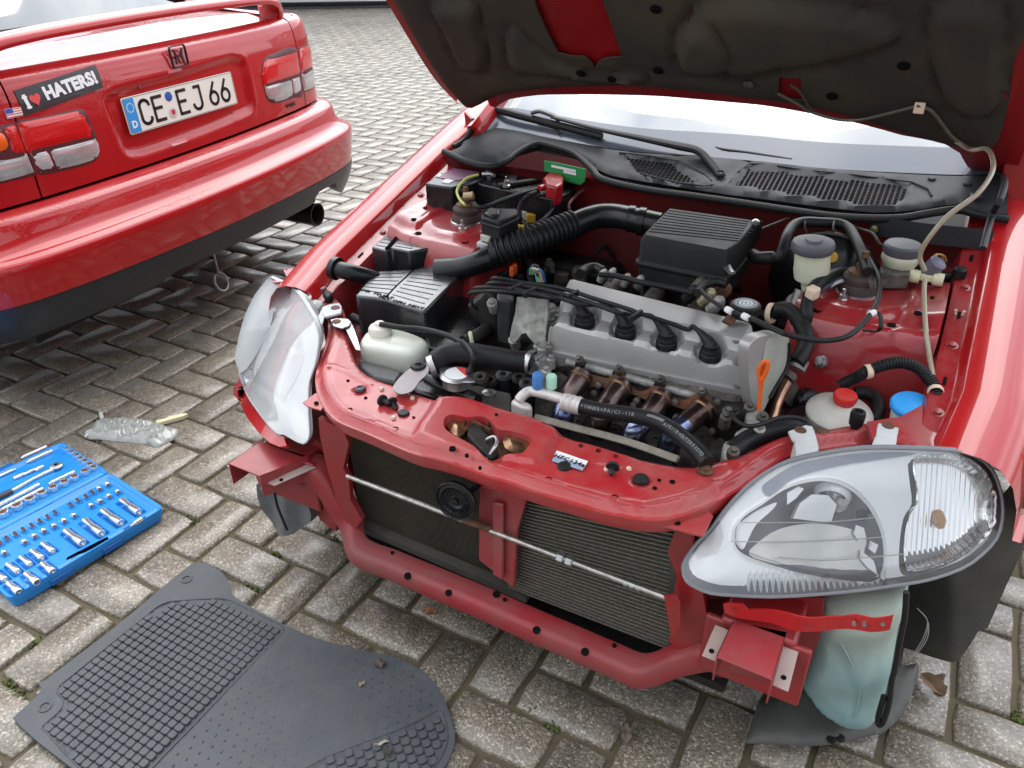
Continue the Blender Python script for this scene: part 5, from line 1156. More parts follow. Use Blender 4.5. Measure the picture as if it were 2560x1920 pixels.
# inner aprons with strut towers, as pressed steel relief
def apron_z(x, y, sg_=1):
    """x measured from the centre line outwards."""
    x = abs(x); low = .50 + .16 * sstep(.60, .655, x) * sstep(.20, .5, y) + .10 * sstep(.1, .5, y) * 0
    front = .455 + .03 * sstep(.2, .45, y)
    base = front + (.682 - front) * sstep(.515, .572, y + .10 * (.665 - x) * .0 - .16 * max(0, x - .52))
    base += .012 * sstep(.60, .655, x)
    # raised round seat of the strut
    r = math.hypot(x - .478, y - .705); base += .014 * sstep(.125, .095, r)
    base += .018 * sstep(.84, .80, y) * sstep(.60, .64, y) * sstep(.565, .585, x) * sstep(.66, .645, x)
    if sg_ < 0: base -= .16 * sstep(.80, .845, y) * sstep(.66, .63, x)
    base -= .34 * sstep(.372, .345, x) * sstep(.44, .55, y)
    base -= .25 * sstep(.46, .42, x) * sstep(.52, .44, y)
    return float(base)
dom = dens([(.335, .10), (.645, .10), (.645, .955), (.335, .955)], .012)
for sg in (-1, 1):
    m = NB(); m.sheet(dom, lambda x, y: np.array([sg * x, y, apron_z(x, y, sg) + .0015 * noise.noise(Vector((x * 14, y * 14, sg))) ]), .0105)
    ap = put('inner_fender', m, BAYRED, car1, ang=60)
    for x, y, r in ((.60, .64, .006), (.56, .60, .007), (.62, .72, .005), (.42, .60, .008), (.545, .80, .006), (.61, .80, .005)):
        h = MB(); z = apron_z(x, y, sg); h.lathe([(r * 1.3, -.003), (r * 1.2, .0015), (r, .001), (0, 0)], (sg * x, y, z + .0005), seg=12); put('plug_hole', h, HOLE, ap)
    # strut top
    c = np.array([sg * .478, .705, .696]); st_ = MB(); st_.lathe([(.043, -.004), (.043, .002), (.040, .003), (.0395, .0)], c, seg=28, caps=False); sm = put('strut_mount', st_, STEEL, car1)
    m = MB(); m.lathe([(.037, -.005), (.037, .016), (.034, .021), (.036, .026), (.036, .034), (.030, .040), (.028, .042), (.0, .042)], c, seg=28); put('rubber_bush', m, mat('perished_rubber', (.045, .036, .03), .7, nscale=60, ncol=(.09, .06, .045), noise_=.7) if sg < 0 else bpy.data.materials['perished_rubber'], sm)
    m = MB(); m.lathe([(.026, .040), (.026, .045), (.014, .050), (.013, .058), (.0115, .062), (.0085, .064), (.0065, .088), (0, .089)], c, seg=20); put('top_nut', m, RUST, sm)
    for a in (-110, 70):
        q = c + np.array([sg * .058 * math.cos(math.radians(a)), .058 * math.sin(math.radians(a)), -.002]); m = MB(); m.lathe([(.011, 0), (.011, .003), (.0085, .005), (.0085, .012), (.004, .013), (.004, .024), (0, .025)], q, seg=6); put('mount_nut', m, STEEL, sm)
# engine bay floor, firewall
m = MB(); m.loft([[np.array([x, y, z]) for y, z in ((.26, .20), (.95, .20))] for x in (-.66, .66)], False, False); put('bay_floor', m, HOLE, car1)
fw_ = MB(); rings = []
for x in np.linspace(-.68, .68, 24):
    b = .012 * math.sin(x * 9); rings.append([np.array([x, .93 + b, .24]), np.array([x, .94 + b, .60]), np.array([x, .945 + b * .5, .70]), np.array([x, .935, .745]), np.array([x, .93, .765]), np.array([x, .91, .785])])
fw_.loft(rings, False, False); put('firewall', fw_, mat('shade_darkened_firewall', (.17, .008, .008), .4, coat=.3, coatr=.25, extra=dust((.03, .012, .010), .7, 5)), car1, ang=60)  # red darkened to carry the open bonnet's shade, plus patches of grime
# ---------------------------------------------------------------- cowl, windscreen, wipers
CP = dict(pl=((0, .9, .80), (0, -.25, 1)))
up_px = [(1200, 335), (1238, 322), (1275, 326), (1350, 341), (1463, 362), (1556, 376), (1640, 384), (1730, 390), (1872, 402), (1993, 416), (2105, 425), (2218, 431), (2330, 436), (2405, 438), (2480, 436), (2516, 444)]
fr_px = [(2520, 530), (2440, 522), (2387, 506), (2340, 512), (2293, 520), (2240, 525), (2180, 526), (2068, 514), (1990, 504), (1918, 494), (1820, 482), (1730, 468), (1613, 450), (1530, 435), (1490, 418), (1440, 385), (1400, 372), (1350, 360), (1294, 375), (1250, 400), (1219, 405), (1163, 394), (1120, 378), (1150, 360)]
cw = dens([tuple(p) for p in cr(up_px, 3)] + [tuple(p) for p in cr(fr_px, 3)], 12)
gr1 = dens([(1555, 384), (1690, 402), (1700, 420), (1762, 452), (1790, 462), (1720, 458), (1640, 446), (1590, 428)], 12); gr2 = dens([(1873, 411), (1993, 424), (2120, 441), (2274, 456), (2262, 500), (2230, 510), (2180, 512), (2068, 499), (1955, 484), (1822, 463)], 12)
cwl = np.vstack([cw, cw[:1]]); g1l = np.vstack([gr1, gr1[:1]]); g2l = np.vstack([gr2, gr2[:1]])
def cwz(vo, P):
    z = -.010 * sstep(9, 0, pdist(vo, np.array(fr_px, float))) + .002 * np.sin(P[:, 0] * 8)
    for G, gl in ((gr1, g1l), (gr2, g2l)): z = np.where(inside(vo, G), z - .008 * sstep(0, 6, pdist(vo, gl)), z + .003 * np.exp(-(pdist(vo, gl) / 6) ** 2))
    z += .005 * np.exp(-(((vo[:, 0] - 1290) / 45) ** 2 + ((vo[:, 1] - 345) / 14) ** 2))
    z -= .007 * np.exp(-(pdist(vo, np.array([(1690, 395), (1800, 440), (1872, 405)], float)) / 9) ** 2)
    return z
COWL = mat('grey_black_cowl', (.022, .024, .028), .50, spec=.25, bump=.15, bscale=500, extra=dust((.05, .05, .053), .4, 8))
m = NB(); m.sheet(cw, lambda a, b: C1(a, b, **CP), 11, thick=.003, zf=cwz); cowl = put('cowl', m, COWL, car1, ang=50)
gm_ = MB(); gx = MB()
for G, nx_, o in ((gr1, 0, 0), (gr2, 1, 0)):
    W2 = np.array([C1(*p, **CP)[:2] for p in G]); lo, hi = W2.min(0), W2.max(0); Wl = np.vstack([W2, W2[:1]])
    xs, ys_ = np.arange(lo[0], hi[0], .0115), np.arange(lo[1], hi[1], .0105)
    for x in xs:
        for y in ys_:
            c = np.array([[x, y]])
            if inside(c, W2)[0] and pdist(c, Wl)[0] > .006:
                z = .80 + .25 * (y - .9) - .0055
                gx.box((x, y, z), (.0075, .0070, .0012), ((1, 0, 0), (0, .97, .243), (0, -.243, .97)))
put('grille_opening', gx, HOLE, cowl, kind='stuff')
for G in ([(1548, 382), (1700, 404), (1790, 462), (1700, 458), (1600, 434)], [(1815, 466), (1873, 410), (2000, 424), (2280, 456), (2330, 490)]):
    m = MB(); m.tube([C1(*p, **CP) + (0, 0, .001) for p in G], .0022, 6, k=2); put('grille_edge', m, COWL, cowl)
for px, py in ((1801, 441), (2438, 496)):
    q = C1(px, py, **CP) + (0, 0, .002); m = MB(); m.lathe([(.012, 0), (.012, .006), (.008, .010), (.0075, .007), (0, .007)], q, (0, -.25, 1), 18); put('pivot_cap', m, PLAS, cowl)
for px, py in ((2075, 428), (2330, 446), (2418, 459), (1262, 355), (2200, 441)):
    q = C1(px, py, **CP); m = MB(); m.lathe([(.009, 0), (.008, .003), (0, .004)], q, (0, -.25, 1), 14); put('cowl_clip', m, COWL, cowl)
m = MB(); m.tube([C1(a, b, **CP) + (0, -.006, -.006) for a, b in ((1112, 372), (1165, 396), (1225, 410), (1265, 398), (1300, 372), (1345, 352), (1395, 362), (1440, 378), (1482, 415), (1510, 442), (1613, 466), (1730, 482), (1850, 499), (1990, 520), (2100, 534), (2190, 538), (2260, 536), (2330, 524), (2400, 516), (2450, 528), (2525, 540))], .009, 10, k=5); put('bonnet_seal', m, RUB, car1)
m = MB(); m.loft([[C1(a, b, **CP) + d for d in ((0, -.002, -.004), (0, .004, -.014), (0, .01, -.018))] for a, b in fr_px[:-1]], False, False); put('cowl_skirt', m, PLAS, cowl)
q1 = C1(2330, 560, z=.77); m = MB(); m.loft([[np.array([x, .895 - .01 * math.cos((x - .55) * 20), .80 - dz]) for dz in (0, .02, .045)] for x in np.linspace(.46, .70, 12)], False, False); put('cowl_end_panel', m, COWL, cowl)
# windscreen
wb = cr([C1(*p, **CP) + (0, .004, 0) for p in up_px], 4); wu = np.array([0, math.cos(math.radians(31)), math.sin(math.radians(31))])
def wsr(t): return [p + wu * t * (1 + .0 * abs(p[0])) - np.array([p[0] * .12 * t / .6, 0, 0]) + np.array([0, 0, .02 * math.sin(min(1, t / .7) * math.pi)]) for p in wb]
WSG = clear('windscreen_glass', (.35, .42, .42), .015, .36)
m = MB(); m.loft([wsr(t) for t in (.075, .15, .25, .35, .5, .65)], False, False); put('windscreen', m, WSG, car1)
FRIT = mat('glass_edge_band', (.075, .085, .11), .18, coat=1., spec=.8, bump=.02, bscale=30)
m = MB(); m.loft([wsr(t) for t in (0., .02, .045, .076)], False, False); put('windscreen_edge_band', m, FRIT, car1)
m = MB(); m.loft([[p + np.array([0, .03, -.055]) for p in wsr(t)] for t in (.0, .3, .7)], False, False); put('dashboard', m, mat('dashboard_grey', (.16, .18, .185), .7), car1)
m = MB(); rr_ = wsr(.65); m.loft([rr_, [p + np.array([0, .3, .05]) for p in rr_], [p + np.array([0, 1.1, .05]) for p in rr_], [p * np.array([1, 1, .85]) + np.array([0, 1.7, -.1]) for p in rr_]], False, False); put('roof', m, RED, car1)
for sg in (-1, 1):
    m = MB(); m.hexa([(sg * .80, 1.25, .16), (sg * .84, 1.25, .16), (sg * .84, 3.9, .16), (sg * .80, 3.9, .16)], [(sg * .80, 1.25, .84), (sg * .83, 1.25, .84), (sg * .82, 3.9, .86), (sg * .79, 3.9, .86)]); put('door', m, RED, car1, .01)
    m = MB(); m.tube([wb[0 if sg < 0 else -1] + (sg * .02, .0, .0), rr_[0 if sg < 0 else -1] + (sg * .01, 0, 0)], .028, 8); put('pillar', m, RED, car1)
# wipers
WP = lambda a, b, h=.02: C1(a, b, pl=(tuple(wb[len(wb) // 2] + np.array([0, -wu[2], wu[1]]) * (h + .006)), (0, -wu[2], wu[1])))
m = MB(); m.tube([WP(1224, 270, .012), WP(1300, 290, .014), WP(1400, 315, .014), WP(1505, 342, .012)], .0085, 8, sq=(1, 1.3)); wip = put('wiper', m, PLAS, car1)
m = MB(); m.tube([WP(1330, 282, .026), WP(1352, 278, .030), WP(1385, 290, .026), WP(1400, 300, .02)], .010, 8, k=3, sq=(1.2, .6)); put('blade_holder', m, PLASG, wip)
m = MB(); m.tube([WP(1380, 293, .028), WP(1490, 322, .030), WP(1600, 345, .032), WP(1700, 366, .026), WP(1742, 376, .018), WP(1768, 398, .012), WP(1800, 438, .012)], [.007, .009, .013, .017, .016, .014, .012], 10, k=4, sq=(1.1, .55)); put('wiper_arm', m, mat('matt_black_metal', (.008, .008, .009), .6, spec=.2), wip)
m = MB(); m.tube([WP(1372, 316, .006), WP(1388, 322, .006), WP(1400, 334, .004)], .003, 6, k=3); put('washer_jet_hose', m, RUB, wip)
m = MB(); m.tube([C1(1762, 380, **CP) + (0, .02, .012), C1(1800, 392, **CP) + (0, .02, .014), C1(1860, 398, **CP) + (0, .02, .012), C1(1975, 412, **CP) + (0, .018, .008)], .004, 8, k=3); put('wiper', m, PLAS, car1)
# ---------------------------------------------------------------- bonnet
hp_ = cr([(1.42, .885), (1.30, .878), (1.12, .872), (.91, 1.012), (.74, 1.200), (.55, 1.42), (.30, 1.72), (.10, 1.95), (-.02, 2.07)], 6)
HPZ = cr([(1.12, .862), (1.02, .925), (.91, 1.012), (.74, 1.195), (.55, 1.41), (.30, 1.70), (.10, 1.93), (-.02, 2.06)], 6)
hdir = np.array([0, -.60, .80])
def hz(y): return float(np.interp(-y, -HPZ[:, 0], HPZ[:, 1])) if y < 1.12 else .862 + .10 * (y - 1.12)
def HF(px, py, off=0.): return C1(px, py, f=lambda q: q[2] - hz(q[1]) + off)
def Hq(x, y, off=0.):  # off = below the skin (towards the engine)
    z = hz(y); d = (hz(y - .01) - hz(y + .01)) / .02 if y < 1.1 else 0; n = np.array([0, -d, -1.]) ; n /= np.linalg.norm(n); return np.array([x, y, z]) + n * off
hx_edge = lambda y: .715 - .06 * sstep(.5, 0, y)
rear_arc = lambda x: 1.15 + .25 * (1 - (abs(x) / .70) ** 2.0) if abs(x) < .70 else 1.15
def RA(x): x = abs(x); return float(np.interp(x, [0, .12, .3, .46, .57, .66, .715], [1.415, 1.405, 1.345, 1.225, 1.135, 1.03, .99]))
def hdom(x, y): return Hq(x, y)
rear_px = [(1166, 296), (1182, 286), (1225, 265), (1270, 249), (1344, 238), (1430, 236), (1535, 237), (1640, 240), (1730, 247), (1830, 256), (1933, 267), (2110, 300), (2255, 338), (2400, 383), (2478, 416), (2510, 440)]
rear_xy = cr([HF(*p)[:2] for p in rear_px], 3)
rear_xy[:, 0] = np.clip(rear_xy[:, 0], -.712, .712)
out_h = [tuple(p) for p in rear_xy] + [(.715 - .05 * (1 - t), -.0 + 1.05 * t) for t in np.linspace(1, 0, 14)] + [(-.715 + .05 * (1 - t), -.0 + 1.05 * t) for t in np.linspace(0, 1, 14)]
def HS(x, y): return np.array([x, y, hz(y)])
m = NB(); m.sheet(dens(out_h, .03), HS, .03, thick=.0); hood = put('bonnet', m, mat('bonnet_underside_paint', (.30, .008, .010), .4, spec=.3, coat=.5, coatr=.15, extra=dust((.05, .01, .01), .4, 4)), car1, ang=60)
m = NB(); m.sheet(dens(out_h, .03), lambda x, y: HS(x, y) + np.array([0, .022, .022]), .04); put('bonnet_skin', m, RED, hood, ang=60)
m = MB(); rim_ = dens(out_h, .03); m.loft([[HS(x, y), HS(x, y) + np.array([0, .022, .022])] for x, y in np.vstack([rim_, rim_[:1]])], False, False); put('bonnet_edge', m, RED, hood)
# ---------------------------------------------------------------- engine bay contents
CR = {1: (1040, 380, .2351), 2: (800, 560, .1989), 3: (1340, 640, .2803), 4: (1840, 520, .2351), 5: (1780, 840, .2712), 6: (860, 850, .2351), 7: (1400, 480, .3165), 8: (780, 380, .3165), 9: (560, 690, .2652), 0: (0, 0, 1)}
def X(c, *pts):
    ox, oy, s_ = CR[c]; r = [(ox + p[0] * s_, oy + p[1] * s_) + tuple(p[2:]) for p in pts]; return r
ZOFF = 0.
def ZT_(c, pts, z):
    """Points of a traced line; a third number is that point's own height."""
    return [C1(p[0], p[1], z=(p[2] if len(p) > 2 else z) + ZOFF) for p in X(c, *pts)]
def hose(name, c, pts, z, r, mt, k=5, seg=12, parent=None, ribs=0, sq=None, off=None):
    P = ZT_(c, pts, z)
    if off is not None: P = [p + np.array(off) for p in P]
    m = MB()
    if ribs:
        Q = cr(P, 12); L_ = np.r_[0, np.cumsum(np.linalg.norm(np.diff(Q, axis=0), axis=1))]; n = ribs * 6; tt = np.linspace(0, L_[-1], n)
        Q = np.array([[np.interp(t, L_, Q[:, j]) for j in range(3)] for t in tt]); rr = [r * (1.0 + .09 * (1 if (i % 6) in (0, 1, 2) else -1) * (1 if (i % 6) != 1 else 1.15)) for i in range(n)]
        m.tube(Q, rr, 20)
    else: m.tube(P, r, seg, k=k, sq=sq)
    return put(name, m, mt, parent or car1, ang=50)
def vbox(name, c, pts, z, zb, mt, bevel=.004, parent=None, taper=0., dz=None, k=0, seg=2):
    P = ZT_(c, pts, z); cen = sum(P) / len(P)
    lo = [np.array([p[0] + (p[0] - cen[0]) * taper, p[1] + (p[1] - cen[1]) * taper, zb + ZOFF * .5]) for p in P]
    m = MB(); m.loft([lo, P]); return put(name, m, mt, parent or car1, bevel, seg=seg)
def disc(name, c, p, z, prof, mt, parent=None, ax=(0, 0, 1), seg=24):
    q = ZT_(c, [p], z)[0]; m = MB(); m.lathe(prof, q, ax, seg); return put(name, m, mt, parent or car1), q
# dark lumps filling the depth of the bay
rg = random.Random(11)
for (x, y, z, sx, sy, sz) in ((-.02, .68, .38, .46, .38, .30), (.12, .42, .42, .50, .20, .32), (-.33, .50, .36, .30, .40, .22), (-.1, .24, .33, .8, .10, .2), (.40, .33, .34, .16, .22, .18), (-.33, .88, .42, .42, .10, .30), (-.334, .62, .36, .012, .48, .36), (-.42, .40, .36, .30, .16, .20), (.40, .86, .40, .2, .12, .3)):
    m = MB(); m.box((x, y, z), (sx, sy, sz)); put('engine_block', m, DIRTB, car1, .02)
for i in range(60):
    x, y = rg.uniform(-.34, .34), rg.choice([rg.uniform(.56, .88), rg.uniform(.56, .8)]); z = rg.uniform(.53, .60); a = rg.uniform(0, 6.3); L_ = rg.uniform(.05, .16)
    if i % 3 == 0:
        m = MB(); m.tube([(x, y, z), (x + L_ * .5 * math.cos(a), y + L_ * .5 * math.sin(a), z + .02), (x + L_ * math.cos(a), y + L_ * math.sin(a), z - .02)], rg.uniform(.0035, .009), 8, k=4); put('hose', m, RUB if i % 2 else DIRTB, car1)
    elif i % 3 == 1:
        m = MB(); m.lathe([(.012, -.03), (.013, 0), (.008, .004), (.007, .012), (0, .013)], (x, y, z), (math.cos(a) * .5, math.sin(a) * .5, 1), 10); put('sensor', m, rg.choice([CASTD, DIRTB, PLAS, CASTD]), car1)
    else:
        m = MB(); m.box((x, y, z - .01), (rg.uniform(.02, .05), rg.uniform(.02, .04), .05), ((math.cos(a), math.sin(a), 0), (-math.sin(a), math.cos(a), 0), (0, 0, 1))); put('bracket', m, rg.choice([DIRTB, CASTD, DIRTB]), car1, .004)
# intake manifold runners
for i in range(4):
    x = -.02 + i * .10; m = MB(); m.tube([(x, .50, .60), (x, .56, .645), (x - .01, .64, .63), (x - .02, .72, .56)], .019, 12, k=4); put('intake_runner', m, CASTD, car1)
# ---- valve cover
FLc, FRc, BRc, BLc = C1(1386, 808, z=.662), C1(1840, 908, z=.652), C1(1893, 806, z=.682) - (0, 0, .022), C1(1424, 690, z=.702) - (0, 0, .022)
def VC(u, v): return (FLc * (1 - u) + FRc * u) * (1 - v) + (BLc * (1 - u) + BRc * u) * v
vcW = np.linalg.norm(FRc - FLc); vcD = np.linalg.norm(BLc - FLc)
bootpx = [(1462, 808), (1564, 831), (1667, 854), (1777, 879)]
def invVC(q):
    best = None
    for _ in range(1):
        u, v = .5, .5
        for it in range(20):
            e = q[:2] - VC(u, v)[:2]; J = np.array([(VC(u + .01, v) - VC(u - .01, v))[:2] / .02, (VC(u, v + .01) - VC(u, v - .01))[:2] / .02]).T; d = np.linalg.solve(J, e); u += d[0]; v += d[1]
    return u, v
bu = [invVC(C1(px, py, z=.652)) for px, py in bootpx]
def vch(u, v):
    """Height of the cover above its mounting plane."""
    x, y = u * vcW, v * vcD
    h = .0
    plate = sstep(.050, .068, y); h += .022 * plate
    for (a, b) in bu:
        dx, dy = x - a * vcW, y - b * vcD; r = math.hypot(dx, dy)
        h -= .010 * sstep(.034, .028, math.hypot(dx, min(dy, 0) * .0 + dy)) * (1 if True else 0)
        # open channel of each well towards the front
        h -= .008 * sstep(.030, .026, abs(dx)) * sstep(.012, -.004, dy) * sstep(-.045, -.03, dy)
        h += .0
    # well rims cut into the plateau
    for (a, b) in bu:
        r = math.hypot(x - a * vcW, y - b * vcD); h -= (.0 if r > .034 else 0)
        if plate > 0: h -= .022 * plate * sstep(.034, .029, r)
    edge = min(x, vcW - x, y, vcD - y); h -= .010 * float(sstep(.010, .0, edge)) ** 1.5
    return h
dv = dens([(0, 0), (1, 0), (1, 1), (0, 1)], .02)
dvp = cr([(.015, 0.02), (.5, 0), (.985, .02), (1, .12), (1, .80), (.90, .96), (.80, 1.02), (.5, 1.0), (.2, 1.0), (.03, 1.0), (0, .94), (0, .1)], 10, True)
m = NB(); m.sheet([(u * vcW, v * vcD) for u, v in dvp], lambda x, y: VC(x / vcW, y / vcD) + np.array([0, 0, vch(x / vcW, y / vcD)]), .0052)
m2 = MB(); ring = [VC(u, v) + np.array([0, 0, vch(u, v)]) for u, v in dvp]; cc_ = sum(ring) / len(ring)
m2.loft([[p + (0, 0, 0) for p in ring], [np.array([cc_[0] + (p[0] - cc_[0]) * 1.01, cc_[1] + (p[1] - cc_[1]) * 1.03, p[2] - .012]) for p in ring], [np.array([cc_[0] + (p[0] - cc_[0]) * 1.02, cc_[1] + (p[1] - cc_[1]) * 1.06, .600]) for p in ring]], True, False)
o_ = len(m.v); m.v += m2.v; m.f += [tuple(i + o_ for i in f) for f in m2.f]
vcov = put('valve_cover', m, ALU, car1, ang=28)
m = MB(); fl_ = [np.array([cc_[0] + (p[0] - cc_[0]) * 1.055, cc_[1] + (p[1] - cc_[1]) * 1.15, 0]) for p in ring]; m.loft([[p * [1, 1, 0] + (0, 0, .588) for p in fl_], [p * [1, 1, 0] + (0, 0, .601) for p in fl_]]); put('cover_flange', m, ALU, vcov, .002)
vx = VC(.8, .7) - VC(.2, .7); vy = VC(.5, .9) - VC(.5, .5)
text_mesh('HONDA', .058, ALU, 'lettering', vcov, basis(VC(.46, .70) + np.array([0, 0, .0004]), vx, vy), .0028, .0012, 1.35, space=1.25)
for (a, b), (px, py) in zip(bu, bootpx):
    q = VC(a, b) + np.array([0, 0, -.013]); m = MB(); m.lathe([(.0215, -.004), (.0215, .007), (.0205, .009), (.0195, .010), (.0195, .016), (.018, .019), (.0135, .0195), (.0135, .026), (.011, .029), (0, .030)], q, (0, -.10, 1), 26); bt = put('plug_boot', m, RUB, vcov)
    tp = q + np.array([0, .0, .024]); m = MB(); m.tube([tp + (.004, -.004, -.004), tp + (-.010, .004, .006), tp + (-.026, .012, .014), tp + (-.036, .016, .018)], [.0125, .0115, .007, .0045], 12, k=3); put('boot_elbow', m, RUB, bt)
WZ = .712
wires = [[(560, 1515, .66), (600, 1495, .69), (700, 1482, .70), (900, 1484, WZ), (1100, 1498, WZ), (1300, 1520, WZ), (1500, 1556, WZ), (1640, 1610, .705)],
         [(600, 1475, .68), (640, 1448, .70), (780, 1440, .71), (1000, 1456, WZ), (1250, 1500, WZ), (1550, 1560, WZ), (1750, 1620, WZ), (1900, 1690, WZ)],
         [(740, 1430, .70), (790, 1396, .715), (900, 1392, .72), (1100, 1418, WZ), (1400, 1470, WZ), (1650, 1540, WZ), (1900, 1620, WZ), (2150, 1710, WZ)],
         [(800, 1380, .70), (825, 1344, .72), (950, 1352, .722), (1100, 1385, WZ), (1400, 1425, WZ), (1650, 1478, WZ), (1900, 1560, WZ), (2212, 1655, WZ)]]
tails = [[(215, 425, .705), (300, 455, .69), (338, 480, .675)], [(330, 410, WZ), (480, 465, .71), (600, 500, .69), (695, 545, .67)], [(300, 350, WZ), (600, 440, .71), (820, 520, .70), (960, 585, .69), (1055, 630, .668)], [(360, 335, WZ), (620, 415, WZ), (920, 510, .71), (1200, 600, .69), (1350, 655, .68), (1450, 702, .665)]]
for w, tl in zip(wires, tails):
    P = ZT_(1, w, WZ); last = X(1, w[-1])[0][0]; P += [q for q, p in zip(ZT_(3, tl, WZ), X(3, *tl)) if p[0] > last + 8]
    ia = wires.index(w); qb = VC(*bu[ia]) + np.array([-.036, .016, .029]); P = [p for p in P if p[0] < qb[0] - .012] + [qb + np.array([-.010, .004, .003]), qb + np.array([.006, -.003, -.004])]
    m = MB(); m.tube(P, .0045, 10, k=5); put('ignition_lead', m, RUB, car1)
for c, p in ((3, (350, 330)), (3, (915, 510)), (1, (1090, 1425)), (1, (1240, 1470))):
    q = ZT_(c, [p], WZ)[0]; m = MB(); m.box(q + (0, -.012, 0), (.008, .040, .013), ((.94, -.2, -.1), (.2, .95, 0), (0, 0, 1))); put('lead_holder', m, PLAS, car1, .002)
# oil cap and fittings on the cover
oc, q = disc('oil_cap', 3, (1868, 450), .716, [(.026, -.02), (.030, -.004), (.030, .004), (.026, .007), (0, .0072)], PLAS, vcov, seg=28)
for r0, r1 in ((.0095, .0145), (.0175, .0188), (.0205, .0214), (.0025, .0075)):
    m = MB(); m.lathe([(r0, .0072), (r0, .0077), (r1, .0077), (r1, .0072)], q, seg=32, caps=False); put('printed_ring', m, mat('print_grey', (.55, .58, .60), .5) if r0 == .0095 else bpy.data.materials['print_grey'], oc)
disc('cover_bolt', 3, (1795, 745), .668, [(.0165, -.006), (.0165, .003), (.012, .006), (.010, .0065), (.0085, .005), (.006, .008), (0, .009)], CAST, vcov)
m = MB(); a, b = ZT_(3, [(1700, 600), (1790, 545)], .690); m.tube([a, (a + b) / 2 + (0, 0, .006), b], .012, 8, k=2, sq=(1, .35)); put('cover_bracket', m, RUST, vcov)
disc('vent_stub', 3, (1500, 660), .672, [(.009, 0), (.007, .002), (0, .002)], HOLE, vcov)
for p in ((1800, 1150), (1850, 1120)): disc('flange_lug', 3, p, .605, [(.010, -.02), (.010, .002), (.004, .0025), (0, .001)], CAST, vcov)
for p in ((600, 160), (680, 150), (930, 215), (810, 200)): disc('hose_joint', 3, p, .70, [(.008, -.02), (.010, 0), (.007, .008), (.004, .012), (0, .012)], CAST, vcov, ax=(.4, 0, 1))
hose('breather_hose', 3, [(560, 165), (700, 175), (830, 205), (960, 240), (1180, 280), (1400, 330)], .705, .006, RUB)
hose('breather_hose', 3, [(400, 160), (440, 125), (520, 105), (600, 140)], .70, .012, RUB)
for i, p in enumerate([(1480, 230), (1560, 330), (1650, 270), (1700, 290), (1640, 400), (1420, 300), (1530, 260)]): disc('throttle_fitting', 3, p, .705 if i != 1 else .71, [(.013, -.035), (.013, 0), (.009, .006), (.005, .010), (0, .011)], [CASTD, mat('zinc_yellow', (.50, .46, .30), .45, metal=.6, nscale=60, ncol=(.25, .2, .1), noise_=.8), RUST, RUST, CAST, DIRTB, CASTD][i], None, ax=(.5, -.2, .8), seg=10)
hose('throttle_hose', 3, [(1440, 330), (1500, 260), (1600, 230), (1700, 250)], .72, .009, RUB)
# ---- cylinder head front, manifold
def head_front():
    m = NB(); a = FLc * [1, 1, 0]; b = FRc * [1, 1, 0]
    ax = (b - a) / np.linalg.norm(b - a); n = np.array([ax[1], -ax[0], 0]); n = n if n[1] < 0 else -n; L_ = np.linalg.norm(b - a)
    def mp_(x, z): return a + ax * x + n * (.012 + (.60 - z) * .35) + np.array([0, 0, z])
    def zf(vo, P):
        out = []
        for x, z in vo:
            v = .010 * noise.noise(Vector((x * 22, z * 26, 1))) + .004 * noise.noise(Vector((x * 70, z * 70, 2)))
            v += .006 * math.exp(-((z - .578) / .006) ** 2) - .008 * math.exp(-((z - .566) / .005) ** 2)
            out.append(v)
        return np.array(out)
    m.sheet(dens([(-.02, .36), (L_ + .02, .36), (L_ + .02, .592), (-.02, .592)], .02), mp_, .008, zf=zf)
    return m, mp_, L_, ax, n
hm_, HFm, HL, hax, hn = head_front(); head = put('cylinder_head', hm_, CASTD, car1, ang=60)
HP = lambda c, p, off=0.: C1(*X(c, p)[0], pl=(tuple(HFm(0, .55) + hn * off), tuple(np.cross(hax, HFm(0, .5) - HFm(0, .6)))))
for a, b in (((445, 985), (690, 1052)), ((800, 1078), (1060, 1152)), ((1155, 1180), (1450, 1252)), ((270, 945), (360, 965))):
    m = MB(); m.tube([HP(3, a, .012), HP(3, b, .012)], .0085, 10); put('casting_rib', m, CAST, head, .001)
for p in ((400, 945), (750, 1030), (1115, 1120), (1485, 1222)):
    a = HP(3, p, .018); m = MB(); m.lathe([(.0095, -.01), (.0095, .012), (.0075, .018), (.005, .019), (.005, .028), (0, .029)], a, hn * .6 + np.array([0, 0, .7]), 10); put('stud', m, CASTD, head)
BROWN = mat('heat_browned_pipe', (.070, .042, .038), .26, metal=.9, nscale=18, ncol=(.22, .17, .16), noise_=.8, bump=.05, bscale=80)
BLUEP = mat('heat_blued_pipe', (.12, .14, .32), .2, metal=.95, nscale=22, ncol=(.36, .40, .50), noise_=.8)
GOLDW = mat('copper_weld', (.26, .14, .09), .35, metal=.8, bump=.4, bscale=300)
RUSTF = mat('rusty_flange', (.20, .075, .03), .6, metal=.3, nscale=35, ncol=(.11, .075, .05), noise_=.9, bump=.5, bscale=150)
fl = cr([(420, 1040), (560, 1075), (640, 1090), (700, 1055), (790, 1075), (830, 1150), (900, 1200), (960, 1205), (1060, 1160), (1140, 1180), (1200, 1250), (1290, 1290), (1360, 1270), (1430, 1230), (1540, 1250), (1600, 1340), (1600, 1400), (1500, 1420), (1300, 1360), (1180, 1330), (1000, 1290), (850, 1230), (700, 1200), (560, 1170), (420, 1160), (300, 1080), (320, 1030)], 3, True)
m = NB(); m.sheet([X(3, tuple(p))[0] for p in fl], lambda a, b: HP(0, (a, b), .022), 12, thick=.008); man = put('exhaust_manifold', m, RUSTF, car1, ang=50)
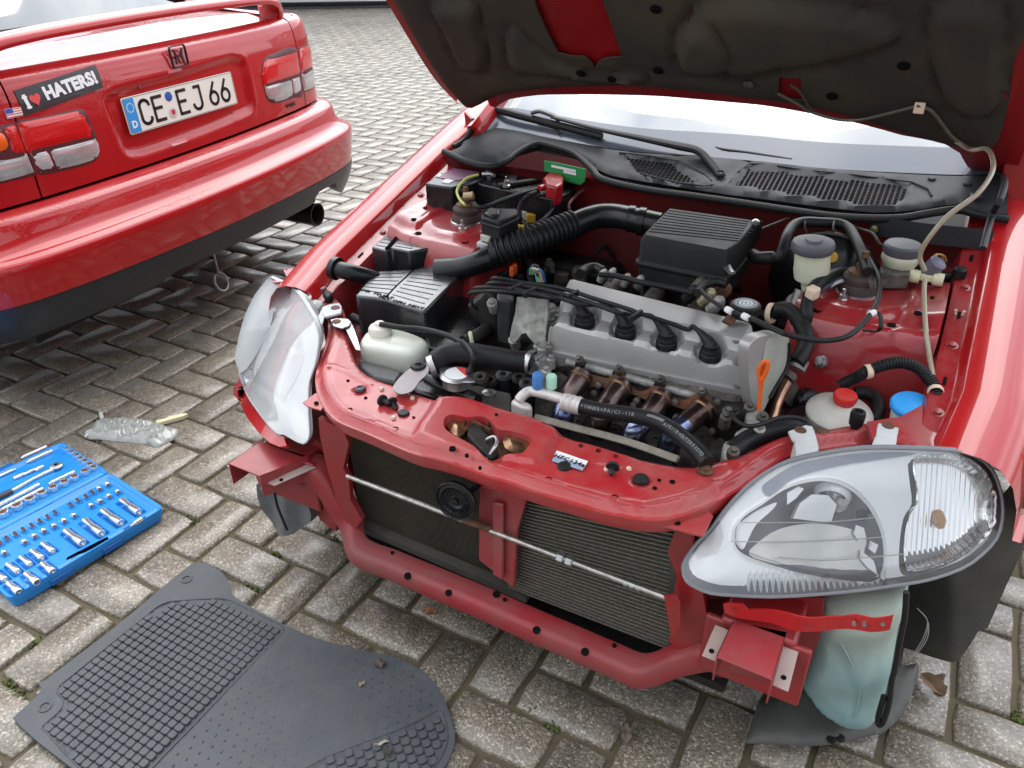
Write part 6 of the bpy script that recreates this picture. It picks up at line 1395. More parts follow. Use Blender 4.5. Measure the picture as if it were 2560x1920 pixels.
for i, (top, mid, low) in enumerate((((395, 1090), (290, 1260), (235, 1470)), ((750, 1180), (650, 1310), (570, 1480)), ((1110, 1275), (1010, 1420), (860, 1600)), ((1480, 1375), (1350, 1490), (1210, 1620)))):
    a, b = HP(3, top, .030), HP(3, mid, .062); c = HP(3, low, .085) if i != 1 else HP(3, low, .085)
    Q = cr([a + (a - b) * .25, a, b, c, c + np.array([-.01, .02, -.08])], 8)
    m = MB(); m.tube(Q[:18], .0225, 20, caps=False); put('manifold_pipe', m, BROWN, man)
    m = MB(); m.tube(Q[17:], .0224, 20, caps=False); put('manifold_pipe', m, BLUEP if i in (0, 2, 3) else BROWN, man)
    d = (b - a) / np.linalg.norm(b - a); m = MB(); m.lathe([(.0225, -.004), (.0245, -.002), (.0248, .001), (.0225, .004)], a, d, 22, False); put('weld_ring', m, GOLDW, man)
for p in ((560, 1150), (520, 1220), (900, 1290), (1250, 1440), (1240, 1300), (870, 1330), (1620, 1300), (1570, 1560)):
    m = MB(); m.lathe([(.007, -.008), (.007, .006), (.004, .007), (0, .009)], HP(3, p, .03), hn + np.array([0, 0, .4]), 6); put('nut', m, CASTD, man)
# small dark fittings in front of the manifold
for c, p, z in ((3, (490, 1490), .50), (3, (560, 1500), .50), (3, (700, 1560), .49), (3, (1060, 1640), .49), (3, (380, 1490), .49), (6, (1450, 400), .54), (6, (1700, 370), .54), (6, (1870, 400), .54), (6, (1560, 430), .53), (6, (1950, 460), .54)):
    disc('bracket_lug', c, p, z, [(.018, -.05), (.018, 0), (.011, .004), (.006, .003), (.005, -.002), (0, -.002)], rg.choice([DIRTB, CASTD, GREYPLAS]), None, ax=(.1, -.3, 1), seg=14)
vbox('fan_shroud', 6, [(1060, 560), (1400, 470), (1780, 560), (1780, 760), (1700, 740)], .535, .45, mat('dusty_shroud', (.045, .04, .034), .7, nscale=20, ncol=(.085, .078, .062), noise_=.8), .006)
vbox('fan_shroud', 0, [(1180, 1010), (1320, 1045), (1500, 1085), (1680, 1150), (1700, 1190), (1500, 1150), (1300, 1100), (1180, 1060)], .50, .42, DIRTB, .006)
disc('fan_connector', 6, (1540, 570), .540, [(.014, -.01), (.014, .004), (.008, .007), (0, .007)], STEEL, None)
# beige top bar of the condenser behind the support
m = MB(); q = ZT_(0, [(1330, 1051), (1440, 1080), (1560, 1112), (1690, 1158)], .555); m.tube([p + np.array([0, .012, 0]) for p in q], .011, 4, k=3, sq=(1, .8)); put('condenser_top_bar', m, mat('dusty_beige_bar', (.30, .27, .22), .7, nscale=60, ncol=(.2, .18, .14), noise_=.8), cond, .002)
# ---- radiator tank, cap, hose, bracket
vbox('radiator_tank', 6, [(150, 205), (420, 265), (640, 330), (560, 460), (300, 400), (160, 300)], .556, .48, GREYPLAS, .008)
vbox('radiator_tank', 6, [(700, 470), (860, 395), (1060, 455), (1300, 470), (1420, 640), (1700, 735), (1720, 800), (1100, 640), (760, 545)], .553, .48, PLASG, .012, seg=3)
hose('tank_outlet', 6, [(900, 420), (1050, 500), (1300, 590), (1420, 650)], .552, .014, PLASG)
hose('radiator_hose', 6, [(930, 290, .585), (1000, 210, .60), (1120, 150, .607), (1300, 140, .61), (1500, 170, .61), (1750, 215, .608), (1960, 240, .606)], .60, .0225, RUB, seg=20)
for p, r in (((945, 285), .0245), ((1985, 240), .0245)):
    q = ZT_(6, [p], .592 if p[0] < 1000 else .606)[0]; m = MB(); m.lathe([(r, -.006), (r * 1.02, 0), (r, .006)], q, (.6, .5, .25) if p[0] < 1000 else (1, -.02, 0), 24, False); put('hose_clamp', m, STEEL, car1)
disc('hose_clamp_screw', 6, (2050, 180), .62, [(.006, -.012), (.006, .012), (.004, .014), (0, .014)], STEEL, None, ax=(.2, 1, 0), seg=8)
vbox('thermostat_housing', 6, [(2010, 170), (2100, 130), (2212, 180), (2190, 330), (2060, 330)], .60, .53, CAST, .008)
for p in ((2100, 90), (2170, 60), (2200, 200), (2150, 330), (2060, 60)): disc('housing_bolt', 6, p, .612, [(.010, -.02), (.010, 0), (.006, .002), (.006, .008), (0, .009)], CAST, None, seg=8)
cap, q = disc('radiator_cap', 6, (1200, 380), .588, [(.030, -.020), (.030, -.004), (.0335, -.002), (.034, .002), (.030, .0045), (.026, .005), (0, .0055)], STEEL, None, seg=32)
m = MB(); m.prism([q + np.array([a, b, .0]) for a, b in ((-.046, .006), (-.036, .016), (-.020, .024), (.020, .018), (.040, .004), (.047, -.008), (.036, -.016), (.018, -.024), (-.018, -.020), (-.038, -.006))], (0, 0, .0035)); put('cap_ears', m, STEEL, cap, .0015)
m = MB(); m.lathe([(.0245, .0056), (.0245, .0061), (0, .0062)], q, seg=28); put('cap_label', m, WHT, cap)
m = MB(); m.prism([q + np.array([.024 * math.cos(t), .024 * math.sin(t), .0063]) for t in np.linspace(-.1, 2.2, 12)] + [q + (.004, .008, .0063)], (0, 0, .0004)); put('cap_label', m, HRT, cap)
BRK = mat('pinkish_zinc_bracket', (.24, .22, .225), .4, metal=.6, nscale=20, ncol=(.17, .15, .155), noise_=.7)
m = NB(); bp_ = cr([(520, 520), (550, 450), (620, 370), (720, 290), (850, 240), (905, 300), (880, 365), (800, 440), (745, 520), (680, 560), (590, 572)], 3, True)
m.sheet([X(6, tuple(p))[0] for p in bp_], lambda a, b: C1(a, b, pl=((0, 0, .590), (0, -.1, 1))), 8, thick=.0025); brk = put('radiator_bracket', m, BRK, car1, ang=50)
disc('bracket_bolt', 6, (610, 497), .590, [(.013, 0), (.013, .002), (.0085, .003), (.008, .006), (.003, .0065), (0, .005)], STEEL, brk)
disc('rubber_mount', 6, (795, 300), .600, [(.017, -.012), (.0175, .002), (.014, .008), (.007, .009), (.0065, .006), (.003, .007), (0, .010)], RUB, brk)
# ---- expansion bottle
BOT = mat('milky_white_bottle', (.72, .74, .66), .35, nscale=8, ncol=(.62, .64, .52), noise_=.7, bump=.05, bscale=30); BOT.node_tree.nodes['Principled BSDF'].inputs['Subsurface Weight'].default_value = .3; BOT.node_tree.nodes['Principled BSDF'].inputs['Subsurface Radius'].default_value = (.03, .03, .02)
tb = [C1(*p, z=.582) for p in ((899, 862), (918, 826), (990, 822), (1062, 846), (1066, 866), (1030, 886), (950, 876))]
m = MB(); cen = sum(tb) / len(tb); m.loft([[np.array([cen[0] + (p[0] - cen[0]) * s_, cen[1] + (p[1] - cen[1]) * s_, z]) for p in cr(tb, 4, True)] for z, s_ in ((.515, .86), (.52, .94), (.53, .99), (.565, 1.0), (.575, .98), (.582, .92), (.586, .80))]); bot = put('expansion_bottle', m, BOT, car1, ang=60)
CAPM = mat('cream_white_cap', (.74, .71, .62), .45)
bc_, q = disc('bottle_cap', 0, (951, 832), .588, [(.024, -.006), (.0255, .0), (.0255, .012), (.022, .017), (.012, .020), (.010, .026), (0, .027)], CAPM, bot, seg=28)
hose('overflow_hose', 2, [(762, 1262, .612), (830, 1268, .614), (1000, 1300, .614), (1300, 1325, .616), (1600, 1400, .622), (1780, 1490, .627), (1890, 1600, .634)], .61, .0062, RUB)
hose('overflow_hose', 6, [(1262, 20, .634), (1330, 90, .645), (1378, 180, .645), (1365, 270, .625), (1320, 345, .597)], .61, .0062, RUB)
hose('drain_hose', 2, [(410, 1170), (470, 1200), (560, 1235), (640, 1275)], .54, .011, GREYPLAS)
# ---- air box (front resonator) with ribbed lid
AIR = mat('airbox_plastic', (.012, .013, .015), .25, bump=.08, bscale=250, nscale=14, ncol=(.020, .022, .027), noise_=.8, coat=1., coatr=.22, extra=dust((.05, .053, .06), .3, 16))
lid = [(440, 880), (690, 590), (1180, 565), (1450, 495), (1800, 530), (1815, 590), (1330, 1095), (1270, 1090), (830, 950), (690, 925), (470, 905)]
ab = vbox('resonator_box', 2, lid, .628, .40, AIR, .006, taper=-.02, seg=3)
vbox('airbox_base', 0, [(1050, 786), (1165, 668), (1225, 700), (1215, 790), (1120, 880), (1066, 870)], .565, .40, PLASG, .008)
a0, a1, b1, b0 = ZT_(2, [(470, 880), (690, 600), (1800, 560), (1320, 1075)], .6285)
gz = []
def ribs_on(parent, A, B, C_, D, n, mt, w=.0022, h=.0016):
    for k in range(n):
        t = (k + .5) / n; p, q_ = A * (1 - t) + B * t, D * (1 - t) + C_ * t; d = q_ - p; L_ = np.linalg.norm(d); d /= L_
        m = MB(); m.box((p + q_) / 2, (L_, w, h), (d, np.cross((0, 0, 1), d), (0, 0, 1))); put('rib', m, mt, parent, .0005)
P_ = ZT_(2, [(500, 845), (715, 610), (1090, 590), (850, 900)], .6285); ribs_on(ab, P_[0], P_[1], P_[2], P_[3], 6, AIR)
P_ = ZT_(2, [(890, 905), (1240, 570), (1690, 590), (1290, 1030)], .6285); ribs_on(ab, P_[0], P_[1], P_[2], P_[3], 8, AIR)
m = MB(); m.tube(ZT_(2, [(830, 920), (960, 780), (1080, 670), (1180, 570)], .6275), .003, 4, k=2); put('lid_groove', m, HOLE, ab)
m = MB(); m.tube(ZT_(2, [(475, 880), (590, 720), (690, 600)], .6275), .002, 4, k=2); put('lid_groove', m, HOLE, ab)
for s_, p, sz in (('ANR  TO FILT', (700, 870), .013), ('FILT  OPN  NEXT', (1020, 985), .013)):
    a, b = ZT_(2, [(600, 850), (1180, 1010)], .6292); text_mesh(s_, sz, HOLE, 'moulded_lettering', ab, basis(ZT_(2, [p], .6292)[0], b - a, np.cross((0, 0, 1), b - a)), .0003, .0003, 1.3)
hose('intake_snorkel', 2, [(190, 560, .648), (350, 600, .645), (500, 640, .635), (700, 690, .615)], .60, .0205, PLASG, seg=20)
hose('snorkel_lip', 2, [(165, 550, .649), (222, 566, .648)], .60, .028, PLASG, seg=24)
hose('clean_air_pipe', 2, [(1500, 600, .625), (1750, 560, .64), (1950, 500, .655), (2150, 420, .665)], .64, [.034, .028, .027, .030], PLASG, seg=22)
sb = vbox('battery_side_box', 2, [(645, 285), (740, 200), (850, 118), (975, 130), (1060, 95), (1500, 185), (1590, 215), (1400, 300), (1115, 345), (905, 300), (825, 335)], .665, .57, AIR, .004, taper=-.02)
P_ = ZT_(2, [(680, 280), (860, 130), (960, 145), (830, 310)], .6655); ribs_on(sb, P_[0], P_[1], P_[2], P_[3], 4, AIR)
P_ = ZT_(2, [(930, 290), (1060, 110), (1480, 200), (1120, 320)], .6655); ribs_on(sb, P_[0], P_[1], P_[2], P_[3], 5, AIR)
m = MB(); m.tube(ZT_(2, [(840, 310), (930, 210), (1000, 125)], .6665), .006, 4); put('lid_groove', m, HOLE, sb)
hose('duct', 1, [(840, 1085, .672), (1050, 1005, .69), (1300, 915, .705), (1520, 830, .715), (1700, 765, .722)], .7, .0335, PLAS, ribs=17)
hose('air_elbow', 1, [(1690, 770, .722), (1820, 715, .73), (1960, 680, .735), (2120, 680, .738), (2280, 710, .74), (2440, 745, .74), (2600, 780, .738)], .73, .030, PLASG, seg=22)
for p, z, r in (((2300, 712), .74, .0325), ((2410, 740), .74, .034), ((830, 1090), .672, .034)):
    q = ZT_(1, [p], z)[0]; m = MB(); m.lathe([(r, -.008), (r, .008)], q, (.95, .1, 0) if p[0] > 1000 else (.85, .5, .25), 26, False); put('duct_collar', m, PLASG, car1)
# ---- air filter box
FT = [(858, 122), (1510, 215), (1545, 240), (1415, 400), (1320, 462), (1290, 460), (665, 342), (655, 325)]
q8 = ZT_(7, FT, .772); fcen = sum(q8) / len(q8)
m = MB(); m.loft([[np.array([fcen[0] + (p[0] - fcen[0]) * s_ + dx, fcen[1] + (p[1] - fcen[1]) * s_ + .0, z]) for p in q8] for z, s_, dx in ((.665, 1.02, .0), (.700, 1.03, 0), (.703, 1.09, 0), (.710, 1.09, 0), (.712, 1.04, 0), (.757, 1.03, 0), (.772, .97, 0))]); fb = put('air_filter_box', m, mat('filter_box_plastic', (.012, .0125, .013), .55, spec=.3, bump=.12, bscale=350, extra=dust((.05, .05, .048), .35, 14)), car1, .003)
FBM = fb.data.materials[0]
a, b, c_, d = ZT_(7, [(690, 320), (870, 135), (1500, 225), (1400, 395)], .7725); ribs_on(fb, a, b, c_, d, 9, FBM, .003, .0022)
for t in np.linspace(.06, .94, 7):
    p = ZT_(7, [(655 + (1300 - 655) * t, 345 + (462 - 345) * t)], .760)[0]; m = MB(); m.box(p + np.array([0, -.010, -.03]), (.003, .012, .055)); put('rib', m, FBM, fb, .0006)
for t in np.linspace(.08, .95, 9):
    p = ZT_(7, [(1335 + (1560 - 1335) * t, 462 + (245 - 462) * t)], .757)[0]; m = MB(); m.box(p + np.array([.008, 0, -.012]), (.012, .0025, .045)); put('rib', m, FBM, fb, .0006)
m = MB(); m.tube(ZT_(7, [(1300, 500), (1310, 560), (1330, 610), (1360, 640)], .735), .009, 6, k=3, sq=(1, .4)); put('spring_clip', m, STEEL, fb)
disc('lid_screw', 7, (1545, 238), .775, [(.009, -.005), (.009, .003), (.005, .006), (0, .006)], STEEL, fb)
m = MB(); q = fcen; m.lathe([(.06, 0), (.055, .05), (.06, .08)], (q[0] - .01, q[1] - .0, .60), (0, 0, 1), 24); put('carburettor_neck', m, DIRTB, car1)
# ---- battery corner
ZOFF = .04
bx_ = vbox('relay_box', 1, [(95, 330), (230, 245), (400, 165), (700, 205), (760, 260), (600, 320), (400, 375), (380, 380), (150, 345)], .722, .64, PLASG, .005)
lb_ = vbox('printed_label', 1, [(215, 265), (400, 172), (680, 212), (600, 280), (420, 300)], .7235, .7222, mat('purple_label', (.30, .13, .22), .45, nscale=220, ncol=(.10, .05, .08), noise_=.9, lo=.45, hi=.55), 0, bx_)
vbox('white_sticker', 1, [(320, 285), (405, 300), (355, 330), (272, 318)], .7240, .7225, WHT, 0, bx_)
vbox('white_sticker', 1, [(240, 230), (280, 235), (250, 262), (210, 255)], .7242, .7225, WHT, 0, bx_)
bat = vbox('battery', 1, [(615, 320), (760, 225), (1040, 205), (1250, 240), (1700, 330), (1640, 430), (1450, 500), (1000, 410), (700, 345)], .716, .60, PLASG, .004)
m = MB(); m.tube(ZT_(1, [(615, 395), (900, 460), (1200, 520), (1400, 570)], .690), .006, 6); put('battery_ledge', m, PLASG, bat)
vbox('vent_cover', 1, [(880, 195), (920, 185), (1020, 205), (990, 240), (870, 225)], .722, .715, PLAS, .002, bat)
disc('battery_post', 1, (765, 250), .72, [(.012, -.005), (.012, .006), (.006, .008), (.006, .014), (0, .015)], STEEL, bat)
m = MB(); m.tube(ZT_(1, [(700, 235), (800, 235), (830, 250)], .728), .006, 6); put('terminal_clamp', m, STEEL, bat)
vbox('battery_label', 1, [(1000, 240), (1080, 250), (1040, 340), (960, 320)], .7170, .7162, mat('label_smudge', (.12, .12, .12), .5), 0, bat)
disc('hold_down_nut', 1, (960, 350), .725, [(.011, -.005), (.011, .0), (.006, .002), (.006, .012), (.003, .013), (.003, .022), (0, .022)], STEEL, bat, seg=10)
m = MB(); m.tube([ZT_(1, [(958, 400)], .712)[0], ZT_(1, [(966, 570)], .66)[0]], .003, 8); put('hold_down_rod', m, STEEL, bat)
m = MB(); m.box(ZT_(1, [(1080, 330)], .722)[0], (.018, .11, .010), ((.8, -.6, 0), (.6, .8, 0), (0, 0, 1))); put('hold_down_bar', m, DIRTB, bat, .002)
RC = mat('red_terminal_cover', (.34, .008, .014), .3, coat=.3)
vbox('terminal_cover', 1, [(1350, 270), (1420, 200), (1545, 215), (1570, 260), (1560, 330), (1490, 370), (1390, 350)], .748, .715, RC, .006, car1, seg=3)
m = MB(); m.tube(ZT_(1, [(1430, 340), (1370, 370), (1310, 385)], .730), .011, 10, sq=(1, .7)); put('terminal_cover', m, RC, car1, .002)
hose('earth_cable', 1, [(465, 400), (540, 445), (580, 520), (640, 580), (740, 582), (900, 520), (1100, 450), (1310, 392)], .722, .0058, RUB)
hose('battery_cable', 1, [(1280, 430, .725), (1180, 475, .72), (1115, 560, .70), (1100, 680, .68), (1140, 760, .66), (1200, 785, .66)], .7, .0065, RUB, ribs=0)
hose('battery_cable', 1, [(1475, 400, .722), (1490, 490, .70), (1450, 610, .69), (1340, 730, .68), (1200, 790, .67), (1140, 740, .67)], .7, .0055, RUB)
hose('yellow_wire', 1, [(660, 243), (540, 280), (460, 360), (437, 430), (470, 510), (520, 562)], .733, .0036, mat('yellow_insulation', (.50, .52, .12), .5))
disc('earth_lug', 1, (560, 470), .735, [(.010, -.012), (.010, .012), (.006, .013), (0, .013)], mat('brass_lug', (.42, .30, .17), .45, metal=.6), None, ax=(1, .3, .2), seg=10)
fu = vbox('fuse_box', 1, [(690, 690), (700, 610), (790, 575), (910, 595), (1075, 600), (1085, 650), (880, 745)], .715, .645, PLAS, .004)
vbox('fuse_box_lid', 1, [(720, 640), (785, 585), (905, 605), (880, 660), (800, 675)], .722, .714, PLASG, .004, fu)
m = MB(); m.tube([p + np.array([0, 0, -.012]) for p in ZT_(1, [(685, 700), (880, 755), (1090, 655)], .715)], .004, 6); put('lid_rim', m, PLAS, fu)
m = MB(); q = ZT_(1, [(785, 850)], .675)[0]; m.box(q + (0, -.018, -.01), (.030, .012, .016), ((.97, -.24, 0), (.24, .97, 0), (0, 0, 1))); put('white_latch', m, mat('dirty_ivory', (.50, .48, .40), .6), fu, .002)
vbox('fuse_box_tray', 1, [(640, 960), (700, 915), (900, 900), (1000, 860), (1020, 900), (800, 1000), (760, 975)], .652, .63, WHITEP, .003)
for p, z, mt_ in (((1100, 830), .66, 'a'), ((1225, 700), .655, 'a'), ((1160, 672), .657, 'w'), ((1250, 815), .65, 'b'), ((1050, 1240), .60, 'o'), ((1020, 1270), .60, 'o'), ((1050, 825), .66, 'w')):
    mm_ = {'a': mat('amber_tape', (.60, .33, .02), .5), 'w': WHITEP, 'b': mat('blue_connector', (.02, .05, .30), .5), 'o': mat('orange_wire_tape', (.55, .08, .01), .6)}[mt_]; q = ZT_(1, [p], z)[0]
    m = MB(); m.box(q, (.026 if mt_ != 'o' else .012, .014, .024), ((.9, .4, 0), (-.4, .9, .1), (0, 0, 1))); put('connector', m, mm_, car1, .003)
ZOFF = 0.
hose('loom_bundle', 1, [(1240, 1385, .66), (1215, 1290, .68), (1260, 1225, .70), (1310, 1290, .69), (1340, 1390, .66)], .68, .008, RUB)
for i, (cl, dx) in enumerate((((.10, .50, .45), 0), ((.55, .52, .30), 22), ((.50, .42, .28), 42), ((.05, .14, .40), 85), ((.62, .60, .50), 60))):
    hose('wire', 1, [(1210 + dx, 1300, .685), (1225 + dx, 1240 + dx * .2, .703), (1260 + dx, 1250 + dx * .3, .70), (1290 + dx, 1380, .67)], .69, .0022, mat('wire_colour', cl, .5))
hose('brake_pipe', 1, [(1820, 395, .74), (1740, 430, .74), (1650, 520, .735), (1625, 580, .725), (1660, 680, .70)], .73, .0042, mat('pinkish_brake_pipe', (.28, .12, .10), .5, metal=.3))
disc('pipe_union', 1, (1790, 380), .742, [(.010, -.012), (.012, .004), (.008, .010), (0, .010)], mat('corroded_union', (.34, .22, .18), .6), None, ax=(.5, .5, .6), seg=8)
for p in ((1850, 560), (1900, 590), (1780, 620), (2060, 560), (2110, 560), (2190, 570), (1940, 510)): disc('loom_clip', 1, p, .70, [(.006, -.02), (.007, 0), (.004, .005), (0, .006)], rg.choice([CAST, WHITEP, CAST]), None, ax=(.4, -.4, 1), seg=8)
for a, b in (((1780, 600), (1950, 520)), ((1850, 620), (2000, 560)), ((1900, 640), (2100, 600))): hose('bulkhead_wire', 1, [a, ((a[0] + b[0]) / 2, (a[1] + b[1]) / 2 - 25), b], .70, .0035, RUB)
# warning label on the bulkhead
gl = [X(1, p)[0] for p in ((1362, 92), (1500, 115), (1805, 182), (1795, 310), (1745, 350), (1560, 300), (1440, 220), (1365, 200))]
gs = tr('warning_label', gl, mat('green_label', (.02, .26, .07), .5), dict(y=.905), .002, sp=14)
gq = [C1(*X(1, p)[0], y=.9045) for p in ((1440, 135), (1700, 190), (1700, 215), (1440, 160))]; m = MB(); m.prism(gq, (0, -.0008, 0)); put('white_band', m, WHT, gs)
gq = [C1(*X(1, p)[0], y=.9045) for p in ((1570, 190), (1705, 222), (1702, 250), (1570, 220))]; m = MB(); m.prism(gq, (0, -.0008, 0)); put('white_band', m, WHT, gs)
# ---- coil and distributor
vbox('coil_housing', 8, [(1460, 1110), (1600, 1130), (1590, 1160), (1560, 1180), (1460, 1160)], .668, .56, GREYPLAS, .005)
CAB = mat('rough_cast_bracket', (.40, .40, .37), .6, metal=.4, nscale=50, ncol=(.22, .21, .18), noise_=.8, bump=.8, bscale=160)
cb = [(1610, 1140), (1740, 1150), (1860, 1165), (1870, 1280), (1850, 1440), (1845, 1530), (1790, 1570), (1760, 1520), (1700, 1430), (1640, 1440), (1600, 1500), (1570, 1490), (1575, 1400), (1600, 1280)]
def cbz(vo, P): return .006 * np.sin(vo[:, 0] * .12) + .004 * np.array([noise.noise(Vector((a * .06, b * .06, 0))) for a, b in vo])
m = NB(); m.sheet(dens([X(8, p)[0] for p in cb], 8), lambda a, b: C1(a, b, pl=((-.12, .36, .66), (0, -1, .55))), 7, thick=.012, zf=cbz); put('distributor_bracket', m, CAB, car1, ang=50)
for p, z in (((1940, 1260), .66), ((1900, 1330), .64), ((1890, 1230), .67), ((1590, 1480), .60), ((1800, 1560), .60), ((1420, 1190), .66)): disc('bracket_bolt', 8, p, z, [(.012, -.03), (.012, 0), (.007, .002), (.007, .009), (0, .010)], CAB, None, ax=(.1, -.5, .8), seg=8)
disc('distributor', 8, (1330, 1190), .63, [(.032, -.08), (.032, 0), (.026, .012), (0, .014)], DIRTB, None, ax=(-.6, -.2, .8))
hose('vacuum_line', 8, [(1260, 1140, .66), (1270, 1210, .64), (1340, 1260, .62), (1420, 1300, .6)], .64, .0035, RUB)
hose('bypass_hose', 8, [(1210, 1500, .57), (1290, 1460, .575), (1380, 1400, .58), (1450, 1330, .58)], .57, .016, DIRTB)
m = MB(); q = ZT_(8, [(1260, 1490)], .588)[0]; m.lathe([(.020, -.004), (.0215, 0), (.020, .004)], q, (.7, .5, .1), 20, False); put('hose_clamp', m, mat('yellowed_clamp', (.48, .50, .32), .5), car1)
# ---- air conditioning line with caps
ACW = mat('white_oxidised_alloy', (.66, .62, .60), .45, metal=.25, nscale=40, ncol=(.50, .42, .38), noise_=.7, bump=.3, bscale=120)
vbox('line_block', 6, [(1770, 650), (1800, 610), (1880, 610), (2000, 680), (2005, 720), (1900, 720)], .585, .55, ACW, .006, seg=3)
ac = hose('refrigerant_pipe', 6, [(1860, 640, .588), (1900, 590, .596), (1980, 545, .60), (2100, 565, .602), (2230, 600, .603), (2400, 650, .604), (2500, 690, .604)], .6, .010, ACW)
for p, z, h, mt_ in (((2058, 500), .612, .030, mat('blue_valve_cap', (.06, .20, .52), .4)), ((2205, 500), .612, .026, mat('mint_valve_cap', (.42, .70, .55), .4))):
    q = ZT_(6, [p], z)[0]; m = MB(); m.lathe([(.006, -.012), (.006, .0)], q, seg=12); put('valve_stem', m, ACW, ac); m = MB(); m.lathe([(.0105, 0), (.0105, h - .003), (.0085, h), (0, h)], q, seg=20); put('valve_cap', m, mt_, ac)
hose('crimp_ferrule', 3, [(240, 1300), (400, 1340)], .604, .0165, ACW, seg=20)
for p in ((270, 1307), (320, 1320), (370, 1332)): q = ZT_(3, [p], .604)[0]; m = MB(); m.lathe([(.0165, -.004), (.0178, 0), (.0165, .004)], q, (1, -.18, 0), 20, False); put('crimp_ring', m, ACW, ac)
HP_ = [(400, 1340, .604), (520, 1368, .604), (680, 1395, .605), (860, 1420, .605), (1040, 1462, .604), (1200, 1540, .602), (1330, 1640, .600), (1440, 1740, .598), (1530, 1850, .594)]
ach = hose('refrigerant_hose', 3, HP_, .604, .0148, RUB, seg=18)
hc = cr(ZT_(3, HP_, .604), 30); hcl = np.r_[0, np.cumsum(np.linalg.norm(np.diff(hc, axis=0), axis=1))]
def on_hose(s_, h=.0150, side=.25):
    p = np.array([np.interp(s_, hcl, hc[:, k]) for k in range(3)]); t = np.array([np.interp(s_ + .003, hcl, hc[:, k]) for k in range(3)]) - p; t /= np.linalg.norm(t)
    v = (cam1 - p); v -= t * (v @ t); v /= np.linalg.norm(v); u = np.cross(v, t); n = v * math.cos(side) + u * math.sin(side); return p + n * h, t, n
PRN = mat('hose_print', (.16, .17, .17), .6)
for txt, s0 in (('>INNER<PA/Cl-IIR', .006), ('AIRIIR<OUTER93EPDM<', hcl[-1] * .60)):
    for i, chh in enumerate(txt):
        p, t, n = on_hose(s0 + i * .0062, .0149, .1); 
        if s0 + i * .0062 > hcl[-1] - .01: break
        text_mesh(chh, .0088, PRN, 'print', ach, basis(p, t, np.cross(n, t)), .0002, .0003)
m = MB(); P = [on_hose(s_, .0140, .45)[0] for s_ in np.linspace(.125, hcl[-1] * .58, 16)]; m.tube(P, .0022, 6, sq=(2.0, .8)); put('painted_stripe', m, PRN, ach)
# ---- timing cover, dipstick, alternator side
TCM = mat('pale_green_grey_cover', (.50, .54, .48), .4, nscale=14, ncol=(.40, .42, .36), noise_=.8, extra=dust((.20, .18, .13), .4, 12))
tcf = cr([(505, 60), (575, -8), (690, 0), (716, 60), (712, 180), (680, 300), (600, 430), (540, 560), (470, 700), (430, 700), (440, 450), (470, 220)], 4, True)
m = NB(); m.sheet([X(5, tuple(p))[0] for p in tcf], lambda a, b: C1(a, b, pl=((.40, .44, .68), (1, -.35, .05))), 8, thick=.03); tcv = put('timing_cover', m, TCM, car1, bevel=.004, ang=45)
m = NB(); tcr = cr([(352, 80), (420, 15), (500, -8), (560, -10), (500, 60), (462, 220), (436, 450), (428, 640), (372, 640), (340, 420), (335, 200)], 4, True)
m.sheet([X(5, tuple(p))[0] for p in tcr], lambda a, b: C1(a, b, pl=((.402, .44, .68), (1, -.35, .05))), 8, thick=.022); put('timing_cover_rim', m, ALU, tcv, bevel=.004, ang=45)
m = MB(); m.tube([C1(*X(5, p)[0], pl=((.402, .44, .68), (1, -.35, .05))) for p in ((716, 60), (712, 180), (685, 300), (610, 430), (530, 570))], .004, 6, k=3); put('cover_seam', m, DIRTB, tcv)
ORG = mat('orange_plastic', (.72, .13, .02), .4)
m = MB(); m.tube([C1(*X(5, p)[0], y=.27) for p in ((440, 400), (430, 340), (440, 290), (480, 240), (510, 235), (510, 300), (490, 350), (460, 400))], .0042, 8, k=3, closed=False); dp = put('dipstick', m, ORG, car1)
m = MB(); m.tube([C1(*X(5, p)[0], y=.27) for p in ((455, 390), (450, 480), (440, 600), (432, 680))], [.0065, .004, .0038, .0038], 8, k=3); put('dipstick_stem', m, ORG, dp)
m = NB(); m.sheet([X(5, p)[0] for p in ((435, 390), (430, 330), (450, 285), (485, 245), (495, 300), (480, 350), (460, 400))], lambda a, b: C1(a, b, y=.272), 10, thick=.003); put('dipstick_grip', m, ORG, dp)
hose('copper_pipe', 5, [(745, 340, .60), (710, 410, .59), (650, 520, .57), (600, 640, .55), (560, 780, .53), (500, 890, .51)], .6, .010, mat('copper', (.62, .36, .25), .28, metal=.9, nscale=30, ncol=(.30, .18, .11), noise_=.7), seg=14)
hose('pipe_ferrule', 5, [(820, 215, .63), (775, 300, .615)], .62, .0175, CAST, seg=16); disc('ferrule_collar', 5, (720, 370), .603, [(.0135, -.006), (.0145, 0), (.0135, .006)], CASTD, None, ax=(.35, .6, .5), seg=16)
hose('heater_hose', 4, [(400, 1120, .66), (460, 1080, .672), (540, 1085, .675), (640, 1160, .672), (720, 1290, .665), (745, 1430, .65), (700, 1560, .64), (640, 1650, .63)], .66, .0165, RUB, seg=16)
m = MB(); q = ZT_(4, [(375, 1120)], .662)[0]; m.lathe([(.019, -.006), (.022, -.004), (.022, .004), (.019, .006)], q, (.9, -.2, .2), 22, False); put('hose_clamp', m, CREAMN, car1)
for c, pts, z in ((5, [(310, 690), (420, 660), (490, 720), (480, 800), (400, 830), (310, 800)], .585), (5, [(210, 870), (300, 820), (390, 850), (400, 930), (330, 990), (240, 1000)], .582), (5, [(110, 960), (240, 930), (260, 1010), (230, 1100), (120, 1140), (90, 1060)], .578)):
    vbox('alternator_casting', c, pts, z, z - .07, CAB, .008, seg=3)
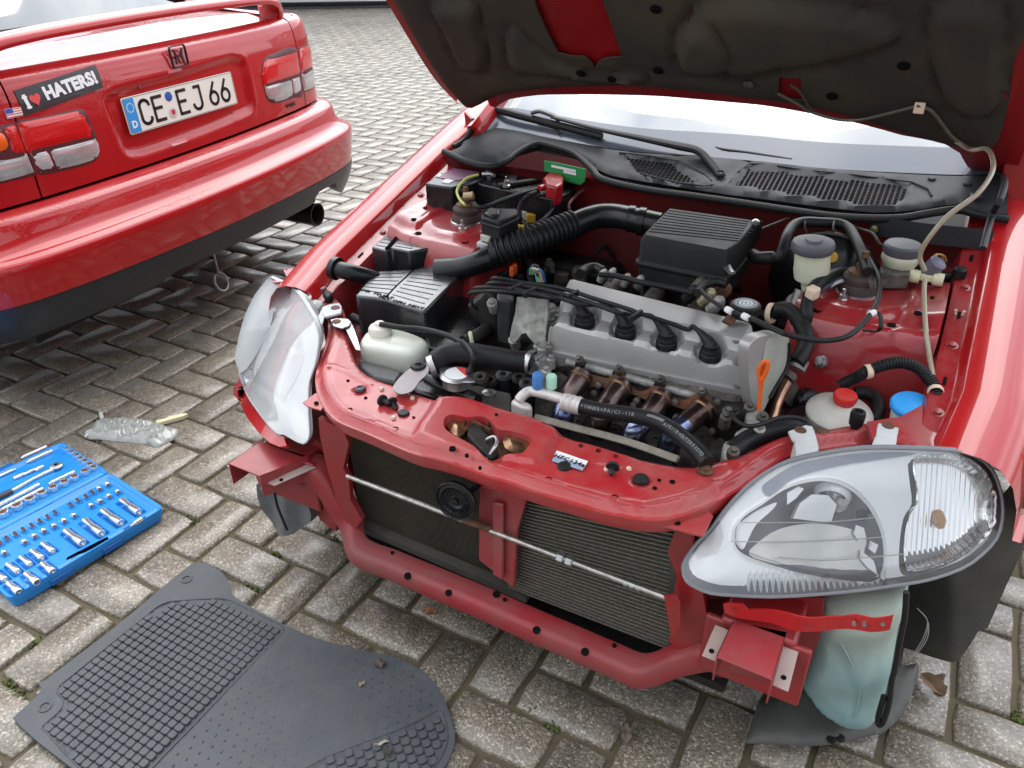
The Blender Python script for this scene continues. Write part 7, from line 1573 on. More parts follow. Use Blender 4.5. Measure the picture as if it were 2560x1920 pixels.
for p in ((350, 650), (130, 740), (150, 690), (200, 690), (470, 740), (200, 1060), (440, 850)): disc('casting_bolt', 5, p, .592, [(.011, -.03), (.011, 0), (.006, .002), (.006, .008), (0, .009)], rg.choice([CAST, DIRTB, CASTD]), None, ax=(.1, -.3, .9), seg=8)
hose('sensor_wire', 5, [(180, 700, .60), (220, 780, .605), (330, 830, .61), (450, 815, .61), (600, 760, .61), (760, 750, .605), (880, 790, .60)], .58, .0042, RUB)
hose('steering_hose', 5, [(180, 1070, .565), (330, 960, .57), (500, 890, .572), (680, 845, .574), (860, 830, .57)], .57, .018, RUB, seg=16)
vbox('steering_pump', 5, [(620, 720), (820, 600), (900, 640), (900, 760), (700, 800)], .53, .46, PLASG, .01)
vbox('alternator_guard', 5, [(780, 440), (1000, 385), (1140, 460), (900, 560), (760, 560)], .54, .45, PLASG, .02)
disc('pump_pulley', 5, (740, 520), .53, [(.03, -.04), (.03, 0), (.02, .005), (0, .006)], CASTD, None, ax=(.7, -.3, .5))
# ---- reservoirs
PSM = mat('dirty_ivory_reservoir', (.60, .58, .52), .45, nscale=22, ncol=(.45, .42, .36), noise_=.7, bump=.08, bscale=80)
q = C1(*X(5, (1180, 680))[0], z=.572); axp = np.array([.03, -.10, 1.])
m = MB(); m.lathe([(.050, -.09), (.054, -.02), (.060, -.014), (.061, -.006), (.058, -.002), (.050, .001), (.046, .004), (.030, .009), (.022, .010), (.020, .012)], q, axp, 40, True); ps = put('power_steering_reservoir', m, PSM, car1)
m = MB(); q2 = q + np.array([.003, .010, .010]); m.lathe([(.018, -.002), (.019, .006), (.0215, .009), (.022, .017), (.020, .021), (.012, .0195), (0, .0185)], q2, axp, 28); put('reservoir_cap', m, mat('red_cap', (.60, .025, .02), .4), ps)
hose('reservoir_hose', 5, [(1320, 530, .565), (1420, 525, .568), (1510, 580, .565), (1535, 680, .56), (1480, 790, .55)], .56, .013, RUB, seg=14)
q = C1(*X(5, (1845, 640))[0], z=.600); m = MB(); m.lathe([(.030, -.06), (.033, -.006)], q, seg=28); wn = put('washer_filler_neck', m, mat('ivory_neck', (.62, .63, .56), .45), car1)
m = MB(); m.lathe([(.034, -.010), (.0375, -.006), (.038, .002), (.035, .006), (.012, .0085), (0, .009)], q, (.0, -.12, 1), 36); put('washer_cap', m, mat('bright_blue_cap', (.02, .34, .82), .45, bump=.3, bscale=900), wn)
m = MB(); m.tube([q + (.020, -.036, -.002), q + (.034, -.034, -.004)], .007, 8); put('cap_tab', m, bpy.data.materials['bright_blue_cap'], wn, .002)
hose('corrugated_loom', 5, [(1180, 455, .59), (1320, 385, .61), (1440, 325, .635), (1580, 268, .65), (1740, 245, .655), (1880, 285, .65), (1980, 370, .64), (2050, 470, .63), (2070, 560, .62), (2045, 620, .61)], .57, .0105, RUB, ribs=44)
for p, z in (((1440, 328), .635), ((2062, 515), .626)):
    q = ZT_(5, [p], z)[0]; m = MB(); m.lathe([(.0125, -.006), (.0140, -.004), (.0140, .004), (.0125, .006)], q, (.8, .5, .1) if p[0] < 2000 else (.15, -.9, 0), 20, False); put('loom_clip', m, CREAMN, car1)
q = ZT_(5, [(1315, 850)], .582)[0]; m = MB(); m.lathe([(.006, -.008), (.008, .004), (.0125, .010), (.0135, .030), (.012, .036), (.008, .037), (.007, .033), (0, .033)], q, seg=16); put('bonnet_stop', m, RUB, support)
disc('support_bolt', 5, (1025, 885), .582, [(.0095, 0), (.0095, .002), (.006, .0025), (0, .003)], RUST, support)
disc('apron_bolt', 5, (1010, 240), .60, [(.014, -.004), (.014, .002), (.010, .003), (.010, .010), (0, .011)], STEEL, None, ax=(-.5, -.6, .4), seg=8)
# brake servo and master cylinder
m = MB(); q = np.array([.40, .80, .66]); m.lathe([(.05, .05), (.105, .045), (.118, .02), (.118, .0), (.112, -.015), (.09, -.045), (.05, -.06), (.03, -.075), (0, -.08)], q, (0, 1, .06), 36); sv = put('brake_servo', m, PLASG, car1)
m = MB(); m.lathe([(.119, -.006), (.122, .0), (.119, .006)], q, (0, 1, .06), 40, False); put('servo_rim', m, DIRTB, sv)
RES = mat('milky_reservoir', (.60, .62, .48), .4, nscale=12, ncol=(.50, .50, .34), noise_=.7); CAPG = mat('grey_cap', (.085, .09, .105), .5, bump=.1, bscale=200)
ctop = ZT_(4, [(822, 385)], .800)[0]; cbot = ZT_(4, [(790, 860)], .700)[0]; axr = ctop - cbot; hh = np.linalg.norm(axr); axr /= hh
m = MB(); m.lathe([(.018, 0), (.020, .02), (.034, .028), (.036, .045), (.034, hh - .01)], cbot, axr, 30); br = put('brake_fluid_reservoir', m, RES, car1)
m = MB(); m.lathe([(.040, -.014), (.0425, -.010), (.043, .0), (.040, .006), (.018, .009), (.016, .012), (0, .012)], ctop, axr * .3 + np.array([0, 0, .7]), 36); put('reservoir_cap', m, CAPG, br)
m = MB(); m.lathe([(.022, -.05), (.024, .0), (.018, .004), (.018, .012), (0, .013)], ZT_(4, [(640, 1020)], .655)[0], (0, -.8, .35), 20); put('master_cylinder', m, CAST, car1)
hose('brake_union', 4, [(690, 880, .69), (650, 960, .675), (630, 1050, .66)], .68, .012, CAST)
disc('amber_connector', 4, (1020, 520), .745, [(.012, -.004), (.012, .004), (.005, .005), (0, .004)], mat('amber_plastic', (.65, .36, .02), .4), None, ax=(.2, -1, .3), seg=14)
c2_, q = disc('clutch_reservoir', 4, (1750, 520), .752, [(.028, -.03), (.034, -.014), (.038, -.004), (.037, .004), (.034, .010)], RES, None, seg=30)
m = MB(); m.lathe([(.036, .008), (.038, .012), (.038, .026), (.034, .030), (.014, .032), (0, .033)], q, seg=32); put('reservoir_cap', m, CAPG, c2_)
vbox('clutch_bracket', 4, [(1530, 620), (1620, 600), (1850, 640), (1860, 700), (1540, 700)], .735, .70, CASTD, .004)
hose('vacuum_hose', 4, [(380, 530, .74), (460, 520, .75), (500, 430, .765), (540, 300, .78), (610, 190, .785), (720, 150, .787), (900, 155, .787), (1100, 170, .785), (1210, 230, .782), (1290, 370, .775), (1350, 520, .765), (1400, 680, .755)], .77, .0115, RUB, seg=14)
hose('vacuum_hose', 4, [(180, 500, .73), (240, 530, .735), (330, 530, .74), (400, 528, .742)], .735, .014, RUB)
for p in ((735, 175), (1040, 190)): hose('hose_hanger', 4, [(p[0], p[1] - 40, .79), (p[0] - 6, p[1] + 30, .785), (p[0] + 20, p[1] + 90, .76)], .78, .0055, CASTD, sq=(.4, 1))
hose('tower_hose', 4, [(1390, 720, .70), (1560, 735, .70), (1750, 720, .70), (1950, 730, .70), (2212, 780, .70), (2400, 800, .69)], .70, .014, RUB, seg=14, off=(0, .02, 0))
hose('wiring_loom', 4, [(1230, 690, .72), (1120, 690, .725), (1000, 730, .73), (880, 800, .73), (800, 900, .715), (760, 1000, .70), (750, 1150, .68), (760, 1230, .66)], .72, .013, RUB, seg=12)
hose('wiring_loom', 4, [(1180, 750, .715), (1060, 770, .72), (920, 840, .715), (850, 910, .70)], .72, .009, mat('blue_grey_loom', (.06, .08, .12), .5), seg=10)
hose('pale_tube', 4, [(1000, 830, .715), (1080, 790, .72), (1180, 760, .72)], .72, .004, WHITEP)
q = ZT_(4, [(815, 900)], .722)[0]; m = MB(); m.box(q, (.026, .020, .024), ((.8, -.5, 0), (.5, .8, .2), (0, 0, 1))); put('loom_clip', m, CREAMN, car1, .004)
vbox('abs_connector', 4, [(830, 960), (920, 950), (900, 1020), (830, 1040)], .685, .66, WHITEP, .003)
hose('throttle_cable', 3, [(1450, 280, .725), (1520, 360, .728), (1620, 430, .73), (1720, 485, .73), (1860, 540, .73), (2050, 620, .73), (2212, 700, .73)], .73, .0042, RUB)
hose('throttle_cable', 4, [(60, 1130, .73), (240, 1210, .728), (500, 1330, .722), (760, 1395, .715), (980, 1408, .712), (1180, 1365, .715), (1340, 1240, .72), (1460, 1080, .728), (1520, 920, .735), (1518, 760, .745), (1460, 620, .75), (1370, 480, .755), (1330, 430, .755)], .73, .0052, RUB)
for c, p, z in ((3, (1720, 485), .732), (3, (1870, 543), .732), (4, (1445, 1120), .727)):
    q = ZT_(c, [p], z)[0]; m = MB(); m.lathe([(.0062, -.007), (.0068, 0), (.0062, .007)], q, (.8, -.5, 0) if c == 3 else (.5, .8, .05), 10); put('cable_clip', m, WHT, car1)
hose('cable_bracket', 4, [(1440, 1110, .72), (1530, 1130, .72), (1540, 1260, .705), (1500, 1310, .69), (1350, 1300, .69)], .7, .0055, DIRTB, sq=(1, .4))
hose('cable_bracket', 4, [(1420, 700, .74), (1450, 760, .735), (1470, 860, .72)], .73, .009, CASTD, sq=(1, .4))
hose('bulkhead_pipe', 4, [(1180, 160, .775), (1300, 215, .775), (1450, 270, .773), (1520, 370, .76), (1560, 400, .75)], .77, .0032, CASTD)
hose('bulkhead_pipe', 4, [(280, 215, .77), (420, 160, .772), (560, 105, .775)], .77, .0022, CASTD)
for p in ((1470, 215), (1990, 270), (2100, 280), (790, 70), (1110, 100)): disc('bulkhead_clip', 4, p, .775, [(.008, -.01), (.008, 0), (.004, .006), (0, .007)], mat('tarnished_brass', (.30, .26, .14), .5, metal=.5), None, ax=(0, -.6, .6), seg=8)
m = MB(); m.tube(ZT_(4, [(1700, 228), (1860, 235)], .775), .0045, 6); put('bulkhead_strip', m, WHITEP, car1)
q = ZT_(4, [(1900, 715), (2150, 745)], .722); m = MB(); m.box((q[0] + q[1]) / 2, (np.linalg.norm(q[1] - q[0]), .022, .016), ((1, -.05, 0), (.05, 1, 0), (0, 0, 1))); tee = put('hose_tee', m, mat('ivory_connector', (.70, .68, .46), .45), car1, .004)
for p in ((1900, 725), (2150, 760)): disc('tee_end', 4, p, .722, [(.013, -.010), (.014, .0), (.013, .010)], bpy.data.materials['ivory_connector'], tee, ax=(1, 0, 0), seg=16)
disc('sensor_plug', 4, (2110, 620), .745, [(.018, -.02), (.018, .012), (.012, .016), (0, .016)], mat('violet_grey_plug', (.14, .14, .19), .4), None, ax=(.4, -.2, .8), seg=14)
for dx in (0, 25): hose('thin_wire', 4, [(2090 + dx, 530, .755), (2130 + dx, 490, .76), (2190 + dx, 510, .755), (2212 + dx, 570, .74)], .75, .0014, mat('amber_wire', (.5, .3, .1), .5) if dx == 0 else bpy.data.materials['amber_wire'])
disc('tower_plug', 4, (2380, 690), .73, [(.014, -.01), (.014, .008), (.010, .012), (0, .012)], RUB, None)
m = MB(); q = ZT_(4, [(2200, 1280)], .700)[0] 
q = C1(2392, 803, z=.675)
for sx_ in (-1, 1): m.tube([q + (0, 0, .004), q + (sx_ * .006, 0, .014), q + (sx_ * .0075, 0, .024)], .003, 8, k=2)
m.lathe([(.010, 0), (.009, .006), (0, .007)], q, seg=12); put('hose_clip', m, CREAMN, car1)
HOSEC = mat('clear_yellowed_hose', (.34, .29, .21), .3, coat=.5)
# ---------------------------------------------------------------- bonnet lining, its hose, stay
ri = cr([HF(*p)[:2] for p in [(1180, 268), (1225, 245), (1262, 231), (1330, 222), (1430, 214), (1560, 214), (1700, 222), (1940, 250), (2020, 262), (2130, 290), (2280, 335), (2400, 365), (2480, 372)]], 3)
lin_out = [tuple(p) for p in ri] + [tuple(HF(*p)[:2]) for p in [(2500, 340), (2515, 290), (2526, 230), (2536, 150)]] + [(.655, .60), (.64, .35), (.60, .04), (-.60, .04), (-.64, .35)] + [tuple(HF(*p)[:2]) for p in [(985, 0), (1030, 78), (1080, 160), (1130, 230), (1160, 262)]]
cut = [tuple(HF(*p)[:2]) for p in [(1343, 0), (1370, 65), (1399, 122), (1430, 130), (1463, 131), (1482, 145), (1490, 160), (1500, 145), (1515, 136), (1560, 131), (1540, 70), (1515, 0)]] + [tuple(HF(*p)[:2]) for p in [(1500, -60), (1330, -60)]]
slotc = [tuple(HF(*p)[:2]) for p in [(1952, 182), (2006, 184), (2010, 240), (1948, 236)]]
def LQ(x, y, off=.012): return Hq(x, y, off)
lo2 = dens(lin_out, .03)
R_ = lambda pts: np.vstack([[HF(*p)[:2] for p in pts]])
emb = [(cr(R_([(1080, 0), (1115, 70), (1140, 130), (1165, 165), (1215, 170), (1222, 120), (1205, 60), (1190, 0)]), 3, True), .010), (cr(R_([(1760, 0), (1720, 60), (1700, 130), (1740, 170), (1860, 180), (1960, 160), (2060, 150), (2240, 90), (2230, 40), (2100, 10), (1900, -10)]), 3, True), .012), (cr(R_([(2340, 0), (2330, 100), (2360, 230), (2430, 280), (2500, 250), (2510, 100), (2500, 0)]), 3, True), .010), (cr(R_([(1290, 170), (1400, 185), (1560, 205), (1620, 190), (1600, 175), (1500, 180), (1400, 150), (1330, 100), (1290, 60), (1270, 100)]), 3, True), .008), (cr(R_([(1770, 40), (1800, 60), (1830, 130), (1800, 170), (1720, 175), (1690, 130), (1700, 60)]), 3, True), .006)]
def linz(vo, P):
    z = np.zeros(len(vo))
    for pl_, a in emb:
        d = pdist(vo, np.vstack([pl_, pl_[:1]])); ins = inside(vo, pl_); z += np.where(ins, 1.5 * a * sstep(0, .016, d), -.009 * np.exp(-(d / .011) ** 2))
    z += .0015 * np.array([noise.noise(Vector((a * 12, b * 12, 0))) for a, b in vo]) - .009 * sstep(.02, 0, pdist(vo, np.vstack([lo2, lo2[:1]])))
    return z
FELT = mat('dark_felt_lining', (.050, .048, .043), .95, spec=.1, nscale=3, ncol=(.095, .080, .060), noise_=.8, bump=.6, bscale=350, lo=.4, hi=.62, detail=8)
m = NB(); m.sheet(lo2, LQ, .012, holes=[dens(cut, .03), dens(slotc, .03)], thick=.004, zf=linz); felt = put('bonnet_lining', m, FELT, hood, ang=60)
for px, py in ((1645, 8), (1650, 162), (1535, 185), (1457, 170), (1876, 196), (2265, 148), (2085, 225), (2440, 210)):
    q = HF(px, py); qq = LQ(q[0], q[1], .016); m = MB(); m.lathe([(.011, -.002), (.012, .001), (.008, .003), (0, .0035)], qq, (0, -.65, -.7), 14); put('lining_clip', m, HOLE if px not in (1876,) else CASTD, felt)
def hoodline(name, pts, off, r, mt):
    P = []
    for px, py in pts: q = HF(px, py, 0); P.append(LQ(q[0], q[1], off))
    m = MB(); m.tube(P, r, 8, k=5); return put(name, m, mt, car1)
h1 = hoodline('washer_hose', [(1953, 208), (2000, 232), (2041, 255), (2105, 272), (2160, 272), (2230, 256), (2306, 236)], .026, .0032, mat('greyed_hose', (.10, .09, .065), .4, coat=.3))
hoodline('washer_hose', [(1985, 186), (2010, 206), (2030, 240), (2041, 252)], .026, .003, mat('greyed_hose_b', (.07, .06, .045), .4, coat=.3))
hoodline('washer_hose', [(2300, 236), (2335, 248), (2362, 280), (2390, 315), (2436, 345)], .026, .0034, bpy.data.materials['greyed_hose'])
q = HF(2307, 240); q = LQ(q[0], q[1], .028); m = MB(); m.box(q, (.020, .006, .022)); put('hose_clip', m, CREAMN, car1, .002)
q0 = LQ(*HF(2436, 345)[:2], .026)
P = [LQ(*HF(2400, 325)[:2], .026), q0, C1(2466, 372, y=.93), C1(2483, 402, y=.86), C1(2476, 440, y=.80), C1(2440, 488, y=.75), C1(2370, 540, y=.72), C1(2320, 598, y=.71), C1(2300, 640, y=.715), C1(2312, 676, y=.72)]
m = MB(); m.tube(P, .0048, 10, k=5); put('washer_hose', m, HOSEC, car1)
m = MB(); m.tube([C1(2312, 700, y=.70), C1(2310, 740, y=.67), C1(2314, 818, y=.60), C1(2322, 880, y=.56), C1(2332, 940, y=.50)], .0048, 10, k=4); put('washer_hose', m, HOSEC, car1)
# black stay and right hand hinge
m = MB(); m.tube([C1(2557, 225, x=.705), C1(2540, 300, x=.70), C1(2524, 350, x=.695), C1(2502, 420, x=.690), C1(2512, 452, x=.690), C1(2500, 500, x=.685), C1(2478, 545, x=.68), C1(2458, 620, x=.675)], .0065, 8, k=4, sq=(1, .6)); put('bonnet_stay', m, RUB, car1)
HNG = mat('hinge_paint', (.30, .010, .012), .4, coat=.3)
for sg, pts in ((1, [(2528, 330), (2560, 240), (2600, 240), (2600, 560), (2520, 560), (2500, 470)]), (-1, [(1160, 280), (1180, 300), (1172, 340), (1150, 372), (1140, 352), (1165, 322)])):
    m = NB(); m.sheet([p for p in dens(pts, 20)], lambda a, b: C1(a, b, y=1.06 if sg > 0 else 1.10), 20, thick=.01); put('bonnet_hinge', m, HNG, car1)
m = MB(); m.tube([C1(1185, 300, y=1.05), C1(1176, 330, y=1.02), C1(1160, 352, y=1.0), C1(1135, 368, y=.96)], .009, 8, k=3); put('hinge_seal', m, RUB, car1)
# ---------------------------------------------------------------- headlights
def lampf(q, off=0.):
    dx = abs(q[0]) - .37; return q[1] + .035 - (-.06 * dx + 1.71 * max(dx, -.02) ** 2 + 1.05 * (q[2] - .46) - .9 * (q[2] - .50) ** 2) + off
def LAMP(px, py, off=0.): return C1(px, py, f=lambda q: lampf(q, off))
outR = [(1706, 1424), (1715, 1397), (1745, 1356), (1776, 1325), (1810, 1279), (1859, 1226), (1913, 1184), (1973, 1154), (2061, 1135), (2156, 1122), (2270, 1122), (2383, 1128), (2440, 1143), (2475, 1170), (2494, 1207), (2505, 1253), (2505, 1302), (2490, 1348), (2452, 1390), (2402, 1424), (2326, 1450), (2262, 1462), (2156, 1477), (2042, 1488), (1928, 1494), (1833, 1490), (1776, 1485), (1738, 1470), (1715, 1454)]
outL_i = [(430, 15), (370, 80), (300, 170), (240, 280), (190, 400), (150, 540), (120, 680), (105, 790), (125, 850), (150, 950), (185, 1060), (240, 1170), (310, 1270), (400, 1390), (500, 1490), (560, 1495), (640, 1540), (740, 1585), (790, 1540), (800, 1450), (790, 1300), (790, 1150), (800, 1000), (850, 850), (880, 700), (890, 560), (850, 420), (800, 330), (740, 230), (660, 130), (560, 60), (500, 55)]
outL = X(9, *outL_i)
LENS = clear('lamp_lens_plastic', (.98, .98, .98), .02, .03, .05, (.9, .9, .9))
LENSL = clear('glare_whitened_lens', (.98, .98, .98), .05, .10, .45, (.93, .93, .93))  # left lens: grazing sky reflection mixed into the colour as milky white
REFL = mat('lamp_reflector', (.95, .95, .95), .14, metal=1., bump=.05, bscale=40)
REFD = mat('lamp_bezel_chrome', (.92, .93, .93), .28, metal=.12, coat=1., coatr=.1, bump=.03, bscale=50)
SEAL = mat('grey_lamp_housing', (.20, .20, .22), .45, bump=.05, bscale=100)
DARKI = mat('amber_bulb', (.65, .28, .05), .2, coat=1)
def pxsheet(name, poly, off, mt, parent, sp=12, thick=0., zf=None, dn=9):
    P = dens(poly, dn); m = NB(); m.sheet(P, lambda a, b: LAMP(a, b, off), sp, thick=thick, zf=zf); return put(name, m, mt, parent, ang=60)
def shrink(poly, k, c=None):
    P = np.array(poly, float); c = P.mean(0) if c is None else np.array(c); return [tuple(c + (p - c) * k) for p in P]
for side, OUT in (('R', [tuple(p) for p in cr(outR, 2, True)]), ('L', [tuple(p) for p in cr(outL, 2, True)])):
    rim_ = np.array(OUT + OUT[:1])
    # housing: skirt from the lens edge back
    R0 = [LAMP(*p, 0.) for p in OUT]; cen = sum(R0) / len(R0)
    back = [np.array([q[0] + (cen[0] - q[0]) * .30, q[1] + .060 + .02 * (cen[1] - q[1]), q[2] + (cen[2] - q[2]) * .45 - .004]) for q in R0]
    m = MB(); m.loft([R0, [q + (0, .012, 0) for q in R0], back], True, False); lampo = put('headlight', m, SEAL if side == 'R' else mat('pale_lamp_housing', (.44, .46, .47), .4), car1, ang=60, label='left hand headlight seen edge on, its housing pale grey' if side == 'L' else 'large clear headlight with a D shaped reflector and fluted side lamp')
    m = MB(); m.loft([back, [cen * .9 + q * .1 + np.array([0, .10, 0]) for q in back]], True, False); put('housing_back', m, bpy.data.materials['pale_lamp_housing'] if side == 'L' else SEAL, lampo)
    m = MB(); m.tube([q + (0, .002, 0) for q in R0], .0032 if side == 'R' else .002, 6, closed=True); put('lens_seal', m, SEAL if side == 'R' else bpy.data.materials['pale_lamp_housing'], lampo)
    dome = lambda vo, P, rim_=rim_: .012 * sstep(0, 70, pdist(vo, rim_))
    pxsheet('lens', shrink(OUT, .992), 0., LENS if side == 'R' else LENSL, lampo, 18, zf=dome)
    # inner chrome shell
    inner = shrink(OUT, .984 if side == 'R' else .975)
    if side == 'R':
        bowl_px = [(1840, 1318), (1862, 1290), (1905, 1262), (1960, 1225), (2020, 1206), (2075, 1204), (2125, 1222), (2170, 1262), (2202, 1316), (2214, 1370), (2212, 1420), (2196, 1452), (2150, 1454), (2080, 1446), (2000, 1432), (1920, 1408), (1862, 1386), (1838, 1360)]
        ind_px = [(2290, 1150), (2400, 1150), (2462, 1185), (2488, 1245), (2490, 1300), (2472, 1345), (2430, 1385), (2370, 1418), (2290, 1440), (2262, 1432), (2258, 1380), (2268, 1300), (2290, 1260), (2284, 1200)]
        bowl = [tuple(p) for p in cr(bowl_px, 3, True)]; ind = [tuple(p) for p in cr(ind_px, 3, True)]
        def shellz(vo, P):
            d = pdist(vo, rim_); z = -.010 + .0 * d
            z = z + .004 * np.exp(-(pdist(vo, np.array(bowl + bowl[:1])) / 6) ** 2); z = z + .0025 * np.sin(vo[:, 0] * .0) 
            fl_ = sstep(1420, 1440, vo[:, 1]) * sstep(1860, 1880, vo[:, 0]) * sstep(2230, 2200, vo[:, 0]); z = z + .0035 * fl_ * np.sin(vo[:, 0] * .40); return z
        P_ = dens(inner, 9); m = NB(); m.sheet(P_, lambda a, b: LAMP(a, b, 0), 5, holes=[bowl, ind], zf=shellz); put('bezel', m, REFD, lampo, ang=60)
        bl = np.array(bowl + bowl[:1])
        bcen = LAMP(2060, 1345, 0) + np.array([0, .012, 0]); axisb = np.array([-.10, 1, -.03]); axisb /= np.linalg.norm(axisb)
        def bowlmap(a, b):
            return LAMP(a, b, 0) + np.array([0, .010, 0])
        def bowlz2(vo, P):
            q = P - bcen; r2 = (q - (q @ axisb)[:, None] * axisb); r = np.linalg.norm(r2, axis=1); d = pdist(vo, bl)
            return -(.10 * np.clip(1 - (r / .14) ** 2, 0, 1)) * sstep(0, 12, d)
        m = NB(); m.sheet(bowl, bowlmap, 7, zf=bowlz2); put('reflector', m, REFL, lampo, ang=80)
        LOWM = mat('dull_reflector_shelf', (.46, .45, .40), .22, metal=.7, nscale=12, ncol=(.62, .62, .60), noise_=.8)
        pxsheet('reflector_shelf', [tuple(p) for p in cr([(1872, 1386), (1900, 1352), (1950, 1322), (2030, 1308), (2110, 1318), (2165, 1342), (2160, 1395), (2195, 1446), (2110, 1443), (2010, 1428), (1930, 1408)], 3, True)], -.030, LOWM, lampo, 14)
        pxsheet('painted_bulb_reflection', [(1982, 1296), (2000, 1258), (2030, 1236), (2070, 1238), (2092, 1262), (2078, 1306), (2030, 1302)], -.028, mat('painted_reflection_white', (.92, .92, .92), .2, coat=1), lampo, 14, thick=.02)  # white plate painted in for the reflection of the bulb cap
        pxsheet('painted_highlight', [tuple(p) for p in cr([(1834, 1345), (1850, 1308), (1890, 1278), (1940, 1256), (1930, 1275), (1890, 1312), (1870, 1350), (1855, 1375)], 3, True)], -.020, bpy.data.materials['painted_reflection_white'], lampo, 14)  # bright highlight on the left of the bowl, put in as a white crescent
        for q3 in ([(2140, 1312), (2160, 1320), (2166, 1346), (2146, 1352), (2134, 1334)], [(2176, 1352), (2196, 1362), (2188, 1384), (2172, 1372)], [(2152, 1376), (2184, 1402), (2196, 1440), (2170, 1420), (2150, 1396)], [(1968, 1232), (1996, 1216), (2010, 1222), (1990, 1246), (1968, 1262)]):
            pxsheet('reflector_facet', q3, -.022, REFD, lampo, 12, thick=.004)
        # lower half shows a dull strip of the inside
        m = MB(); c_ = LAMP(2060, 1330, 0) + np.array([0, .062, .0]); m.lathe([(.020, .03), (.018, .02), (.012, .012), (.010, -.004), (.008, -.010), (0, -.012)], c_, (-.1, 1, 0), 20); put('bulb', m, CHROME, lampo)
        m = MB(); m.lathe([(.026, -.004), (.030, .012), (.024, .020)], LAMP(2066, 1290, 0) + np.array([0, .045, 0]), (-.1, 1, .2), 22, False); put('bulb_shield', m, REFD, lampo)
        m = MB(); m.lathe([(.009, 0), (.009, .010), (.006, .012), (0, .012)], LAMP(2145, 1330, 0) + np.array([0, .04, 0]), (-.2, 1, .2), 8); put('adjuster', m, DIRTB, lampo)
        for pts in ([(1860, 1298), (1960, 1298), (2080, 1296), (2185, 1286)], [(1830, 1345), (1960, 1346), (2100, 1342), (2205, 1334)], [(1950, 1384), (2060, 1392), (2160, 1386), (2262, 1376)]):
            m = MB(); m.tube([LAMP(*p, 0) + np.array([0, -.009, 0]) for p in pts], .0009, 5, k=3); put('lens_line', m, WHITEP, lampo)
        def indz(vo, P): return -.022 * sstep(0, 26, pdist(vo, np.array(ind + ind[:1]))) + .0026 * np.sin(vo[:, 0] * .46 + vo[:, 1] * .03)
        m = NB(); m.sheet(ind, lambda a, b: LAMP(a, b, -.0) + np.array([0, .012, 0]), 3.2, zf=indz); put('side_lamp_flutes', m, REFL, lampo, ang=80)
        m = MB(); m.lathe([(.010, .02), (.011, .0), (.007, -.010), (0, -.012)], LAMP(2345, 1330, 0) + np.array([0, .028, 0]), (-.2, 1, 0), 14); put('indicator_bulb', m, DARKI, lampo)
        # smoky fold of the housing seen through the upper inner edge
        fold = [(1905, 1218), (1930, 1196), (1985, 1164), (2060, 1146), (2180, 1132), (2300, 1134), (2200, 1150), (2100, 1165), (2020, 1184), (1970, 1205), (1925, 1240)]
        pxsheet('upper_fold', [tuple(p) for p in cr(fold, 3, True)], .0, mat('smoky_plastic', (.22, .24, .30), .3, metal=.4), lampo, 12, zf=lambda vo, P: np.full(len(vo), -.006))
    else:
        bowl_i = [(200, 900), (230, 760), (290, 640), (380, 520), (470, 470), (600, 470), (690, 560), (720, 700), (700, 860), (640, 1000), (560, 1130), (540, 1190), (450, 1120), (330, 1020), (240, 960)]
        bowl = [tuple(p) for p in cr(X(9, *bowl_i), 3, True)]
        P_ = dens(inner, 9); m = NB(); m.sheet(P_, lambda a, b: LAMP(a, b, 0), 10, holes=[bowl], zf=lambda vo, P: np.full(len(vo), -.009)); put('bezel', m, REFD, lampo, ang=60)
        bl = np.array(bowl + bowl[:1])
        m = NB(); m.sheet(bowl, lambda a, b: LAMP(a, b, 0) + np.array([0, .009, 0]), 7, zf=lambda vo, P: -.055 * np.sqrt(np.clip(pdist(vo, bl) / 60, 0, 1))); put('reflector', m, REFL, lampo, ang=80)
        for pts in ([(265, 750), (380, 705), (560, 655)], [(225, 895), (380, 890), (570, 880)], [(240, 950), (360, 1060), (545, 1180)]):
            m = MB(); m.tube([LAMP(*p, 0) + np.array([0, .012, 0]) for p in X(9, *pts)], .0035, 6, k=3); put('reflector_edge', m, SEAL, lampo)
        m = MB(); m.lathe([(.014, .02), (.012, .0), (.008, -.008), (0, -.010)], LAMP(*X(9, (480, 800))[0], 0) + np.array([0, .035, 0]), (.2, 1, 0), 16); put('bulb', m, CHROME, lampo)
# lamp lugs bolted to the support
def lug(c, pts, z, zb, hole_p, leg=None, mt=WHITEP, dep=.006):
    P = ZT_(c, pts, z); m = MB(); m.prism(P, (0, 0, -dep)); lg = put('headlight_lug', m, mt, car1, .002)
    if leg:
        Q = ZT_(c, leg, z); m = MB(); m.loft([[q for q in Q], [q + np.array([0, -.02, zb - z]) for q in Q]]); put('lug_leg', m, mt, lg, .002)
    if hole_p:
        q = ZT_(c, [hole_p], z)[0]; m = MB(); m.lathe([(.0105, 0), (.010, .0015), (.0085, .002), (.007, .0012), (0, .001)], q, seg=16); put('lug_bolt', m, RUST, lg)
    return lg
lug(5, [(700, 875), (860, 817), (925, 828), (950, 880), (965, 935), (800, 960), (745, 960)], .600, .55, (815, 868), [(760, 955), (965, 930), (985, 1010), (985, 1050), (780, 1095)])
lug(5, [(1530, 785), (1560, 768), (1700, 765), (1735, 785), (1735, 830), (1705, 930), (1510, 930)], .602, .56, (1625, 828), [(1500, 925), (1710, 925), (1700, 1000), (1470, 1010)])
lug(5, [(1700, 930), (1840, 962), (1835, 1010), (1690, 1005)], .590, .575, None)
lug(9, [(755, 85), (830, 45), (925, 18), (960, 50), (965, 90), (940, 110), (850, 130), (800, 155)], .606, .57, (880, 62), [(640, 110), (700, 88), (780, 130), (820, 160), (830, 200), (780, 230), (720, 170)])
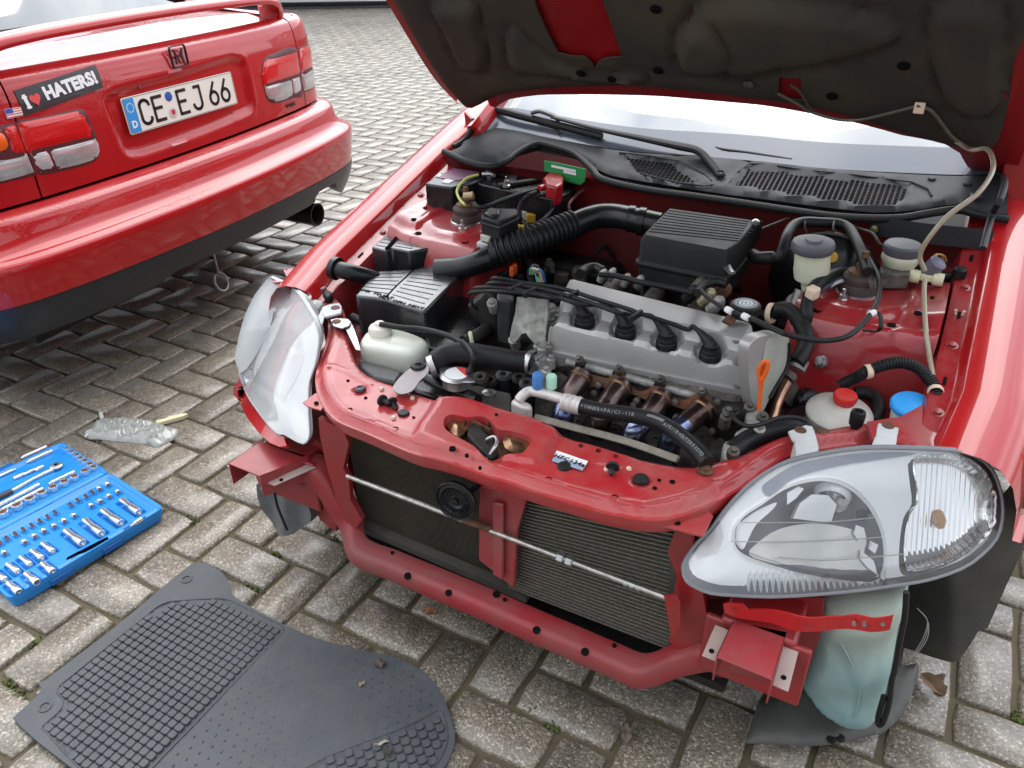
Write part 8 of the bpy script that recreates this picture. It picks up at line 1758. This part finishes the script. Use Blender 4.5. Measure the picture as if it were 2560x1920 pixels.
lug(9, [(925, 290), (1000, 262), (1090, 252), (1112, 285), (1108, 345), (1040, 365), (960, 385), (920, 370)], .600, .56, (1050, 300), [(880, 390), (925, 300), (950, 380), (930, 450), (860, 470), (820, 420)])
lug(9, [(1000, 410), (1060, 395), (1170, 402), (1200, 430), (1180, 470), (1120, 490), (1030, 470)], .595, .57, (1060, 430), None, STEEL, .003)
m = MB(); m.prism(ZT_(9, [(1130, 470), (1195, 425), (1230, 500), (1262, 590), (1290, 700), (1240, 690), (1190, 590)], .590), (0, 0, -.003)); put('support_stay', m, STEEL, car1, .001)
vbox('bonnet_bumper', 9, [(925, 130), (970, 110), (1020, 150), (1015, 190), (960, 200), (930, 170)], .60, .57, RUB, .005)
disc('lamp_adjuster', 9, (850, 290), .585, [(.022, -.03), (.022, .0), (.014, .010), (0, .012)], WHITEP, None, ax=(-.3, -.3, .9))
# strip of front fender under the left lamp
lowf = X(9, (115, 1030), (150, 1200), (220, 1340), (330, 1480), (430, 1570), (520, 1610), (590, 1600), (560, 1510), (500, 1495), (400, 1395), (310, 1275), (240, 1175), (185, 1065), (140, 960))
m = NB(); m.sheet(dens([tuple(p) for p in lowf], 8), lambda a, b: LAMP(a, b, -.012), 12, thick=.01); put('fender_nose', m, RED, car1, ang=50)
fo = X(9, (425, 20), (470, 60), (520, 60), (600, 30), (560, -60), (700, -80), (860, -20), (900, 20), (760, 80), (640, 130), (560, 70))
m = NB(); m.sheet([tuple(p) for p in dens(fo, 8)], lambda a, b: C1(a, b, pl=((0, .31, .59), (0, -.2, 1))), 10, thick=.004); put('rail_extension', m, BAYRED, car1, ang=50)
m = NB(); m.sheet([tuple(p) for p in dens(X(9, (860, 130), (930, 110), (1040, 190), (1130, 330), (1150, 400), (1000, 400), (880, 240)), 8)], lambda a, b: C1(a, b, z=.583), 10, thick=.02); put('rail_extension', m, BAYRED, car1, ang=50)
m = NB(); m.sheet([tuple(p) for p in dens([(2168, 1054), (2250, 1042), (2310, 1010), (2345, 960), (2390, 900), (2412, 900), (2400, 980), (2375, 1060), (2345, 1122), (2270, 1112), (2180, 1098)], 14)], lambda a, b: C1(a, b, pl=((0, .10, .576), (0, -.10, 1))), 14, thick=.012); put('rail_extension', m, BAYRED, car1, ang=50)
